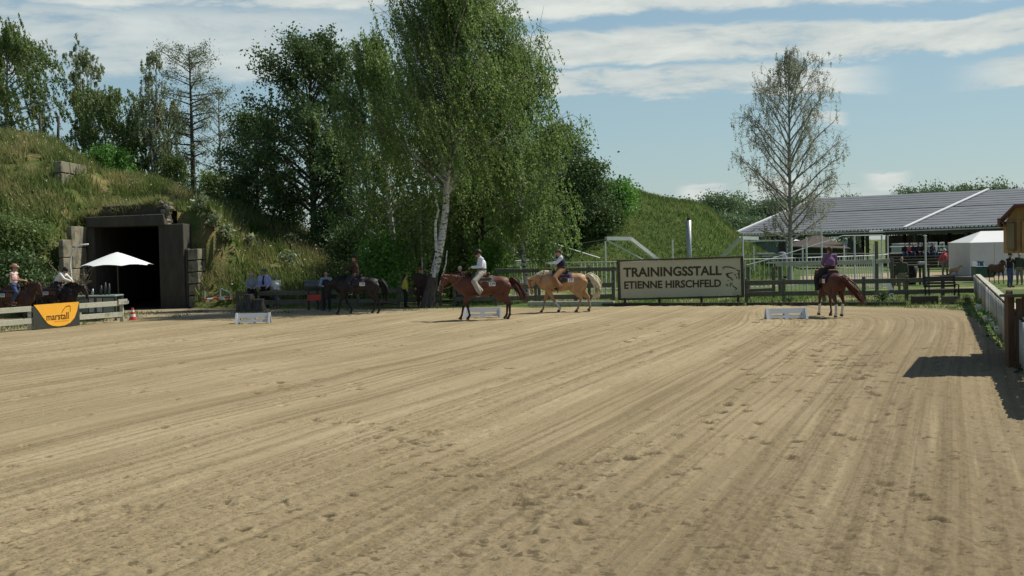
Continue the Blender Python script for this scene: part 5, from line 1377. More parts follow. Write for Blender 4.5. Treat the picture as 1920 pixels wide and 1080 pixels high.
def slab(name, s0, s1, t0, t1, lift, m, thick=.06, parent=bn_):
    q = [EV(s0, t0), EV(s1, t0), EV(s1, t1), EV(s0, t1)]; q = [p + n1 * lift for p in q]; w = [p - n1 * thick for p in q]
    mb = MB(); mb.add(q + w, [(0, 1, 2, 3), (4, 7, 6, 5), (0, 4, 5, 1), (1, 5, 6, 2), (2, 6, 7, 3), (3, 7, 4, 0)]); return mb.build(name, m, parent)
slab('roof_deck', 0, LB, 0, 1, 0, M_gap, .1)
nr = 15; smid = None
# where the white strip crosses (photo x 1700 on the eave)
def eave_px(s):
    p = EV(s, 0); d = p - Vector((0, 0, CAMH)); return 960 + FPX * d.dot(CR) / d.dot(F0)
smid = float(min(np.arange(0, 100, .25), key=lambda s: abs(eave_px(s) - 1697)))
for k in range(nr):
    t0 = k / nr + .005; t1 = (k + 1) / nr - .005
    if k == 8: t0 += .014
    for (sa, sb) in ((.35, smid - .25), (smid + .25, LB)):
        slab('panel_row', sa, sb, t0, t1, .04, M_pv, .025)
slab('verge_strip', -.12, .28, -.01, 1.0, .16, M_white, .14); slab('verge_strip', smid - .18, smid + .18, 0, 1.0, .17, M_white, .09)
# corrugated eave: pale ends of the sheet ribs
mb = MB(); k = 0; s = .3
while s < LB:
    p = EV(s, 0) - v * .08; mb.box(p + Vector((0, 0, -.03)), (.20, .16, .10), rz=math.atan2(u.y, u.x)); s += .42
o = mb.build('eave_ribs', M_white, bn_); tag(o, kind='stuff')
mb = MB(); a = EV(0, 0) + Vector((0, 0, -.22)); b = EV(LB, 0) + Vector((0, 0, -.22)); mb.beam(a + v * .05, b + v * .05, .08, .12); mb.build('gutter', M_pipe, bn_)
mb = MB(); mb.beam(a + v * .2 + Vector((0, 0, -.2)), b + v * .2 + Vector((0, 0, -.2)), .15, .26); mb.build('eave_beam', M_wooddark, bn_)
# far slope
mb = MB(); fa, fb = EV(0, 1), EV(LB, 1); fc = fb + v * wr * .95; fd = fa + v * wr * .95; fc.z = EL.z + .2; fd.z = EL.z; o = mb.quad(fa, fb, fc, fd).build('far_roof_slope', M_gap, bn_); md = o.modifiers.new('t', 'SOLIDIFY'); md.thickness = .1
def ppost(s, tt, w=.24, m=M_wooddark):
    p = EV(s, 0) + v * tt; mb = MB(); zt = p.z + min(tt / wr, 1) * (EV(s, 1).z - EV(s, 0).z) * (1 if tt <= wr else (2 - tt / wr)) - .14
    mb.box((p.x, p.y, (zt + g0) / 2), (w, w, zt - g0), rz=math.atan2(u.y, u.x)); mb.build('barn_post', m, bn_)
s = .8
while s < LB:
    ppost(s, .35); ppost(s, wr); ppost(s, wr * 1.85); s += 5.2
mb = MB()
a = EV(0, 0) + v * wr * 1.9; b = EV(LB, 0) + v * wr * 1.9
mb.quad((a.x, a.y, g0), (b.x, b.y, g0), (b.x, b.y, 2.75), (a.x, a.y, 2.75)); o = mb.build('rear_boarding', M_wooddark, bn_); md = o.modifiers.new('t', 'SOLIDIFY'); md.thickness = .06
# hedge behind the barn, so that the open bays look into green shade
for i in range(9):
    q = EV(3 + i * 7.5, 0) + v * (wr * 2.4)
    tree('hedge_tree', f'dark tree seen through the barn bays, ' + ['furthest left', 'second from the left', 'third from the left', 'left of the middle', 'in the middle', 'right of the middle', 'third from the right', 'second from the right', 'furthest right'][i], 'tree', (q.x, q.y, g0), 4.4, 4.2, L_dark, B_dark, 400 + i, 'round', lo=.03, n_limbs=24, nleaf=3600, lsize=.4, tr=.12, sigma=.5, sub=4, tw=False, group='trees behind the barn')
# grandstand
YG = 104.0
def Q(px, py, Y=YG): return at(px, py, Y)
gs = thing('grandstand', 'low dark stepped grandstand with pale metal railings under the barn eave', 'grandstand', (Q(1745, 500).x, YG, g0))
for k, py in enumerate((497, 491.5, 486, 480.5, 475)):
    a = Q(1668, py + 1.5, YG + k * .7); b = Q(1826, py - 2, YG + k * .7); mb = MB(); mb.beam(a, b, .36, .07); mb.build('bench_plank', M_wood, gs)
    mb = MB(); mb.beam(a + Vector((0, .3, -.14)), b + Vector((0, .3, -.14)), .04, .2); mb.build('riser_board', M_wooddark, gs)
for px in (1672, 1725, 1759, 1800):
    a = Q(px, 498, YG - .1); b = Q(px, 461, YG + 3.4); mb = MB(); mb.tube([(a.x, a.y, g0), (a.x, a.y, .3), (b.x, b.y, b.z - .9), b], .03, 5); mb.build('railing_post', M_pipe, gs)
for dz in (0, 12):
    mb = MB(); mb.tube([Q(1668, 463 + dz, YG + 3.3), Q(1826, 461 + dz, YG + 3.3)], .03, 5); mb.build('handrail', M_pipe, gs)
# trailers and boards seen through the barn
def boxthing(name, label, cat, px0, py0, px1, py1, Y, dep, m, extra=None, bev=.02):
    a = at(px0, py1, Y); b = at(px1, py0, Y); t = thing(name, label, cat, ((a.x + b.x) / 2, Y, min(a.z, g0) if a.z < .3 else g0))
    mb = MB(); mb.box(((a.x + b.x) / 2, Y + dep / 2, (a.z + b.z) / 2), (b.x - a.x, dep, abs(b.z - a.z))); mb.build('body', m, t, bevel=bev); return t, a, b
M_trailer = mat('trailer_grey', (.42, .44, .42), .6, .08, 2)
for (x0, y0, x1, y1, lab) in [(1686, 455.5, 1727, 499, 'pale grey trailer behind the grandstand on the left'), (1741, 454, 1755, 499, 'narrow pale grey cabinet behind the grandstand')]:
    t, a, b = boxthing('trailer', lab, 'trailer', x0, y0, x1, y1, 116, 2.2, M_trailer)
    mb = MB(); mb.box(((a.x + b.x) / 2, 115.95, b.z - .5), ((b.x - a.x) * .5, .04, .3)); mb.build('window', M_black, t)
t, a, b = boxthing('poster_board', 'white board with a dark printed emblem seen inside the barn', 'poster', 1762, 454, 1771, 470.5, 112, .06, M_white)
mb = MB(); c = at(1766.5, 462, 111.94)
for k in range(5):
    an = k * 1.25; mb.beam(c, c + Vector((math.cos(an) * .22, 0, math.sin(an) * .28)), .01, .06)
mb.tube([(c.x + .17 * math.cos(q * PI / 6), 111.93, c.z + .17 * math.sin(q * PI / 6)) for q in range(13)], .02, 4); mb.build('printed_emblem', M_ink, t)
mb = MB(); mb.box((at(1764, 480, 112).x, 112.03, .6), (.06, .05, 1.3)); mb.build('stand', M_metal, t)
t, a, b = boxthing('poster_board', 'narrow white board left of the emblem board inside the barn', 'poster', 1753.5, 454, 1757.5, 470.5, 112, .06, M_white)
mb = MB(); mb.box(((a.x + b.x) / 2, 112.05, .6), (.06, .05, 1.3)); mb.build('stand', M_metal, t)
# white marquees
def tent(label, Y, xl, xr, ye_l, ye_r, ridge, dep, base, apexl):
    a = at(xl, ye_l, Y); b = at(xr, ye_r, Y); r0 = at(apexl, ridge, Y + dep / 2); t = thing('marquee_tent', label, 'tent', ((a.x + b.x) / 2, Y + dep / 2, g0), group='white marquee tents')
    L = b.x - a.x; r1 = Vector((b.x - (r0.x - a.x), Y + dep / 2, r0.z + (b.z - a.z)))
    A, B, Cc, D = a, b, Vector((b.x, Y + dep, b.z)), Vector((a.x, Y + dep, a.z))
    mb = MB(); mb.add([A, B, Cc, D, r0, r1], [(0, 1, 5, 4), (2, 3, 4, 5), (3, 0, 4), (1, 2, 5)]); o = mb.build('roof', M_tent, t); md = o.modifiers.new('t', 'SOLIDIFY'); md.thickness = .02
    n = 3
    for k in range(n):
        x0 = a.x + L * k / n + .01; x1 = a.x + L * (k + 1) / n - .01; mb = MB(); mb.box(((x0 + x1) / 2, Y, (a.z + g0) / 2), (x1 - x0, .02, a.z - g0)); mb.build('wall_sheet', M_tentw, t)
    for x in (a.x, b.x):
        mb = MB(); mb.box((x, Y + dep / 2, (a.z + g0) / 2), (.02, dep - .04, a.z - g0)); mb.build('side_sheet', M_tentw, t)
    return t
M_tent = mat('tent_white', (.80, .81, .78), .6, .03, 1, trans=.15); M_tentw = mat('tent_wall', (.60, .62, .60), .7, .06, 1.2, trans=.1)
tent('white marquee with a pointed roof left of the kiosk', 86, 1818.5, 1955, 455, 452, 433.5, 4.2, 0, 1839)
tent('small white marquee far behind the chestnut rider', 140, 1588, 1617, 467, 466, 447, 4.5, 0, 1590)
tent('white tent roof glimpsed through the branches of the bare birch', 150, 1480, 1500, 452, 451, 446, 3, 0, 1486)
# stored stuff behind the walker: dark sheds and stacked pale boards
M_shed = mat('grey_green_shed', (.16, .19, .17), .8, .15, 1.5); M_rust = mat('brown_roof_sheet', (.085, .065, .05), .85, .3, 3)
t, a, b = boxthing('shed', 'low grey shed under the roof edge, left of the bare birch trunk', 'shed', 1402, 452, 1475, 500, 118, 4, M_shed)
mb = MB(); mb.box(((a.x + b.x) / 2, 119.9, b.z + .06), (b.x - a.x + .5, 4.6, .10)); mb.build('roof', M_white, t)
mb = MB(); p = at(1466, 462, 117.9); mb.box((p.x, 117.93, p.z - .1), (.55, .05, .9)); mb.build('door', M_wooddark, t)
t, a, b = boxthing('shed', 'dark shed with a brown sagging roof behind the chestnut rider', 'shed', 1500, 458, 1585, 500, 116, 5, mat('dark_green_boards', (.05, .06, .045), .85, .2))
mb = MB(); q0 = at(1494, 462, 115.5); q1 = at(1540, 441, 118); q2 = at(1596, 466, 115.5); 
mb.add([q0, q1, q2, q0 + Vector((0, 5, 0)), q1 + Vector((0, 3, 0)), q2 + Vector((0, 5, 0))], [(0, 1, 4, 3), (1, 2, 5, 4), (0, 2, 1)]); o = mb.build('roof', M_rust, t); md = o.modifiers.new('t', 'SOLIDIFY'); md.thickness = .12
rb = random.Random(2)
sb = thing('board_stack', 'untidy stack of pale boards and sheets between the sign and the bare birch', 'stack of boards', (at(1440, 490, 90).x, 90, g0))
for k in range(9):
    px = rb.uniform(1425, 1452); py = 492 - k * 2.0; w = rb.uniform(16, 34)
    a = at(px - w / 2, py, 90); b = at(px + w / 2, py - rb.uniform(-1, 2), 90); mb = MB(); mb.beam(a, b, 1.1, .09 if k % 3 else .05); mb.build('board', [M_white, M_wood, M_trailer][k % 3], sb)
mb = MB(); c = at(1440, 497, 90); mb.box((c.x, 90, (g0 + .95) / 2), (1.2, 1, .98)); mb.build('trestle', M_wooddark, sb)
t, a, b = boxthing('covered_machine', 'blue-grey machine under a cover just left of the bare birch trunk', 'machine', 1462, 477, 1478, 499, 84, 1.2, mat('blue_grey_cover', (.13, .15, .19), .7, .1), bev=.15)
mb = MB(); mb.ell(((a.x + b.x) / 2, 84.6, b.z), (.3, .5, .18), 12, 8); mb.build('cover_top', mat('blue_grey_cover', (.13, .15, .19)), t, smooth=True)
for x in (-.2, .2):
    mb = MB(); mb.tube([((a.x + b.x) / 2 + x, 83.97, .18), ((a.x + b.x) / 2 + x, 84.1, .18)], .2, 12); mb.build('wheel', M_black, t)
# picnic table with a box on it, in front of the grandstand
YT = 72.0
tb_ = thing('wooden_table', 'tall dark plank table behind the fence, left of the red-shirted walker', 'table', (at(1712, 515, YT).x, YT, g0))
a = at(1675, 498.0, YT); b = at(1744, 496.5, YT); mb = MB(); mb.beam(a, b, .8, .07); mb.build('tabletop', M_wooddark, tb_, bevel=.01)
for px in (1680, 1728, 1737.5):
    p = at(px, 498, YT); 
    for yy in (-.3, .3):
        mb = MB(); mb.box((p.x, YT + yy, (p.z - .03 + g0) / 2), (.10, .10, p.z - .04 - g0)); mb.build('leg', M_wooddark, tb_)
c = at(1728, 493.3, YT); mb = MB(); mb.box((c.x, YT, c.z), (.36, .3, .16)); o = mb.build('box', M_trailer, org=(c.x, YT, c.z - .08), bevel=.02); tag(o, 'pale box standing on the dark plank table', 'box')
c = at(1710, 508, YT + .9); z0 = g0; mb = MB(); mb.tube([(c.x, YT + .9, g0), (c.x, YT + .9, .55), (c.x, YT + .9, 1.05)], [.20, .26, .31], 16)
o = mb.build('barrel_planter', M_black, org=(c.x, YT + .9, g0), smooth=True); tag(o, 'black tapering tub standing behind the plank table', 'tub')
# green bin and folding chair near the tent
t, a, b = boxthing('green_bin', 'long dark green bin in front of the marquee', 'bin', 1830, 501, 1864, 521, 74, .8, mat('bin_green', (.05, .10, .075), .5, .1))
mb = MB(); mb.box(((a.x + b.x) / 2, 74.4, b.z + .03), (b.x - a.x + .06, .86, .06)); mb.build('lid', mat('bin_green', (.05, .1, .075)), t, bevel=.02)
def chair(label, px, py, Y, m):
    p = at(px, py, Y); t = thing('folding_chair', label, 'chair', (p.x, Y, g0), group='folding chairs by the marquee'); z = .45
    mb = MB(); mb.box((p.x, Y, z), (.42, .42, .03)); mb.build('seat', m, t)
    mb = MB(); mb.box((p.x, Y + .24, z + .36), (.42, .03, .42)); mb.build('backrest', m, t)
    for dx in (-.19, .19):
        mb = MB(); mb.beam((p.x + dx, Y - .2, g0), (p.x + dx, Y + .26, z + .55), .03, .03, up=(1, 0, 0)); mb.beam((p.x + dx, Y + .22, g0), (p.x + dx, Y - .18, z), .03, .03, up=(1, 0, 0)); mb.build('leg', M_white, t)
chair('white folding chair beside the green bin, left one', 1832, 500, 80, M_white); chair('blue-seated folding chair beside the green bin, right one', 1841, 500, 80, mat('blue_cloth', (.05, .1, .2), .8))

# ================================================================ LEFT SIDE THINGS
# parasol
p = G(222, 588, g0); YP = 55.0
px0 = at(220, 500, YP)
um = thing('parasol', 'white garden parasol in front of the black bunker doorway', 'parasol', (px0.x, YP, g0))
zt = at(221, 473, YP).z; zr_ = at(221, 497, YP).z; Rr = (at(288, 497, YP).x - at(153, 497, YP).x) / 2
mb = MB(); mb.tube([(px0.x + .02, YP, g0), (px0.x, YP, zt)], .025, 8); mb.build('pole', M_wooddark, um)
N8 = 8; NS = 5
M_para = mat('parasol_cloth', (.86, .88, .84), .8, .02, 1, trans=.10)
for k in range(N8):
    a0 = 2 * PI * (k + .5) / N8; a1 = 2 * PI * (k + 1.5) / N8; vs = []; fs = []
    for j in range(NS + 1):
        q = j / NS; R_ = Rr * (.12 + .88 * q); z = zt - .04 - (zt - zr_ - .10) * q ** 1.05
        for i in range(4):
            w = i / 3; aa = a0 + (a1 - a0) * w; rr_q = R_ * (math.cos(PI / N8) / math.cos((w - .5) * 2 * PI / N8)) * (1 - .03 * math.sin(PI * w) * q)
            vs.append((px0.x + math.cos(aa) * rr_q, YP + math.sin(aa) * rr_q, z - (.0 if 0 < i < 3 else .05) * q - (.03 * q)))
    for j in range(NS):
        for i in range(3): fs.append((j * 4 + i, (j + 1) * 4 + i, (j + 1) * 4 + i + 1, j * 4 + i + 1))
    mb = MB(); mb.add(vs, fs); o = mb.build('canopy_panel', M_para, um, smooth=True)
    aa = a0; mb = MB(); mb.beam((px0.x, YP, zt - .12), (px0.x + math.cos(aa) * Rr * .97, YP + math.sin(aa) * Rr * .97, zr_ - .03), .015, .02); mb.build('rib', M_wooddark, um)
mb = MB(); mb.tube([(px0.x, YP, zt - .06), (px0.x, YP, zt)], [Rr * .14, .05], 8); mb.build('vent_cap', M_para, um)
mb = MB(); mb.cyl((px0.x, YP, g0), .22, .09, 16); mb.build('base', M_conc, um)
# metal table / counter under the parasol
YT2 = 52.5
M_gg = mat('grey_green_metal', (.20, .25, .22), .5, .12, 2); M_gd = mat('dark_grey_metal', (.07, .075, .07), .5, .15, 2)
a = at(137, 557, YT2); b = at(217, 551, YT2)
ct = thing('metal_counter', 'grey-green metal counter under the parasol behind the left fence', 'counter', ((a.x + b.x) / 2, YT2 + .5, g0))
zt_ = .95; mb = MB(); mb.box(((a.x + b.x) / 2, YT2 + .55, zt_), (b.x - a.x, 1.15, .07)); mb.build('counter_top', M_gg, ct, bevel=.03)
for k in range(3):
    x0 = a.x + (b.x - a.x) * (k + .04) / 3; x1 = a.x + (b.x - a.x) * (k + .96) / 3; mb = MB(); mb.box(((x0 + x1) / 2, YT2 + .12, .60), (x1 - x0, .04, .56)); mb.build('front_panel', M_gg if k != 1 else M_metal, ct)
for x in (a.x + .05, (a.x + b.x) / 2, b.x - .05):
    for yy in (.08, 1.0):
        mb = MB(); mb.box((x, YT2 + yy, .45), (.08, .08, .95)); mb.build('leg', M_gd, ct)
mb = MB(); mb.box(((a.x + b.x) / 2, YT2 + .9, .5), (b.x - a.x - .1, .04, .8)); mb.build('back_panel', M_gd, ct)
for i, (px, h_) in enumerate([(189, .38), (197, .5), (204, .45), (173, .25)]):
    q = at(px, 550, YT2 + .6); mb = MB(); mb.tube([(q.x, q.y, .985), (q.x + .02, q.y, .985 + h_ * .6), (q.x + .03, q.y, .985 + h_)], [.05, .05, .02], 8)
    o = mb.build('bottle', M_gd if i < 3 else M_metal, org=(q.x, q.y, .985), smooth=True); tag(o, ['dark tall bottle on the metal counter, left of the three', 'tallest dark bottle on the metal counter', 'dark bottle on the metal counter nearest the parasol pole', 'short pale bottle standing alone on the metal counter'][i], 'bottle')
# curved white pipe
mb = MB(); y = 58.3
pts = [(134, 520), (131.5, 498), (132, 485), (136, 472), (143, 463), (152, 459), (166, 458)]
mb.tube([Vector((at(134, 520, y).x + .06, y, g0))] + [at(*q, y) for q in pts], .035, 8)
o = mb.build('curved_pipe', M_white, org=(at(134, 520, y).x, y, g0), smooth=True); tag(o, 'white pipe curving over in front of the sunlit wing wall', 'pipe')
# post with white top and a sloping hose
p = G(309, 577, g0); ps = thing('marker_post', 'thin dark green post with a white tip in front of the right bunker wall', 'post', (p.x, p.y, g0)); z1_ = at(309, 541, p.y).z; z2_ = at(309, 530, p.y).z
mb = MB(); mb.tube([(p.x, p.y, g0), (p.x, p.y, z1_)], .035, 8); mb.build('shaft', M_bdark, ps); mb = MB(); mb.tube([(p.x, p.y, z1_), (p.x, p.y, z2_)], .04, 8); mb.build('white_tip', M_white, ps)
# red and white jump poles stored in the grass
y = 62.0
jr = thing('jump_stand', 'folded white jump stand with a sloping brace in the grass below the mound', 'jump stand', (at(425, 560, y).x, y, g0))
for (a_, b_) in [((413, 541), (413, 562)), ((414, 541), (432, 549)), ((432, 547), (432, 562)), ((414, 556), (432, 556)), ((384, 545), (384, 560))]:
    mb = MB(); mb.beam(at(*a_, y), at(*b_, y), .05, .05, up=(0, 1, 0)); mb.build('bar', M_pipe, jr)
for i, (a_, b_) in enumerate([((378, 562), (432, 557)), ((386, 564), (420, 560)), ((400, 559), (436, 560))]):
    A = at(*a_, y + .2 * i); B = at(*b_, y + .2 * i); t = thing('jump_pole', ['longest red and white jump pole lying below the mound', 'short red and white jump pole in front of the pile', 'rear red and white jump pole of the pile'][i], 'jump pole', (A.x, A.y, g0), group='jump poles in the grass')
    for k in range(5):
        mb = MB(); mb.tube([A + (B - A) * k / 5, A + (B - A) * (k + 1) / 5], .05, 8); mb.build('stripe', [M_red, M_white][(k + i) % 2], t)
# water barrel lying on a rack, red crate
y = 58.6
br = thing('metal_drum', 'dark metal drum lying on its side on a rack behind the left fence', 'drum', (at(585, 545, y).x, y, g0)); a = at(572, 535.5, y); b = at(601, 534.5, y)
mb = MB(); mb.tube([a, a + (b - a) * .02, b - (b - a) * .02, b], [.20, .235, .235, .20], 20); mb.build('drum', mat('drum_metal', (.10, .11, .10), .35, .15, metal=.4), br, smooth=True)
for q in (.2, .8):
    c = a + (b - a) * q; mb = MB(); mb.beam((c.x, y - .2, g0), (c.x, y, c.z - .2), .05, .05, up=(1, 0, 0)); mb.beam((c.x, y + .2, g0), (c.x, y, c.z - .2), .05, .05, up=(1, 0, 0)); mb.build('rack_leg', M_wooddark, br)
y = 57.9; a = at(576, 563, y); b = at(602, 552, y)
rc = thing('red_crate', 'low red slatted crate behind the left fence below the drum', 'crate', ((a.x + b.x) / 2, y, g0))
for k in range(3):
    mb = MB(); z = a.z + (b.z - a.z) * (k + .3) / 3; mb.box(((a.x + b.x) / 2, y, z), (b.x - a.x, .05, .06)); mb.build('slat', M_red, rc); 
    mb = MB(); mb.box(((a.x + b.x) / 2, y + .5, z), (b.x - a.x, .05, .06)); mb.build('slat', M_red, rc)
for x in (a.x + .03, b.x - .03):
    for yy in (.03, .47):
        mb = MB(); mb.box((x, y + yy, (b.z + g0) / 2), (.05, .05, b.z - g0)); mb.build('corner_post', M_wooddark, rc)
# tree stumps by the spectators
for i, (px, py, r_b, h_) in enumerate([(452, 585, .20, .30), (466, 584.5, .25, .72), (484, 584, .30, .50)]):
    p = G(px, py, g0); mb = MB(); rs = random.Random(i); T_ = Tubes(); z = np.array([-.05, .15, h_ * .6, h_]); T_.add(np.array([[p.x, p.y, q] for q in z]), np.array([r_b * 1.2, r_b, r_b * .92, r_b * .9]), 12)
    st_ = thing('tree_stump', ['low dark stump at the left end of the fence', 'tall dark stump beside the grey-haired spectator', 'broad dark stump under the seated spectators'][i], 'stump', (p.x, p.y, g0))
    link_mesh('bark', T_.mesh('bark', (p.x, p.y, g0)), B_base, st_, smooth=True); mb.cyl((p.x, p.y, h_ - .01), r_b * .88, .02, 14); mb.build('cut_face', M_wood, st_)
# small number plates on the fence end and litter of white plates
p = at(237, 566.5, 48.5); mb = MB(); mb.box(p, (.16, .02, .10)); o = mb.build('label_plate', M_white, lf)
# ================================================================ HORSES
def coat(name, body, points, z0=.55, z1=.85, sheen=.6, belly=None):
    """Coat colour with darker lower legs (a real colour of the animal)."""
    if name in MATS: return MATS[name]
    m = bpy.data.materials.new(name); m.use_nodes = True; MATS[name] = m
    nt = m.node_tree; N = nt.nodes; L = nt.links; b = N['Principled BSDF']; b.inputs['Roughness'].default_value = sheen; b.inputs['Specular IOR Level'].default_value = .35
    tcn = N.new('ShaderNodeTexCoord'); sp = N.new('ShaderNodeSeparateXYZ'); L.new(tcn.outputs['Object'], sp.inputs[0])
    nz = N.new('ShaderNodeTexNoise'); nz.inputs['Scale'].default_value = 5; nz.inputs['Detail'].default_value = 5; L.new(tcn.outputs['Object'], nz.inputs[0])
    mr0 = N.new('ShaderNodeMapRange'); mr0.inputs[1].default_value = .3; mr0.inputs[2].default_value = .7; L.new(nz.outputs['Fac'], mr0.inputs[0])
    m0 = N.new('ShaderNodeMix'); m0.data_type = 'RGBA'; L.new(mr0.outputs[0], m0.inputs[0]); c = np.array(body); m0.inputs[6].default_value = (*(c * .82), 1); m0.inputs[7].default_value = (*(c * 1.15), 1)
    mr = N.new('ShaderNodeMapRange'); mr.interpolation_type = 'SMOOTHSTEP'; mr.inputs[1].default_value = z0; mr.inputs[2].default_value = z1; L.new(sp.outputs[2], mr.inputs[0])
    mx = N.new('ShaderNodeMix'); mx.data_type = 'RGBA'; L.new(mr.outputs[0], mx.inputs[0]); mx.inputs[6].default_value = (*points, 1); L.new(m0.outputs[2], mx.inputs[7])
    L.new(mx.outputs[2], b.inputs['Base Color'])
    return m

def horse(name, label, loc, yaw, C, mane_m, pose, hoof_m=None, tail=(.9,), plate='229', padm=None, saddlem=None, socks=None, scale=1.0, voxel=.017, stud=False, hand=(.45, 0, 1.78), seed=1, tack=True, bridle_m=None, tailpts=None):
    """x forward, y to its left, z up."""
    r = random.Random(seed); rn = np.random.default_rng(seed)
    t = thing(name, label, 'horse', loc, yaw); t.scale = (scale,) * 3
    body = MB()
    rings = [(-1.00, 1.20, .10, .08), (-.95, 1.19, .22, .17), (-.84, 1.18, .285, .25), (-.66, 1.19, .30, .285), (-.45, 1.175, .295, .28), (-.2, 1.14, .315, .295), (.08, 1.12, .34, .31), (.32, 1.14, .35, .285), (.50, 1.17, .33, .25), (.66, 1.15, .27, .21), (.76, 1.12, .17, .14), (.80, 1.11, .06, .05)]
    vs = []; nk = 20
    for x, z, rz_, ry in rings:
        for k in range(nk):
            a = 2 * PI * k / nk; vs.append((x, ry * math.copysign(abs(math.sin(a)) ** .92, math.sin(a)), z + rz_ * math.cos(a)))
    fs = [tuple(range(nk)), tuple((len(rings) - 1) * nk + k for k in reversed(range(nk)))]
    for i in range(len(rings) - 1):
        for k in range(nk): fs.append((i * nk + k, i * nk + (k + 1) % nk, (i + 1) * nk + (k + 1) % nk, (i + 1) * nk + k))
    body.add(vs, fs)
    body.cap((.38, 0, 1.42), (.10, 0, 1.40), .105, .07, .7); body.cap((-.45, 0, 1.38), (-.78, 0, 1.32), .12, .12, 1.2)
    # neck and head
    nb = Vector((.52, 0, 1.24)); poll = Vector(pose['poll']); nose = Vector(pose['nose']); mid = nb.lerp(poll, .5) + Vector((0, 0, pose.get('crest', .04)))
    body.cap(nb + Vector((.02, 0, -.02)), mid, .27, .175, .55); body.cap(mid, poll - (poll - mid).normalized() * .04, .175, .115, .60); body.cap(Vector((.62, 0, 1.05)), mid + Vector((0, 0, -.05)), .20, .14, .6)
    hd = (nose - poll).normalized(); sidev = Vector((0, 1, 0)); jn = hd.cross(sidev); 
    if jn.x > 0 and abs(hd.z) > .5: jn = -jn            # towards the throat
    if jn.z > 0 and abs(hd.z) <= .5: jn = -jn
    HL_ = (nose - poll).length
    body.cap(poll, poll + hd * HL_ * .45, .105, .092, .78); body.cap(poll + hd * HL_ * .35, poll + hd * HL_ * .88, .088, .060, .74)
    body.ell(poll + hd * HL_ * .30 + jn * .065, (.105, .072, .115), 12, 8); body.cap(poll + hd * HL_ * .80, poll + hd * (HL_ - .03), .060, .056, .95); body.ell(poll + hd * (HL_ - .06) + jn * .045, (.045, .042, .045), 10, 6)
    for s in (-1, 1):
        e0 = poll - hd * .04 + sidev * s * .055 - jn * .05; body.cap(e0, e0 - hd * .07 - jn * .07 + sidev * s * .015, .030, .010, .6)
        body.ell(poll + hd * HL_ * .25 + sidev * s * .068 - jn * .02, (.028, .018, .024), 8, 6)
    # legs
    hoofs = MB(); bones = MB()
    for s, dx, lf in ((1, *pose['fl']), (-1, *pose['fr'])):
        y = .165 * s
        sh_, elb = Vector((.56, y * .85, 1.12)), Vector((.46, y, .86)); kn = Vector((.50 + dx * .52 + lf * .35, y, .47 + lf * .28)); ft = Vector((.47 + dx - lf * .25, y * .95, .155 + lf)); hf = ft + Vector((.07 - lf * .5, 0, -.105 + lf * .12))
        body.cap(sh_, elb, .165, .115, .75); body.cap(elb, kn, .105, .052, .85); body.ell(kn, (.060, .052, .062), 10, 8); body.cap(kn, ft, .044, .036, .9, 10); body.ell(ft, (.047, .042, .045), 10, 6); body.cap(ft, hf, .038, .046, 1, 10)
        hb_ = MB(); hb_.tube([hf + Vector((-.015, 0, .03)), hf + Vector((.012, 0, -.045))], [.050, .064], 10); hb_.build('hoof', hoof_m or mat('hoof', (.06, .05, .04), .6), t, local=True, smooth=True)
    for s, dx, lf in ((1, *pose['hl']), (-1, *pose['hr'])):
        y = .165 * s
        hip, sti = Vector((-.70, y * .8, 1.20)), Vector((-.50 + dx * .25, y * 1.1, .90)); hk = Vector((-.90 + dx * .62 + lf * .2, y, .53 + lf * .4)); ft = Vector((-.86 + dx - lf * .2, y * .95, .16 + lf)); hf = ft + Vector((.07 - lf * .5, 0, -.11 + lf * .12))
        body.cap(hip, sti, .235, .145, .66); body.cap(Vector((-.88, y * .75, 1.12)), Vector((-.78 + dx * .4, y, .78)), .17, .09, .7); body.cap(sti, hk, .135, .058, .75); body.cap(Vector((-.80 + dx * .4, y, .80)), hk + Vector((-.02, 0, .03)), .07, .045, .8); body.ell(hk + Vector((-.015, 0, 0)), (.066, .05, .07), 10, 8)
        body.cap(hk, ft, .048, .038, .85, 10); body.ell(ft, (.048, .042, .046), 10, 6); body.cap(ft, hf, .039, .046, 1, 10)
        hb_ = MB(); hb_.tube([hf + Vector((-.015, 0, .03)), hf + Vector((.012, 0, -.045))], [.050, .064], 10); hb_.build('hoof', hoof_m or mat('hoof', (.06, .05, .04), .6), t, local=True, smooth=True)
    me = remesh(body, voxel, 4, 'body'); link_mesh('body', me, C, t)
    # eyes, nostrils
    for s in (-1, 1):
        mb = MB(); mb.ell(poll + hd * HL_ * .27 + sidev * s * .082 - jn * .022, (.020, .012, .018), 8, 6); mb.build('eye', M_black, t, local=True, smooth=True)
        mb = MB(); mb.ell(nose - hd * .03 + sidev * s * .043 - jn * .012, (.014, .010, .020), 8, 6); mb.build('nostril', M_black, t, local=True, smooth=True)
    # socks
    if socks:
        mb = MB()
        for which in socks:
            grp = {'fl': (1, 'f'), 'fr': (-1, 'f'), 'hl': (1, 'h'), 'hr': (-1, 'h')}[which]; dx, lf = pose[which]; y = .165 * grp[0] * .95
            if grp[1] == 'f': kn = Vector((.50 + dx * .52 + lf * .35, y, .47 + lf * .28)); ft = Vector((.47 + dx - lf * .25, y, .155 + lf))
            else: kn = Vector((-.90 + dx * .62 + lf * .2, y, .53 + lf * .4)); ft = Vector((-.86 + dx - lf * .2, y, .16 + lf))
            hf = ft + Vector((.07 - lf * .5, 0, -.105 + lf * .12)); mb.cap(kn.lerp(ft, .28), ft, .047, .046, 1, 12); mb.cap(ft, hf, .047, .050, 1, 12)
        link_mesh('leg_markings', remesh(mb, .014, 1, 'leg_markings'), mat('white_hair', (.62, .58, .5), .6, .06), t)
    # mane
    T = Tubes()
    ns = 64; crest0 = Vector((.34, 0, 1.50)); 
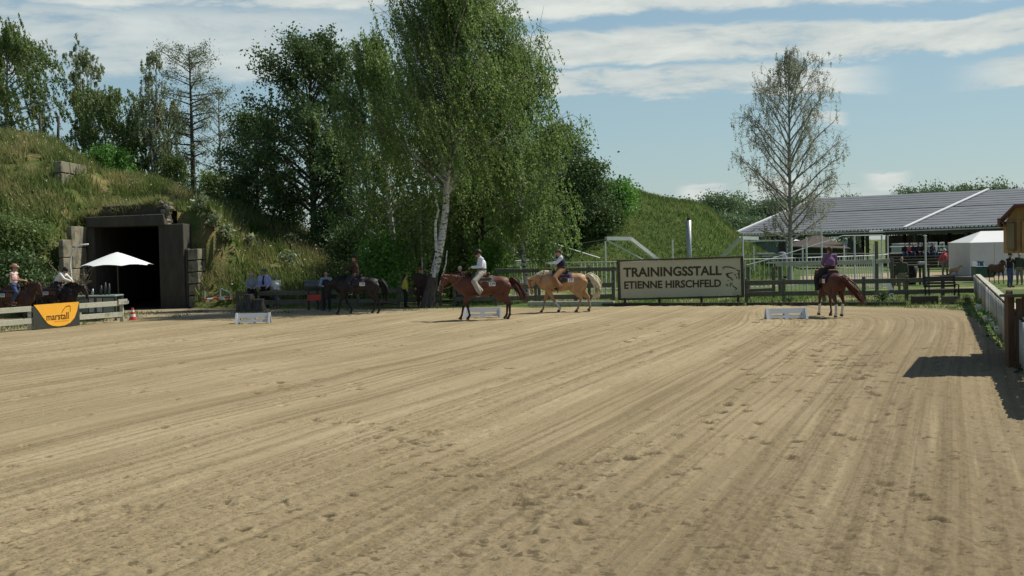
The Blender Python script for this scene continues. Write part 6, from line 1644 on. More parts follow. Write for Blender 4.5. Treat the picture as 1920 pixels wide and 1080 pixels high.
    for i in range(ns):
        u = i / (ns - 1)
        c = crest0.lerp(poll, u) + Vector((0, 0, (.06 + .10 * math.sin(PI * min(1, u * 1.05)) + pose.get('crest', .04) * 1.2 * math.sin(PI * u)) * (1 - .45 * u)))
        sd = r.choice([1, 1, 1, -1]) * pose.get('maneside', 1); L_ = r.uniform(.12, .24) * (1 - .3 * u); q = np.linspace(0, 1, 4)
        off = .03 + .075 * (1 - u)
        P = np.stack([c.x + q * r.uniform(-.05, .03), sd * (.01 + off * np.sin(q * 1.5)), c.z + .012 - L_ * q ** 1.4], -1); T.add(P, [.016, .016, .012, .004], 4)
    for i in range(8):
        q = np.linspace(0, 1, 4); c = poll - jn * .09; L_ = .16; P = np.array([[c.x, 0, c.z]]) + np.outer(q, np.array(hd) * L_) - np.outer(np.sin(q * 2) * .02, np.array(jn)) + np.stack([0 * q, rn.normal() * .03 * q + rn.normal() * .02, 0 * q], -1); T.add(P, [.014, .012, .008, .003], 4)
    link_mesh('mane', T.mesh('mane', (0, 0, 0)), mane_m, t, smooth=True)
    # tail
    T = Tubes(); tp = np.array(tailpts if tailpts else [(-.98, 0, 1.34), (-1.10, 0, 1.28), (-1.22, 0, 1.02), (-1.28, 0, .75), (-1.30, 0, .48)])
    sN = np.linspace(0, 1, len(tp)); q = np.linspace(0, 1, 9); core = np.stack([np.interp(q, sN, tp[:, k]) for k in range(3)], -1)
    T.add(core, .045 * (1 - q) ** .6 + .012, 8)
    for i in range(95):
        e = rn.normal(size=3) * np.array([.085, .07, .09]); k = rn.uniform(.7, 1.03); pth = np.stack([np.interp(q * k, sN, tp[:, j]) for j in range(3)], -1)
        spread = np.sin(np.minimum(q * 1.9, 1.57)) * (1 - .25 * q)
        T.add(pth + spread[:, None] * e + np.cumsum(rn.normal(size=(9, 3)), 0) * .006, np.interp(q, [0, .5, 1], [.016, .015, .004]), 4)
    link_mesh('tail', T.mesh('tail', (0, 0, 0)), mane_m, t, smooth=True)
    if not tack: return t
    padm = padm or mat('dark_pad', (.03, .03, .04), .9)
    saddlem = saddlem or M_brownl
    # saddle pad draped over the barrel
    sd_ = MB(); vs = []; na, nx_ = 15, 6
    for i in range(nx_):
        x = -.42 + .74 * i / (nx_ - 1)
        zc_ = np.interp(x, [q_[0] for q_ in rings], [q_[1] for q_ in rings]); rz_ = np.interp(x, [q_[0] for q_ in rings], [q_[2] for q_ in rings]); ry = np.interp(x, [q_[0] for q_ in rings], [q_[3] for q_ in rings])
        for k in range(na):
            a = math.radians(-80 + 160 * k / (na - 1)); vs.append((x, (ry + .028) * math.sin(a), zc_ + (rz_ + .035 + (.05 if x > .2 else 0) * math.cos(a) ** 4) * math.cos(a)))
    sd_.add(vs, [(i * na + k, i * na + k + 1, (i + 1) * na + k + 1, (i + 1) * na + k) for i in range(nx_ - 1) for k in range(na - 1)])
    pd = sd_.build('saddle_pad', padm, t, local=True, smooth=True); md = pd.modifiers.new('t', 'SOLIDIFY'); md.thickness = .02
    sm = MB(); sm.cap((-.22, 0, 1.50), (.16, 0, 1.49), .075, .07, 2.0); sm.cap((-.27, -.13, 1.57), (-.27, .13, 1.57), .055, .055); sm.cap((.20, -.07, 1.52), (.20, .07, 1.52), .07, .07); sm.cap((.22, 0, 1.55), (.25, 0, 1.66), .028, .022); sm.ell((.255, 0, 1.675), (.04, .035, .018), 10, 6)
    for s in (-1, 1):
        sm.cap((-.30, s * .24, 1.38), (.16, s * .25, 1.36), .085, .075, .35); sm.cap((-.16, s * .32, 1.25), (.04, s * .33, 1.22), .10, .09, .25)
        sm.cap((.04, s * .34, 1.25), (.10, s * .37, .93), .055, .030, .5)
    sd2 = link_mesh('saddle', remesh(sm, .014, 2, 'saddle'), saddlem, t)
    for s in (-1, 1):
        mb = MB(); c = Vector((.12, s * .385, .87)); mb.tube([c + Vector((.0, 0, .09)), c + Vector((.07, 0, .03)), c + Vector((.07, 0, -.05)), c + Vector((-.06, 0, -.05)), c + Vector((-.06, 0, .03)), c + Vector((0, 0, .09))], .014, 6); mb.build('stirrup', M_metal, sd2, local=True)
    mb = MB(); 
    x = .12; zc_, rz_, ry = 1.12, .34, .31
    mb.tube([(x, (ry + .018) * math.sin(a), zc_ + (rz_ + .018) * math.cos(a)) for a in np.linspace(PI * .45, PI * 1.55, 14)], .022, 5); mb.build('girth', saddlem, sd2, local=True)
    # number plate on both sides of the pad
    for s in (-1, 1):
        yy = s * .362; zc_ = 1.23; w, h = .22, .135; xc = -.36
        mb = MB(); mb.box((xc, yy, zc_), (w, .008, h)); pl = mb.build('number_plate', M_plate, pd, local=True)
        cu = bpy.data.curves.new('n', 'FONT'); cu.body = plate; cu.size = .13; cu.extrude = .001; cu.align_x = 'CENTER'; cu.align_y = 'CENTER'; cu.offset = .003
        o_ = bpy.data.objects.new('n', cu); COL.objects.link(o_); me = bpy.data.meshes.new_from_object(o_.evaluated_get(bpy.context.evaluated_depsgraph_get())); bpy.data.objects.remove(o_)
        me.transform(Matrix.Translation((xc, yy + s * .006, zc_)) @ Matrix.Rotation(0 if s < 0 else PI, 4, 'Z') @ Matrix.Rotation(PI / 2, 4, 'X')); me.materials.clear()
        bm_ = link_mesh('number_print', me, M_ink, pl) if False else link_mesh('number_print', me, M_ink, pd)
    # bridle and reins
    bm = MB(); Bm = bridle_m or M_brownl
    def ringround(c, ax, rj, rs):
        a = Vector(ax).normalized(); x_ = jn; return [c + x_ * rj * math.cos(q) + sidev * rs * math.sin(q) for q in np.linspace(0, 2 * PI, 13)]
    bm.tube(ringround(poll + hd * .03 + jn * .02, hd, .13, .095), .011, 5, False); bm.tube(ringround(poll + hd * HL_ * .52 + jn * .01, hd, .093, .078), .010, 5, False)
    for s in (-1, 1): bm.tube([poll + hd * .03 + sidev * s * .092, poll + hd * HL_ * .5 + sidev * s * .080, poll + hd * (HL_ - .11) + sidev * s * .062 + jn * .03], .010, 5)
    for s in (-1, 1):
        h_ = Vector(hand); m_ = poll + hd * (HL_ - .10) + sidev * s * .07 + jn * .035; k = m_.lerp(h_, .5) + Vector((0, s * .10, -.12)); bm.tube([m_, m_.lerp(k, .5) + Vector((0, 0, -.05)), k, k.lerp(h_, .5) + Vector((0, 0, -.02)), h_], .009, 4)
    bm.build('bridle', Bm, t, local=True)
    bm = MB(); bm.tube([(.62 + .12 * math.sin(q), .235 * math.cos(q * .5 if False else q), 1.20 + .13 * math.cos(q * 2) * .3) for q in np.linspace(-PI / 2, PI / 2, 9)], .018, 5)
    return t

# ================================================================ PEOPLE
def hand_mb(mb, w, d, side, curl=.8, k=1.0):
    """Palm, four unequal bent fingers and a thumb, from wrist w along d."""
    w = Vector(w); d = Vector(d).normalized(); up = Vector((0, 0, 1)); s = d.cross(up)
    if s.length < .1: s = Vector((0, side, 0))
    s.normalize(); n = s.cross(d).normalized()       # n: back of the hand side
    p1 = w + d * .085 * k
    for o in (-.026, -.009, .009, .026): mb.cap(w + s * o * .6 * k, p1 + s * o * k, .016 * k, .014 * k)
    for i, (o, L) in enumerate(((-.030, .062), (-.010, .074), (.010, .078), (.030, .070))):
        a = p1 + s * o * k; d1 = (d - n * .35 * curl).normalized(); b = a + d1 * L * .45 * k; d2 = (d * .5 - n * curl).normalized(); c = b + d2 * L * .33 * k; d3 = (-d * .2 * curl - n).normalized(); e = c + d3 * L * .24 * k
        mb.cap(a, b, .0095 * k, .009 * k, n=8); mb.cap(b, c, .009 * k, .008 * k, n=8); mb.cap(c, e, .008 * k, .007 * k, n=8)
    ts = -side; a = w + d * .02 * k + s * ts * .025 * k; b = a + (d * .6 + s * ts * .6 - n * .2).normalized() * .045 * k; c = b + (d * .9 - n * .35).normalized() * .032 * k
    mb.cap(a, b, .014 * k, .011 * k, n=8); mb.cap(b, c, .011 * k, .008 * k, n=8)

def person(label, loc, yaw, J, top, legs, shoes, hat=None, hair=None, sleeves='long', vest=None, tie=None, chaps=None, voxel=.011, scale=1.0, group=None, skin=None, name='person', vlevel=0, belt=None, extra=None, z_off=0.0, slim=1.0, hatm=None, bag=None):
    """J: joints in the figure's own frame (x forward, y left)."""
    t = thing(name, label, 'person', loc, yaw, group); t.scale = (scale,) * 3
    V = {k: Vector(v) + Vector((0, 0, z_off)) for k, v in J.items()}
    skin = skin or M_skin; b = MB(); w = slim
    hd = V['head']; nk = V['neck']; f = Vector((math.cos(J_yaw(J)), math.sin(J_yaw(J)), J.get('pitch', (0,))[0] if isinstance(J.get('pitch'), tuple) else 0))
    f = Vector(V_face(J)).normalized(); up = Vector((0, 0, 1)); s_ = up.cross(f).normalized(); uu = f.cross(s_)
    Mh = Matrix((f, s_, uu)).transposed()
    def hp(x, y, z): return hd + Mh @ Vector((x, y, z))
    b.ell(hd + Mh @ Vector((-.012, 0, .02)), (.098, .076, .100), 16, 12, Mh); b.ell(hp(.015, 0, -.045), (.075, .060, .075), 14, 10, Mh)
    b.cap(hp(.086, 0, .012), hp(.104, 0, -.022), .011, .017, n=8); b.ell(hp(.062, 0, -.095), (.030, .030, .022), 10, 6, Mh); b.ell(hp(.085, 0, -.058), (.014, .026, .010), 8, 6, Mh)
    b.cap(hp(.076, -.035, .030), hp(.076, .035, .030), .014, .014, n=8)
    for q in (-1, 1): b.ell(hp(-.005, q * .078, -.01), (.018, .010, .030), 8, 6, Mh)
    b.cap(nk, hp(-.015, 0, -.05), .055, .052)
    pel, ch = V['pelvis'], V['chest']
    b.cap(pel, ch, .125 * w, .13 * w, 1.15); b.cap(ch, nk, .13 * w, .06, 1.1)
    for s in 'LR':
        q = 1 if s == 'L' else -1
        sh, el, wr = V['sh' + s], V['el' + s], V['wr' + s]; hi, kn, an, to = V['hi' + s], V['kn' + s], V['an' + s], V['to' + s]
        b.cap(nk + Vector((0, 0, -.05)), sh, .05, .055); b.cap(sh, el, .050 * w, .040 * w); b.cap(el, wr, .040 * w, .026); hand_mb(b, wr, wr - el if 'hd' + s not in V else V['hd' + s] - wr, q, J.get('curl', (.8,))[0] if isinstance(J.get('curl'), tuple) else .8, .98)
        b.cap(pel, hi, .11 * w, .10 * w); b.cap(hi, kn, .088 * w, .058 * w); b.cap(kn, an, .056 * w, .038); b.cap(an, to, .036, .032)
    link_mesh('body', remesh(b, voxel, 2, 'body'), skin, t)
    # eyes and mouth
    for q in (-1, 1):
        mb = MB(); mb.ell(hp(.083, q * .030, .008), (.009, .012, .008), 8, 6, Mh); mb.build('eye', M_black, t, local=True, smooth=True)
    mb = MB(); mb.ell(hp(.094, 0, -.058), (.006, .022, .004), 8, 6, Mh); mb.build('mouth', mat('lips', (.30, .10, .08), .5), t, local=True, smooth=True)
    cv = max(voxel, .012)
    # top
    c = MB(); c.cap(pel + Vector((0, 0, .06)), ch, .150 * w, .158 * w, 1.18, 16); c.cap(ch, nk + Vector((0, 0, -.07)), .155 * w, .085, 1.15, 16); c.cap(nk + Vector((0, 0, -.03)), nk + Vector((0, 0, .012)), .068, .064)
    for s in 'LR':
        sh, el, wr = V['sh' + s], V['el' + s], V['wr' + s]
        c.cap(nk + Vector((0, 0, -.07)), sh, .075, .078)
        if sleeves != 'none': c.cap(sh, sh.lerp(el, 1 if sleeves == 'long' else .75), .074 * w, .062 * w)
        if sleeves == 'long': c.cap(el, el.lerp(wr, .92), .060 * w, .042); 
    link_mesh('shirt', remesh(c, cv, 2, 'shirt'), top, t)
    if vest:
        c = MB(); c.cap(pel + Vector((0, 0, .09)), ch, .163 * w, .172 * w, 1.15, 16); c.cap(ch, nk + Vector((0, 0, -.09)), .168 * w, .085, 1.15, 16); link_mesh('vest', remesh(c, cv, 2, 'vest'), vest, t)
    c = MB(); c.cap(pel + Vector((0, 0, -.03)), pel + Vector((0, 0, .08)), .150 * w, .150 * w, 1.15, 16)
    for s in 'LR':
        hi, kn, an = V['hi' + s], V['kn' + s], V['an' + s]; c.cap(pel, hi, .13 * w, .118 * w); c.cap(hi, kn, .108 * w, .078 * w); c.cap(kn, kn.lerp(an, .96), .076 * w, .060)
    link_mesh('trousers', remesh(c, cv, 2, 'trousers'), legs, t)
    if chaps:
        for s in 'LR':
            hi, kn, an = V['hi' + s], V['kn' + s], V['an' + s]; c = MB(); c.cap(hi.lerp(kn, .18), kn, .120, .098); c.cap(kn, an.lerp(kn, .04), .096, .092); c.cap(kn + Vector((-.06, 0, -.06)), an + Vector((-.07, 0, .06)), .05, .06)
            link_mesh('chaps', remesh(c, .013, 2, 'chaps'), chaps, t)
    for s in 'LR':
        an, to, kn = V['an' + s], V['to' + s], V['kn' + s]; c = MB(); c.cap(an.lerp(kn, .22), an, .056, .050); c.cap(an + Vector((0, 0, -.02)), to, .046, .040, 1.0); he = an + (an - to) * .18; c.cap(he + Vector((0, 0, -.005)), an, .035, .045)
        link_mesh('shoe', remesh(c, cv, 1, 'shoe'), shoes, t)
    if belt:
        mb = MB(); mb.tube([pel + Vector((.157 * w * math.cos(a), .180 * w * math.sin(a), .085)) for a in np.linspace(0, 2 * PI, 17)], .020, 6, False); mb.build('belt', belt, t, local=True)
    if tie:
        mb = MB(); z0 = nk + Vector((.085, 0, -.02)); z1_ = ch + Vector((.195 * w, 0, .0)); z2_ = pel + Vector((.175 * w, 0, .14)); mb.beam(z0 + Vector((.01, 0, 0)), z1_, .06, .02, up=(1, 0, 0)); mb.beam(z1_, z2_, .085, .02, up=(1, 0, 0)); mb.ell(z0, (.02, .03, .025), 8, 6); mb.build('tie', tie, t, local=True)
    if hair is not None:
        hm, L = hair; c = MB(); c.ell(hp(-.028, 0, .035), (.100, .086, .098), 14, 10, Mh)
        if L > 0: c.cap(hp(-.06, 0, -.01), hp(-.085, 0, -.06 - L), .070, .035, .9); 
        link_mesh('hair', remesh(c, cv, 2, 'hair'), hm, t)
    if hat:
        hm = hatm or M_black
        if hat == 'cowboy':
            c = MB(); N_ = 24; vs = []; 
            ringz = [(.085, .105, .045), (.150, .150, .050), (.19, .175, .066)]
            for (rx, ry, z) in ringz:
                for k in range(N_):
                    a = 2 * PI * k / N_; zz = z + (.045 * abs(math.sin(a)) ** 3 if rx > .1 else 0) * (rx - .085) / .1; vs.append(hp(rx * math.cos(a) - .01, ry * math.sin(a) * .92, zz))
            for (rx, ry, z) in [(.10, .088, .07), (.096, .084, .14), (.080, .060, .168), (.03, .02, .155)]:
                for k in range(N_): a = 2 * PI * k / N_; vs.append(hp(rx * math.cos(a) - .01, ry * math.sin(a), z + (-.012 if abs(math.sin(a)) < .3 and rx < .09 else 0)))
            fs = []
            for i0_, i1_ in ((2, 1), (1, 0), (0, 3), (3, 4), (4, 5), (5, 6)):
                for k in range(N_): fs.append((i0_ * N_ + k, i0_ * N_ + (k + 1) % N_, i1_ * N_ + (k + 1) % N_, i1_ * N_ + k))
            fs.append(tuple(6 * N_ + k for k in range(N_))); c.add(vs, fs); o = c.build('cowboy_hat', hm, t, local=True, smooth=True); md = o.modifiers.new('t', 'SOLIDIFY'); md.thickness = .008
            mb = MB(); mb.tube([hp(.102 * math.cos(a) - .01, .090 * math.sin(a), .085) for a in np.linspace(0, 2 * PI, 20)], .008, 5, False); mb.build('hat_band', M_black if hm is not M_black else M_brownl, o, local=True)
        elif hat == 'cap':
            c = MB(); c.ell(hp(-.012, 0, .055), (.108, .088, .082), 14, 10, Mh); c.cap(hp(.08, -.03, .045), hp(.08, .03, .045), .03, .03); me = remesh(c, .012, 2, 'cap'); link_mesh('cap', me, hm, t)
            mb = MB(); mb.add([hp(.08, -.06, .045), hp(.17, -.045, .025), hp(.185, 0, .022), hp(.17, .045, .025), hp(.08, .06, .045)], [(0, 1, 2, 3, 4)]); o = mb.build('peak', hm, t, local=True); md = o.modifiers.new('t', 'SOLIDIFY'); md.thickness = .006
        elif hat == 'helmet':
            c = MB(); c.ell(hp(-.012, 0, .052), (.128, .104, .098), 16, 12, Mh); c.cap(hp(-.08, 0, .01), hp(.06, 0, .02), .075, .06, 1.1); link_mesh('riding_helmet', remesh(c, .012, 2, 'riding_helmet'), hm, t)
            mb = MB(); mb.add([hp(.10, -.06, .035), hp(.16, -.035, .018), hp(.165, .035, .018), hp(.10, .06, .035)], [(0, 1, 2, 3)]); o = mb.build('peak', hm, t, local=True); md = o.modifiers.new('t', 'SOLIDIFY'); md.thickness = .008
            mb = MB(); mb.tube([hp(.0, -.095, .0), hp(.03, -.05, -.10), hp(.035, .0, -.115), hp(.03, .05, -.10), hp(.0, .095, .0)], .006, 4); mb.build('chin_strap', M_black, t, local=True)
    return t
def J_yaw(J): return 0.0
def V_face(J): return J.get('face', (1, 0, 0))

def jride(**o):
    """Seated on a western saddle, coordinates of the horse frame."""
    J = dict(pelvis=(-.05, 0, 1.66), chest=(-.04, 0, 1.93), neck=(-.03, 0, 2.14), head=(.01, 0, 2.30), face=(1, 0, -.15))
    for s, q in (('L', 1), ('R', -1)):
        J.update({'sh' + s: (-.03, q * .185, 2.08), 'el' + s: (.02, q * .245, 1.82), 'wr' + s: (.27, q * .10, 1.76), 'hi' + s: (.0, q * .14, 1.60), 'kn' + s: (.26, q * .385, 1.33), 'an' + s: (.08, q * .415, .96), 'to' + s: (.25, q * .43, .91)})
    J.update(o); J2 = {}
    for k, v in J.items(): J2[k] = v if k == 'face' else (v[0], v[1], v[2] - 1.5)
    return J2
def jstand(**o):
    J = dict(pelvis=(0, 0, .93), chest=(.0, 0, 1.24), neck=(0, 0, 1.47), head=(.02, 0, 1.63), face=(1, 0, -.05))
    for s, q in (('L', 1), ('R', -1)):
        J.update({'sh' + s: (0, q * .19, 1.40), 'el' + s: (-.03, q * .25, 1.12), 'wr' + s: (.06, q * .24, .88), 'hi' + s: (0, q * .10, .88), 'kn' + s: (.02, q * .11, .49), 'an' + s: (-.02, q * .12, .09), 'to' + s: (.13, q * .14, .04)})
    J.update(o); return J
def jsit(seat=.5, **o):
    J = dict(pelvis=(0, 0, seat + .09), chest=(.03, 0, seat + .38), neck=(.05, 0, seat + .60), head=(.09, 0, seat + .76), face=(1, 0, -.1))
    for s, q in (('L', 1), ('R', -1)):
        J.update({'sh' + s: (.05, q * .19, seat + .53), 'el' + s: (.10, q * .24, seat + .27), 'wr' + s: (.32, q * .12, seat + .20), 'hi' + s: (.05, q * .11, seat + .07), 'kn' + s: (.45, q * .14, seat + .03), 'an' + s: (.46, q * .14, .09), 'to' + s: (.60, q * .15, .04)})
    J.update(o); return J

C_shirtw = mat('white_shirt', (.66, .68, .74), .85, .05, 3); C_grey = mat('grey_shirt', (.26, .27, .29), .85, .15, 12); C_lav = mat('lavender_shirt', (.42, .42, .62), .85, .05)
C_navy = mat('navy_cloth', (.018, .02, .05), .85, .15); C_dark = mat('black_cloth', (.02, .02, .022), .9, .15); C_jean = mat('blue_jeans', (.05, .075, .14), .9, .2, 10); C_dbrown = mat('dark_brown_cloth', (.055, .03, .025), .9, .2)
C_tan = mat('tan_suede', (.27, .145, .065), .85, .2, 6); C_cream = mat('cream_suede', (.36, .33, .27), .7, .25, 9); C_pink = mat('pale_pink_top', (.68, .50, .46), .85, .05); C_purple = mat('purple_shirt', (.16, .09, .17), .85, .1); C_yel = mat('yellow_vest', (.48, .40, .06), .8, .1); C_red = mat('red_pink_shirt', (.40, .08, .09), .85, .1); C_wht = mat('cream_white_top', (.72, .70, .64), .85, .05); C_khaki = mat('khaki_trousers', (.20, .18, .12), .9, .1); C_green = mat('green_jacket', (.06, .065, .04), .85, .15); C_rust = mat('rust_cap', (.22, .06, .03), .85)
H_br = mat('brown_hair', (.06, .035, .02), .7); H_grey = mat('grey_hair', (.35, .34, .32), .7); H_bl = mat('blond_hair', (.38, .27, .13), .7); H_blk = mat('black_hair', (.015, .012, .01), .6)
HatGrey = mat('grey_felt_hat', (.18, .17, .15), .9, .1); HatBr = mat('pink_straw_hat', (.42, .26, .20), .9, .1)

def ride(ht, hz, J, **kw):
    """Rider in the same frame as the horse hz, based on the seat."""
    return person(ht, (hz.location.x, hz.location.y, hz.location.z + 1.5 * hz.scale[0]), hz.rotation_euler.z, J, scale=hz.scale[0], **kw)
def foot(px, py): p = G(px, py, 0.0); return (p.x, p.y, 0.0)

# ---- brown horse with number 229
p = foot(903, 599.5)
h1 = horse('horse', 'reddish brown horse walking left with rider in white shirt, number 229', (p[0], p[1], -.005), PI + .10, coat('bay_coat', (.115, .037, .018), (.022, .012, .010), .42, .72), mat('dark_red_mane', (.075, .026, .015), .6, .2, 10),
  dict(poll=(1.22, 0, 1.50), nose=(1.40, 0, 1.00), crest=.035, fl=(.22, 0.03), fr=(-.08, 0), hl=(-.10, 0), hr=(-.03, 0.0), maneside=-1), plate='229', padm=mat('green_plaid_pad', (.06, .08, .07), .9, .5, 30), hand=(.30, 0, 1.80), scale=1.03, seed=2,
  tailpts=[(-.97, 0, 1.38), (-1.10, 0, 1.36), (-1.27, 0, 1.15), (-1.42, 0, .86), (-1.50, 0, .66)], bridle_m=mat('light_leather', (.25, .14, .07), .6))
ride('rider in white shirt, cream chaps and black helmet on the reddish brown horse', h1, jride(head=(.08, 0, 2.27), neck=(.01, 0, 2.13), face=(1, 0, -.45), elL=(-.02, .25, 1.83), wrL=(.30, .07, 1.80), elR=(.05, -.25, 1.83), wrR=(.30, -.07, 1.80)), top=C_shirtw, legs=C_cream, shoes=M_black, hat='helmet', hair=(H_br, 0), chaps=C_cream, belt=M_black, voxel=.0095)
# ---- palomino
p = foot(1052, 585.5)
h2 = horse('horse', 'golden palomino horse with cream mane and tail, head lowered, walking left', (p[0], p[1], -.005), PI + .05, coat('palomino_coat', (.42, .235, .115), (.34, .21, .12), .25, .7), mat('cream_hair', (.72, .64, .46), .6, .1, 10),
  dict(poll=(1.18, 0, 1.26), nose=(1.10, 0, .72), crest=.07, fl=(-.42, .02), fr=(.20, 0), hl=(.22, 0), hr=(-.28, .02), maneside=1), plate='17', padm=mat('purple_pad', (.045, .032, .075), .9, .4, 14), hand=(.50, .03, 1.88), seed=3, saddlem=mat('dark_saddle', (.05, .03, .02), .5), socks=('fl',),
  tailpts=[(-.97, 0, 1.38), (-1.12, 0, 1.40), (-1.32, 0, 1.20), (-1.45, 0, .92), (-1.42, 0, .66), (-1.25, 0, .50)], bridle_m=mat('dark_saddle', (.05, .03, .02)))
ride('rider in dark vest over white shirt with tan chaps on the palomino', h2, jride(head=(.06, 0, 2.28), face=(1, 0, -.35), elL=(.16, .22, 1.90), wrL=(.46, .05, 1.90), elR=(.02, -.25, 1.83), wrR=(.22, -.12, 1.76)), top=C_shirtw, legs=C_tan, shoes=M_black, hat='cap', hatm=mat('dark_cap', (.10, .085, .06), .8, .3, 10), hair=(H_br, .03), vest=C_navy, chaps=C_tan, belt=mat('red_brown_belt', (.12, .03, .02)), voxel=.0095)
# ---- dark horse
p = foot(667, 588.5)
h3 = horse('horse', 'black-brown horse stretching its head low, ridden left in the tree shade', (p[0], p[1], -.005), PI - .06, coat('black_brown_coat', (.017, .010, .008), (.012, .009, .008), .4, .8), mat('black_hair', (.010, .009, .009), .5, .2, 10),
  dict(poll=(1.16, 0, 1.22), nose=(1.22, 0, .68), crest=.08, fl=(.20, 0), fr=(-.28, .03), hl=(-.16, 0), hr=(.12, 0)), plate='130', padm=mat('dark_plum_pad', (.05, .035, .05), .9), hand=(.50, .05, 1.86), seed=4, saddlem=M_black, bridle_m=M_black,
  tailpts=[(-.97, 0, 1.36), (-1.10, 0, 1.32), (-1.22, 0, 1.08), (-1.28, 0, .80), (-1.24, 0, .50)], scale=.97)
ride('rider in dark brown clothes and dark hat reaching one arm forward on the black-brown horse', h3, jride(head=(.0, 0, 2.29), elL=(.16, .20, 1.98), wrL=(.48, .07, 1.92)), top=C_dbrown, legs=C_dbrown, shoes=M_black, hat='cowboy', hatm=M_black, hair=(H_br, .10), chaps=C_dark, voxel=.0105, slim=.88)
# ---- chestnut seen from behind
p = foot(1557, 592.5)
h4 = horse('horse', 'chestnut horse seen from behind, moving away with its tail swung right', (p[0], p[1], -.005), math.radians(97), coat('chestnut_coat', (.095, .030, .018), (.07, .028, .02), .3, .7), mat('chestnut_hair', (.10, .032, .02), .6, .2, 10),
  dict(poll=(1.24, 0, 1.48), nose=(1.42, 0, 1.02), crest=.04, fl=(.18, .02), fr=(-.14, 0), hl=(-.12, 0), hr=(.16, .03)), plate='16', padm=mat('navy_pad', (.03, .04, .10), .9), hand=(.30, 0, 1.78), seed=5, socks=('hl', 'hr', 'fl'), scale=.97,
  tailpts=[(-.97, 0, 1.36), (-1.10, -.08, 1.30), (-1.18, -.32, 1.02), (-1.20, -.55, .72), (-1.18, -.74, .46)])
ride('rider in purple shirt with a dark hat seen from behind on the chestnut horse', h4, jride(face=(1, .2, -.1), chest=(-.05, 0, 1.91), head=(0, .0, 2.27)), top=C_purple, legs=C_dark, shoes=M_black, hat='cap', hatm=mat('dark_brown_cap', (.07, .045, .03), .8), hair=(H_br, .04), voxel=.011, belt=mat('red_brown_belt', (.12, .03, .02)), chaps=C_dark, slim=.95)
# ---- two horses on the far left behind the fence
p = at(12, 640, 50.5)
h5 = horse('horse', 'dark bay horse cut off by the left edge, facing right behind the fence', (at(30, 600, 50.5).x, 50.5, -.03), -.12, coat('dark_bay_coat', (.055, .022, .014), (.02, .012, .01), .4, .8), mat('dark_red_mane', (.075, .026, .015)),
  dict(poll=(.96, 0, 1.62), nose=(1.16, 0, 1.14), crest=.04, fl=(.05, 0), fr=(-.08, 0), hl=(.05, 0), hr=(-.1, 0)), plate='205', scale=.95, hand=(.35, 0, 1.85), seed=6, padm=mat('dark_pad', (.03, .03, .04)))
ride('rider in pale pink sleeveless top and straw cowboy hat at the far left', h5, jride(elL=(.05, .25, 1.84), wrL=(.40, .06, 1.80), elR=(.05, -.25, 1.84), wrR=(.40, -.06, 1.80)), top=C_pink, legs=C_jean, shoes=M_brownl, hat='cowboy', hatm=HatBr, hair=(H_br, .1), sleeves='none', voxel=.011, slim=.9)
h6 = horse('horse', 'very dark horse standing half behind the orange banner', (at(112, 600, 52).x, 52.0, -.03), -.25, coat('black_brown_coat', (.017, .010, .008), (.012, .009, .008), .4, .8), mat('black_hair', (.01, .009, .009)),
  dict(poll=(1.10, .1, 1.42), nose=(1.30, .1, .95), crest=.05, fl=(.05, 0), fr=(-.08, 0), hl=(.05, 0), hr=(-.1, 0)), plate='202', scale=.95, hand=(.5, 0, 1.75), seed=7, padm=mat('dark_pad', (.03, .03, .04)))
ride('rider in white shirt and dark helmet leaning forward beside the parasol', h6, jride(chest=(.12, 0, 1.88), neck=(.26, 0, 2.02), head=(.34, 0, 2.14), shL=(.22, .18, 1.98), shR=(.22, -.18, 1.98), elL=(.42, .2, 1.80), wrL=(.60, .05, 1.72), elR=(.40, -.22, 1.80), wrR=(.60, -.05, 1.70), face=(1, 0, -.3)), top=C_wht, legs=C_dark, shoes=M_black, hat='helmet', hatm=M_black, hair=(H_blk, .05), voxel=.011, slim=.95)

# ================================================================ SPECTATORS
def gpt(px, Y): 
    x = gx(px, Y).x; return (x, Y, g0)
CAMYAW = -PI / 2      # facing the camera
Yf = gv(500, 579.5).y
person('grey-haired spectator in light grey shirt sitting on the tall stump', gpt(470, Yf - .2), CAMYAW + .3, jsit(.80, knL=(.38, .14, .74), knR=(.38, -.14, .74), anL=(.42, .14, .32), anR=(.36, -.14, .3), toL=(.56, .15, .27), toR=(.5, -.15, .25), face=(1, .5, -.1)), C_grey, C_dark, M_black, hair=(H_grey, .02), voxel=.012)
person('big man in lavender shirt with blue tie and grey hat', gpt(494, Yf + .55), CAMYAW - .05, jstand(elL=(.02, .30, 1.13), wrL=(.20, .18, .98), elR=(.02, -.30, 1.13), wrR=(.20, -.18, .96)), C_lav, C_dark, M_black, hat='cowboy', hatm=HatGrey, hair=(H_grey, 0), tie=C_navy, voxel=.012, scale=1.02, slim=1.28)
person('smaller spectator in pale sleeveless top right of the man with the blue tie', gpt(516, Yf + .6), CAMYAW + .5, jstand(face=(1, -.3, -.2)), C_wht, C_jean, M_brownl, hat='cap', hatm=HatGrey, hair=(H_br, .06), sleeves='short', voxel=.013, scale=.86)
Yp = 57.0
person('person in dark vest over a grey shirt standing behind the fence by the red crate', gpt(610, Yp), CAMYAW, jstand(elL=(.10, .26, 1.12), wrL=(.28, .08, 1.08), elR=(.10, -.26, 1.12), wrR=(.28, -.08, 1.08), face=(1, .1, -.3)), C_grey, C_dark, M_black, hair=(H_blk, 0), vest=C_navy, voxel=.013, scale=.98)
person('small figure in yellow vest looking over the fence right of the dark horse', gpt(758, 58.6), CAMYAW + 1.9, jstand(), C_yel, C_dark, M_black, hair=(H_blk, .03), voxel=.014, scale=.83)
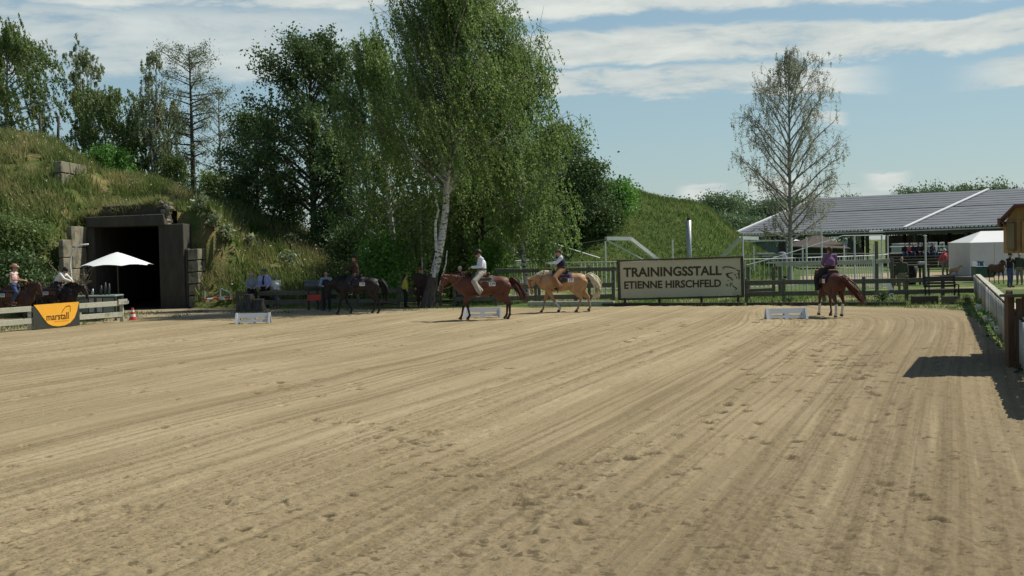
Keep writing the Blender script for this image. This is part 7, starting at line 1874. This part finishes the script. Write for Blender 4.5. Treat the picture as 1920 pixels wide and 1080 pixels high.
person('figure in dark coat and rust-red cap standing half behind the great birch foot', gpt(787, 58.9), CAMYAW + .2, jstand(pelvis=(0, 0, .98)), C_dbrown, C_dbrown, M_black, hat='cap', hatm=C_rust, hair=(H_br, .05), voxel=.013, scale=.99, slim=1.25)
person('person with a pale cap standing behind the head of the reddish brown horse', gpt(861, 59.0), CAMYAW - .2, jstand(), C_grey, C_jean, M_black, hat='cap', hatm=mat('pale_cap', (.5, .5, .46)), hair=(H_grey, 0), voxel=.014, scale=1.0)
person('person in olive jacket with a pale scarf behind the fence near the table', gpt(1690, 61.5), CAMYAW - .3, jstand(), C_green, C_khaki, M_black, hair=(H_blk, .05), voxel=.014, scale=.98)
person('walker in red shirt and khaki trousers in front of the grandstand', gpt(1770, 88), CAMYAW + .4, jstand(anL=(.12, .12, .09), toL=(.27, .14, .06), knL=(.12, .11, .49), elR=(-.08, -.30, 1.12), wrR=(.02, -.36, .9)), C_red, C_khaki, M_black, hat='cap', hatm=mat('pale_cap', (.5, .5, .46)), voxel=.018, scale=1.02, slim=1.15)
person('person in dark clothes and cap holding up a camera left of the kiosk', gpt(1893, 66), CAMYAW + .6, jstand(elL=(.16, .25, 1.22), wrL=(.30, .08, 1.42), elR=(.16, -.25, 1.22), wrR=(.30, -.08, 1.42)), C_dark, C_jean, M_black, hat='cap', hatm=C_dark, voxel=.013, scale=.98)
mb = MB(); cp = Vector(gpt(1893, 66)) + Matrix.Rotation(CAMYAW + .6, 3, 'Z') @ Vector((.40, 0, 1.44)); mb.box(cp, (.12, .16, .10), rz=CAMYAW + .6); mb.tube([cp, cp + Matrix.Rotation(CAMYAW + .6, 3, 'Z') @ Vector((.14, 0, 0))], .04, 10)
o = mb.build('camera', M_black, org=tuple(cp)); tag(o, 'black camera held up by the person left of the kiosk', 'camera')
# second person and a brown horse by the kiosk
person('person in green top bending behind the camera holder', gpt(1911, 69), CAMYAW - .6, jstand(), C_green, C_khaki, M_black, hair=(H_bl, .05), voxel=.015, scale=.95)
h7 = horse('horse', 'small brown horse with a white blaze standing on the grass left of the kiosk', (gx(1870, 72).x, 72.0, g0), CAMYAW + .15, coat('far_brown_coat', (.11, .045, .03), (.03, .02, .015), .4, .8), mat('black_hair', (.01, .009, .009)),
  dict(poll=(.98, 0, 1.66), nose=(1.24, 0, 1.2), crest=.04, fl=(.05, 0), fr=(-.08, 0), hl=(.05, 0), hr=(-.1, 0)), seed=8, tack=False, scale=.72, voxel=.022)
# dog
def dog(label, loc, yaw):
    t = thing('dog', label, 'dog', loc, yaw); b = MB(); b.cap((-.25, 0, .40), (.18, 0, .42), .105, .135, .8); b.cap((.22, 0, .46), (.38, 0, .62), .085, .06, .9); b.ell((.43, 0, .66), (.085, .065, .065), 12, 8); b.cap((.48, 0, .65), (.58, 0, .62), .038, .026)
    for s in (-1, 1):
        b.cap((.40, s * .05, .70), (.37, s * .075, .66), .025, .012); b.cap((.17, s * .075, .38), (.17, s * .075, .19), .055, .028); b.cap((.17, s * .075, .19), (.18, s * .075, .04), .024, .02); b.cap((.18, s * .075, .03), (.22, s * .075, .025), .026, .024)
        b.cap((-.24, s * .075, .40), (-.18, s * .08, .27), .085, .045); b.cap((-.18, s * .08, .27), (-.30, s * .08, .16), .038, .024); b.cap((-.30, s * .08, .16), (-.27, s * .08, .04), .022, .02); b.cap((-.27, s * .08, .03), (-.23, s * .08, .025), .026, .024)
    b.cap((-.34, 0, .45), (-.52, 0, .56), .03, .015); link_mesh('body', remesh(b, .016, 2, 'body'), mat('tan_fur', (.28, .20, .11), .9, .3, 12), t)
    mb = MB(); mb.ell((.61, 0, .63), (.014, .016, .012), 8, 6); mb.build('nose', M_black, t, local=True)
dog('tan dog walking beside the red-shirted walker', gpt(1788, 86), CAMYAW + .9)
# people on the grandstand
seat_v = []
rp_ = random.Random(8); tops = [C_dark, C_red, C_navy, C_dbrown, C_dark, C_grey]
spots = [(1697, 0), (1704, 0), (1712, 0), (1721, 0), (1729, 1), (1737, 0), (1747, 1), (1778, 0), (1785, 0), (1792, 1), (1799, 0), (1807, 0), (1814, 0)]
labs = ['furthest left spectator sitting on the grandstand', 'second spectator from the left on the grandstand', 'third spectator from the left on the grandstand', 'fourth spectator from the left on the grandstand', 'fifth spectator from the left on the grandstand', 'spectator on the grandstand just left of the narrow cabinet', 'spectator on the grandstand in front of the narrow cabinet', 'spectator on the grandstand just right of the emblem board', 'second spectator right of the emblem board on the grandstand', 'third spectator right of the emblem board on the grandstand', 'fourth spectator right of the emblem board on the grandstand', 'last but one spectator towards the marquee on the grandstand', 'spectator on the grandstand nearest the marquee']
for i, (px, k) in enumerate(spots):
    Y = YG + 2.8; z = at(px, 475.5 - .022 * (px - 1745), Y).z
    if i < 6: 
        q = person(labs[i], (gx(px, Y).x, Y, z - .45), CAMYAW + rp_.uniform(-.5, .5), jsit(.45), tops[i], [C_jean, C_dark][i % 2], M_black, hat=[None, 'cap', None, 'cap', None, None][i], hatm=C_dark, hair=([H_br, H_blk, H_bl][i % 3], .02), voxel=.026, group='spectators on the grandstand'); seat_v.append(q)
    else:
        s = seat_v[(i * 5) % 6]; q = s.copy(); COL.objects.link(q); q.location = (gx(px, Y).x, Y, z - .45); q['label'] = labs[i]; q.rotation_euler = (0, 0, CAMYAW + rp_.uniform(-.5, .5))
        for c in s.children: d = c.copy(); COL.objects.link(d); d.parent = q
person('person with a white hat standing high on the grandstand', (gx(1734, YG + 3).x, YG + 3, at(1734, 478, YG + 3).z), CAMYAW, jstand(), C_dark, C_dark, M_black, hat='cowboy', hatm=M_white, voxel=.022, scale=.9)
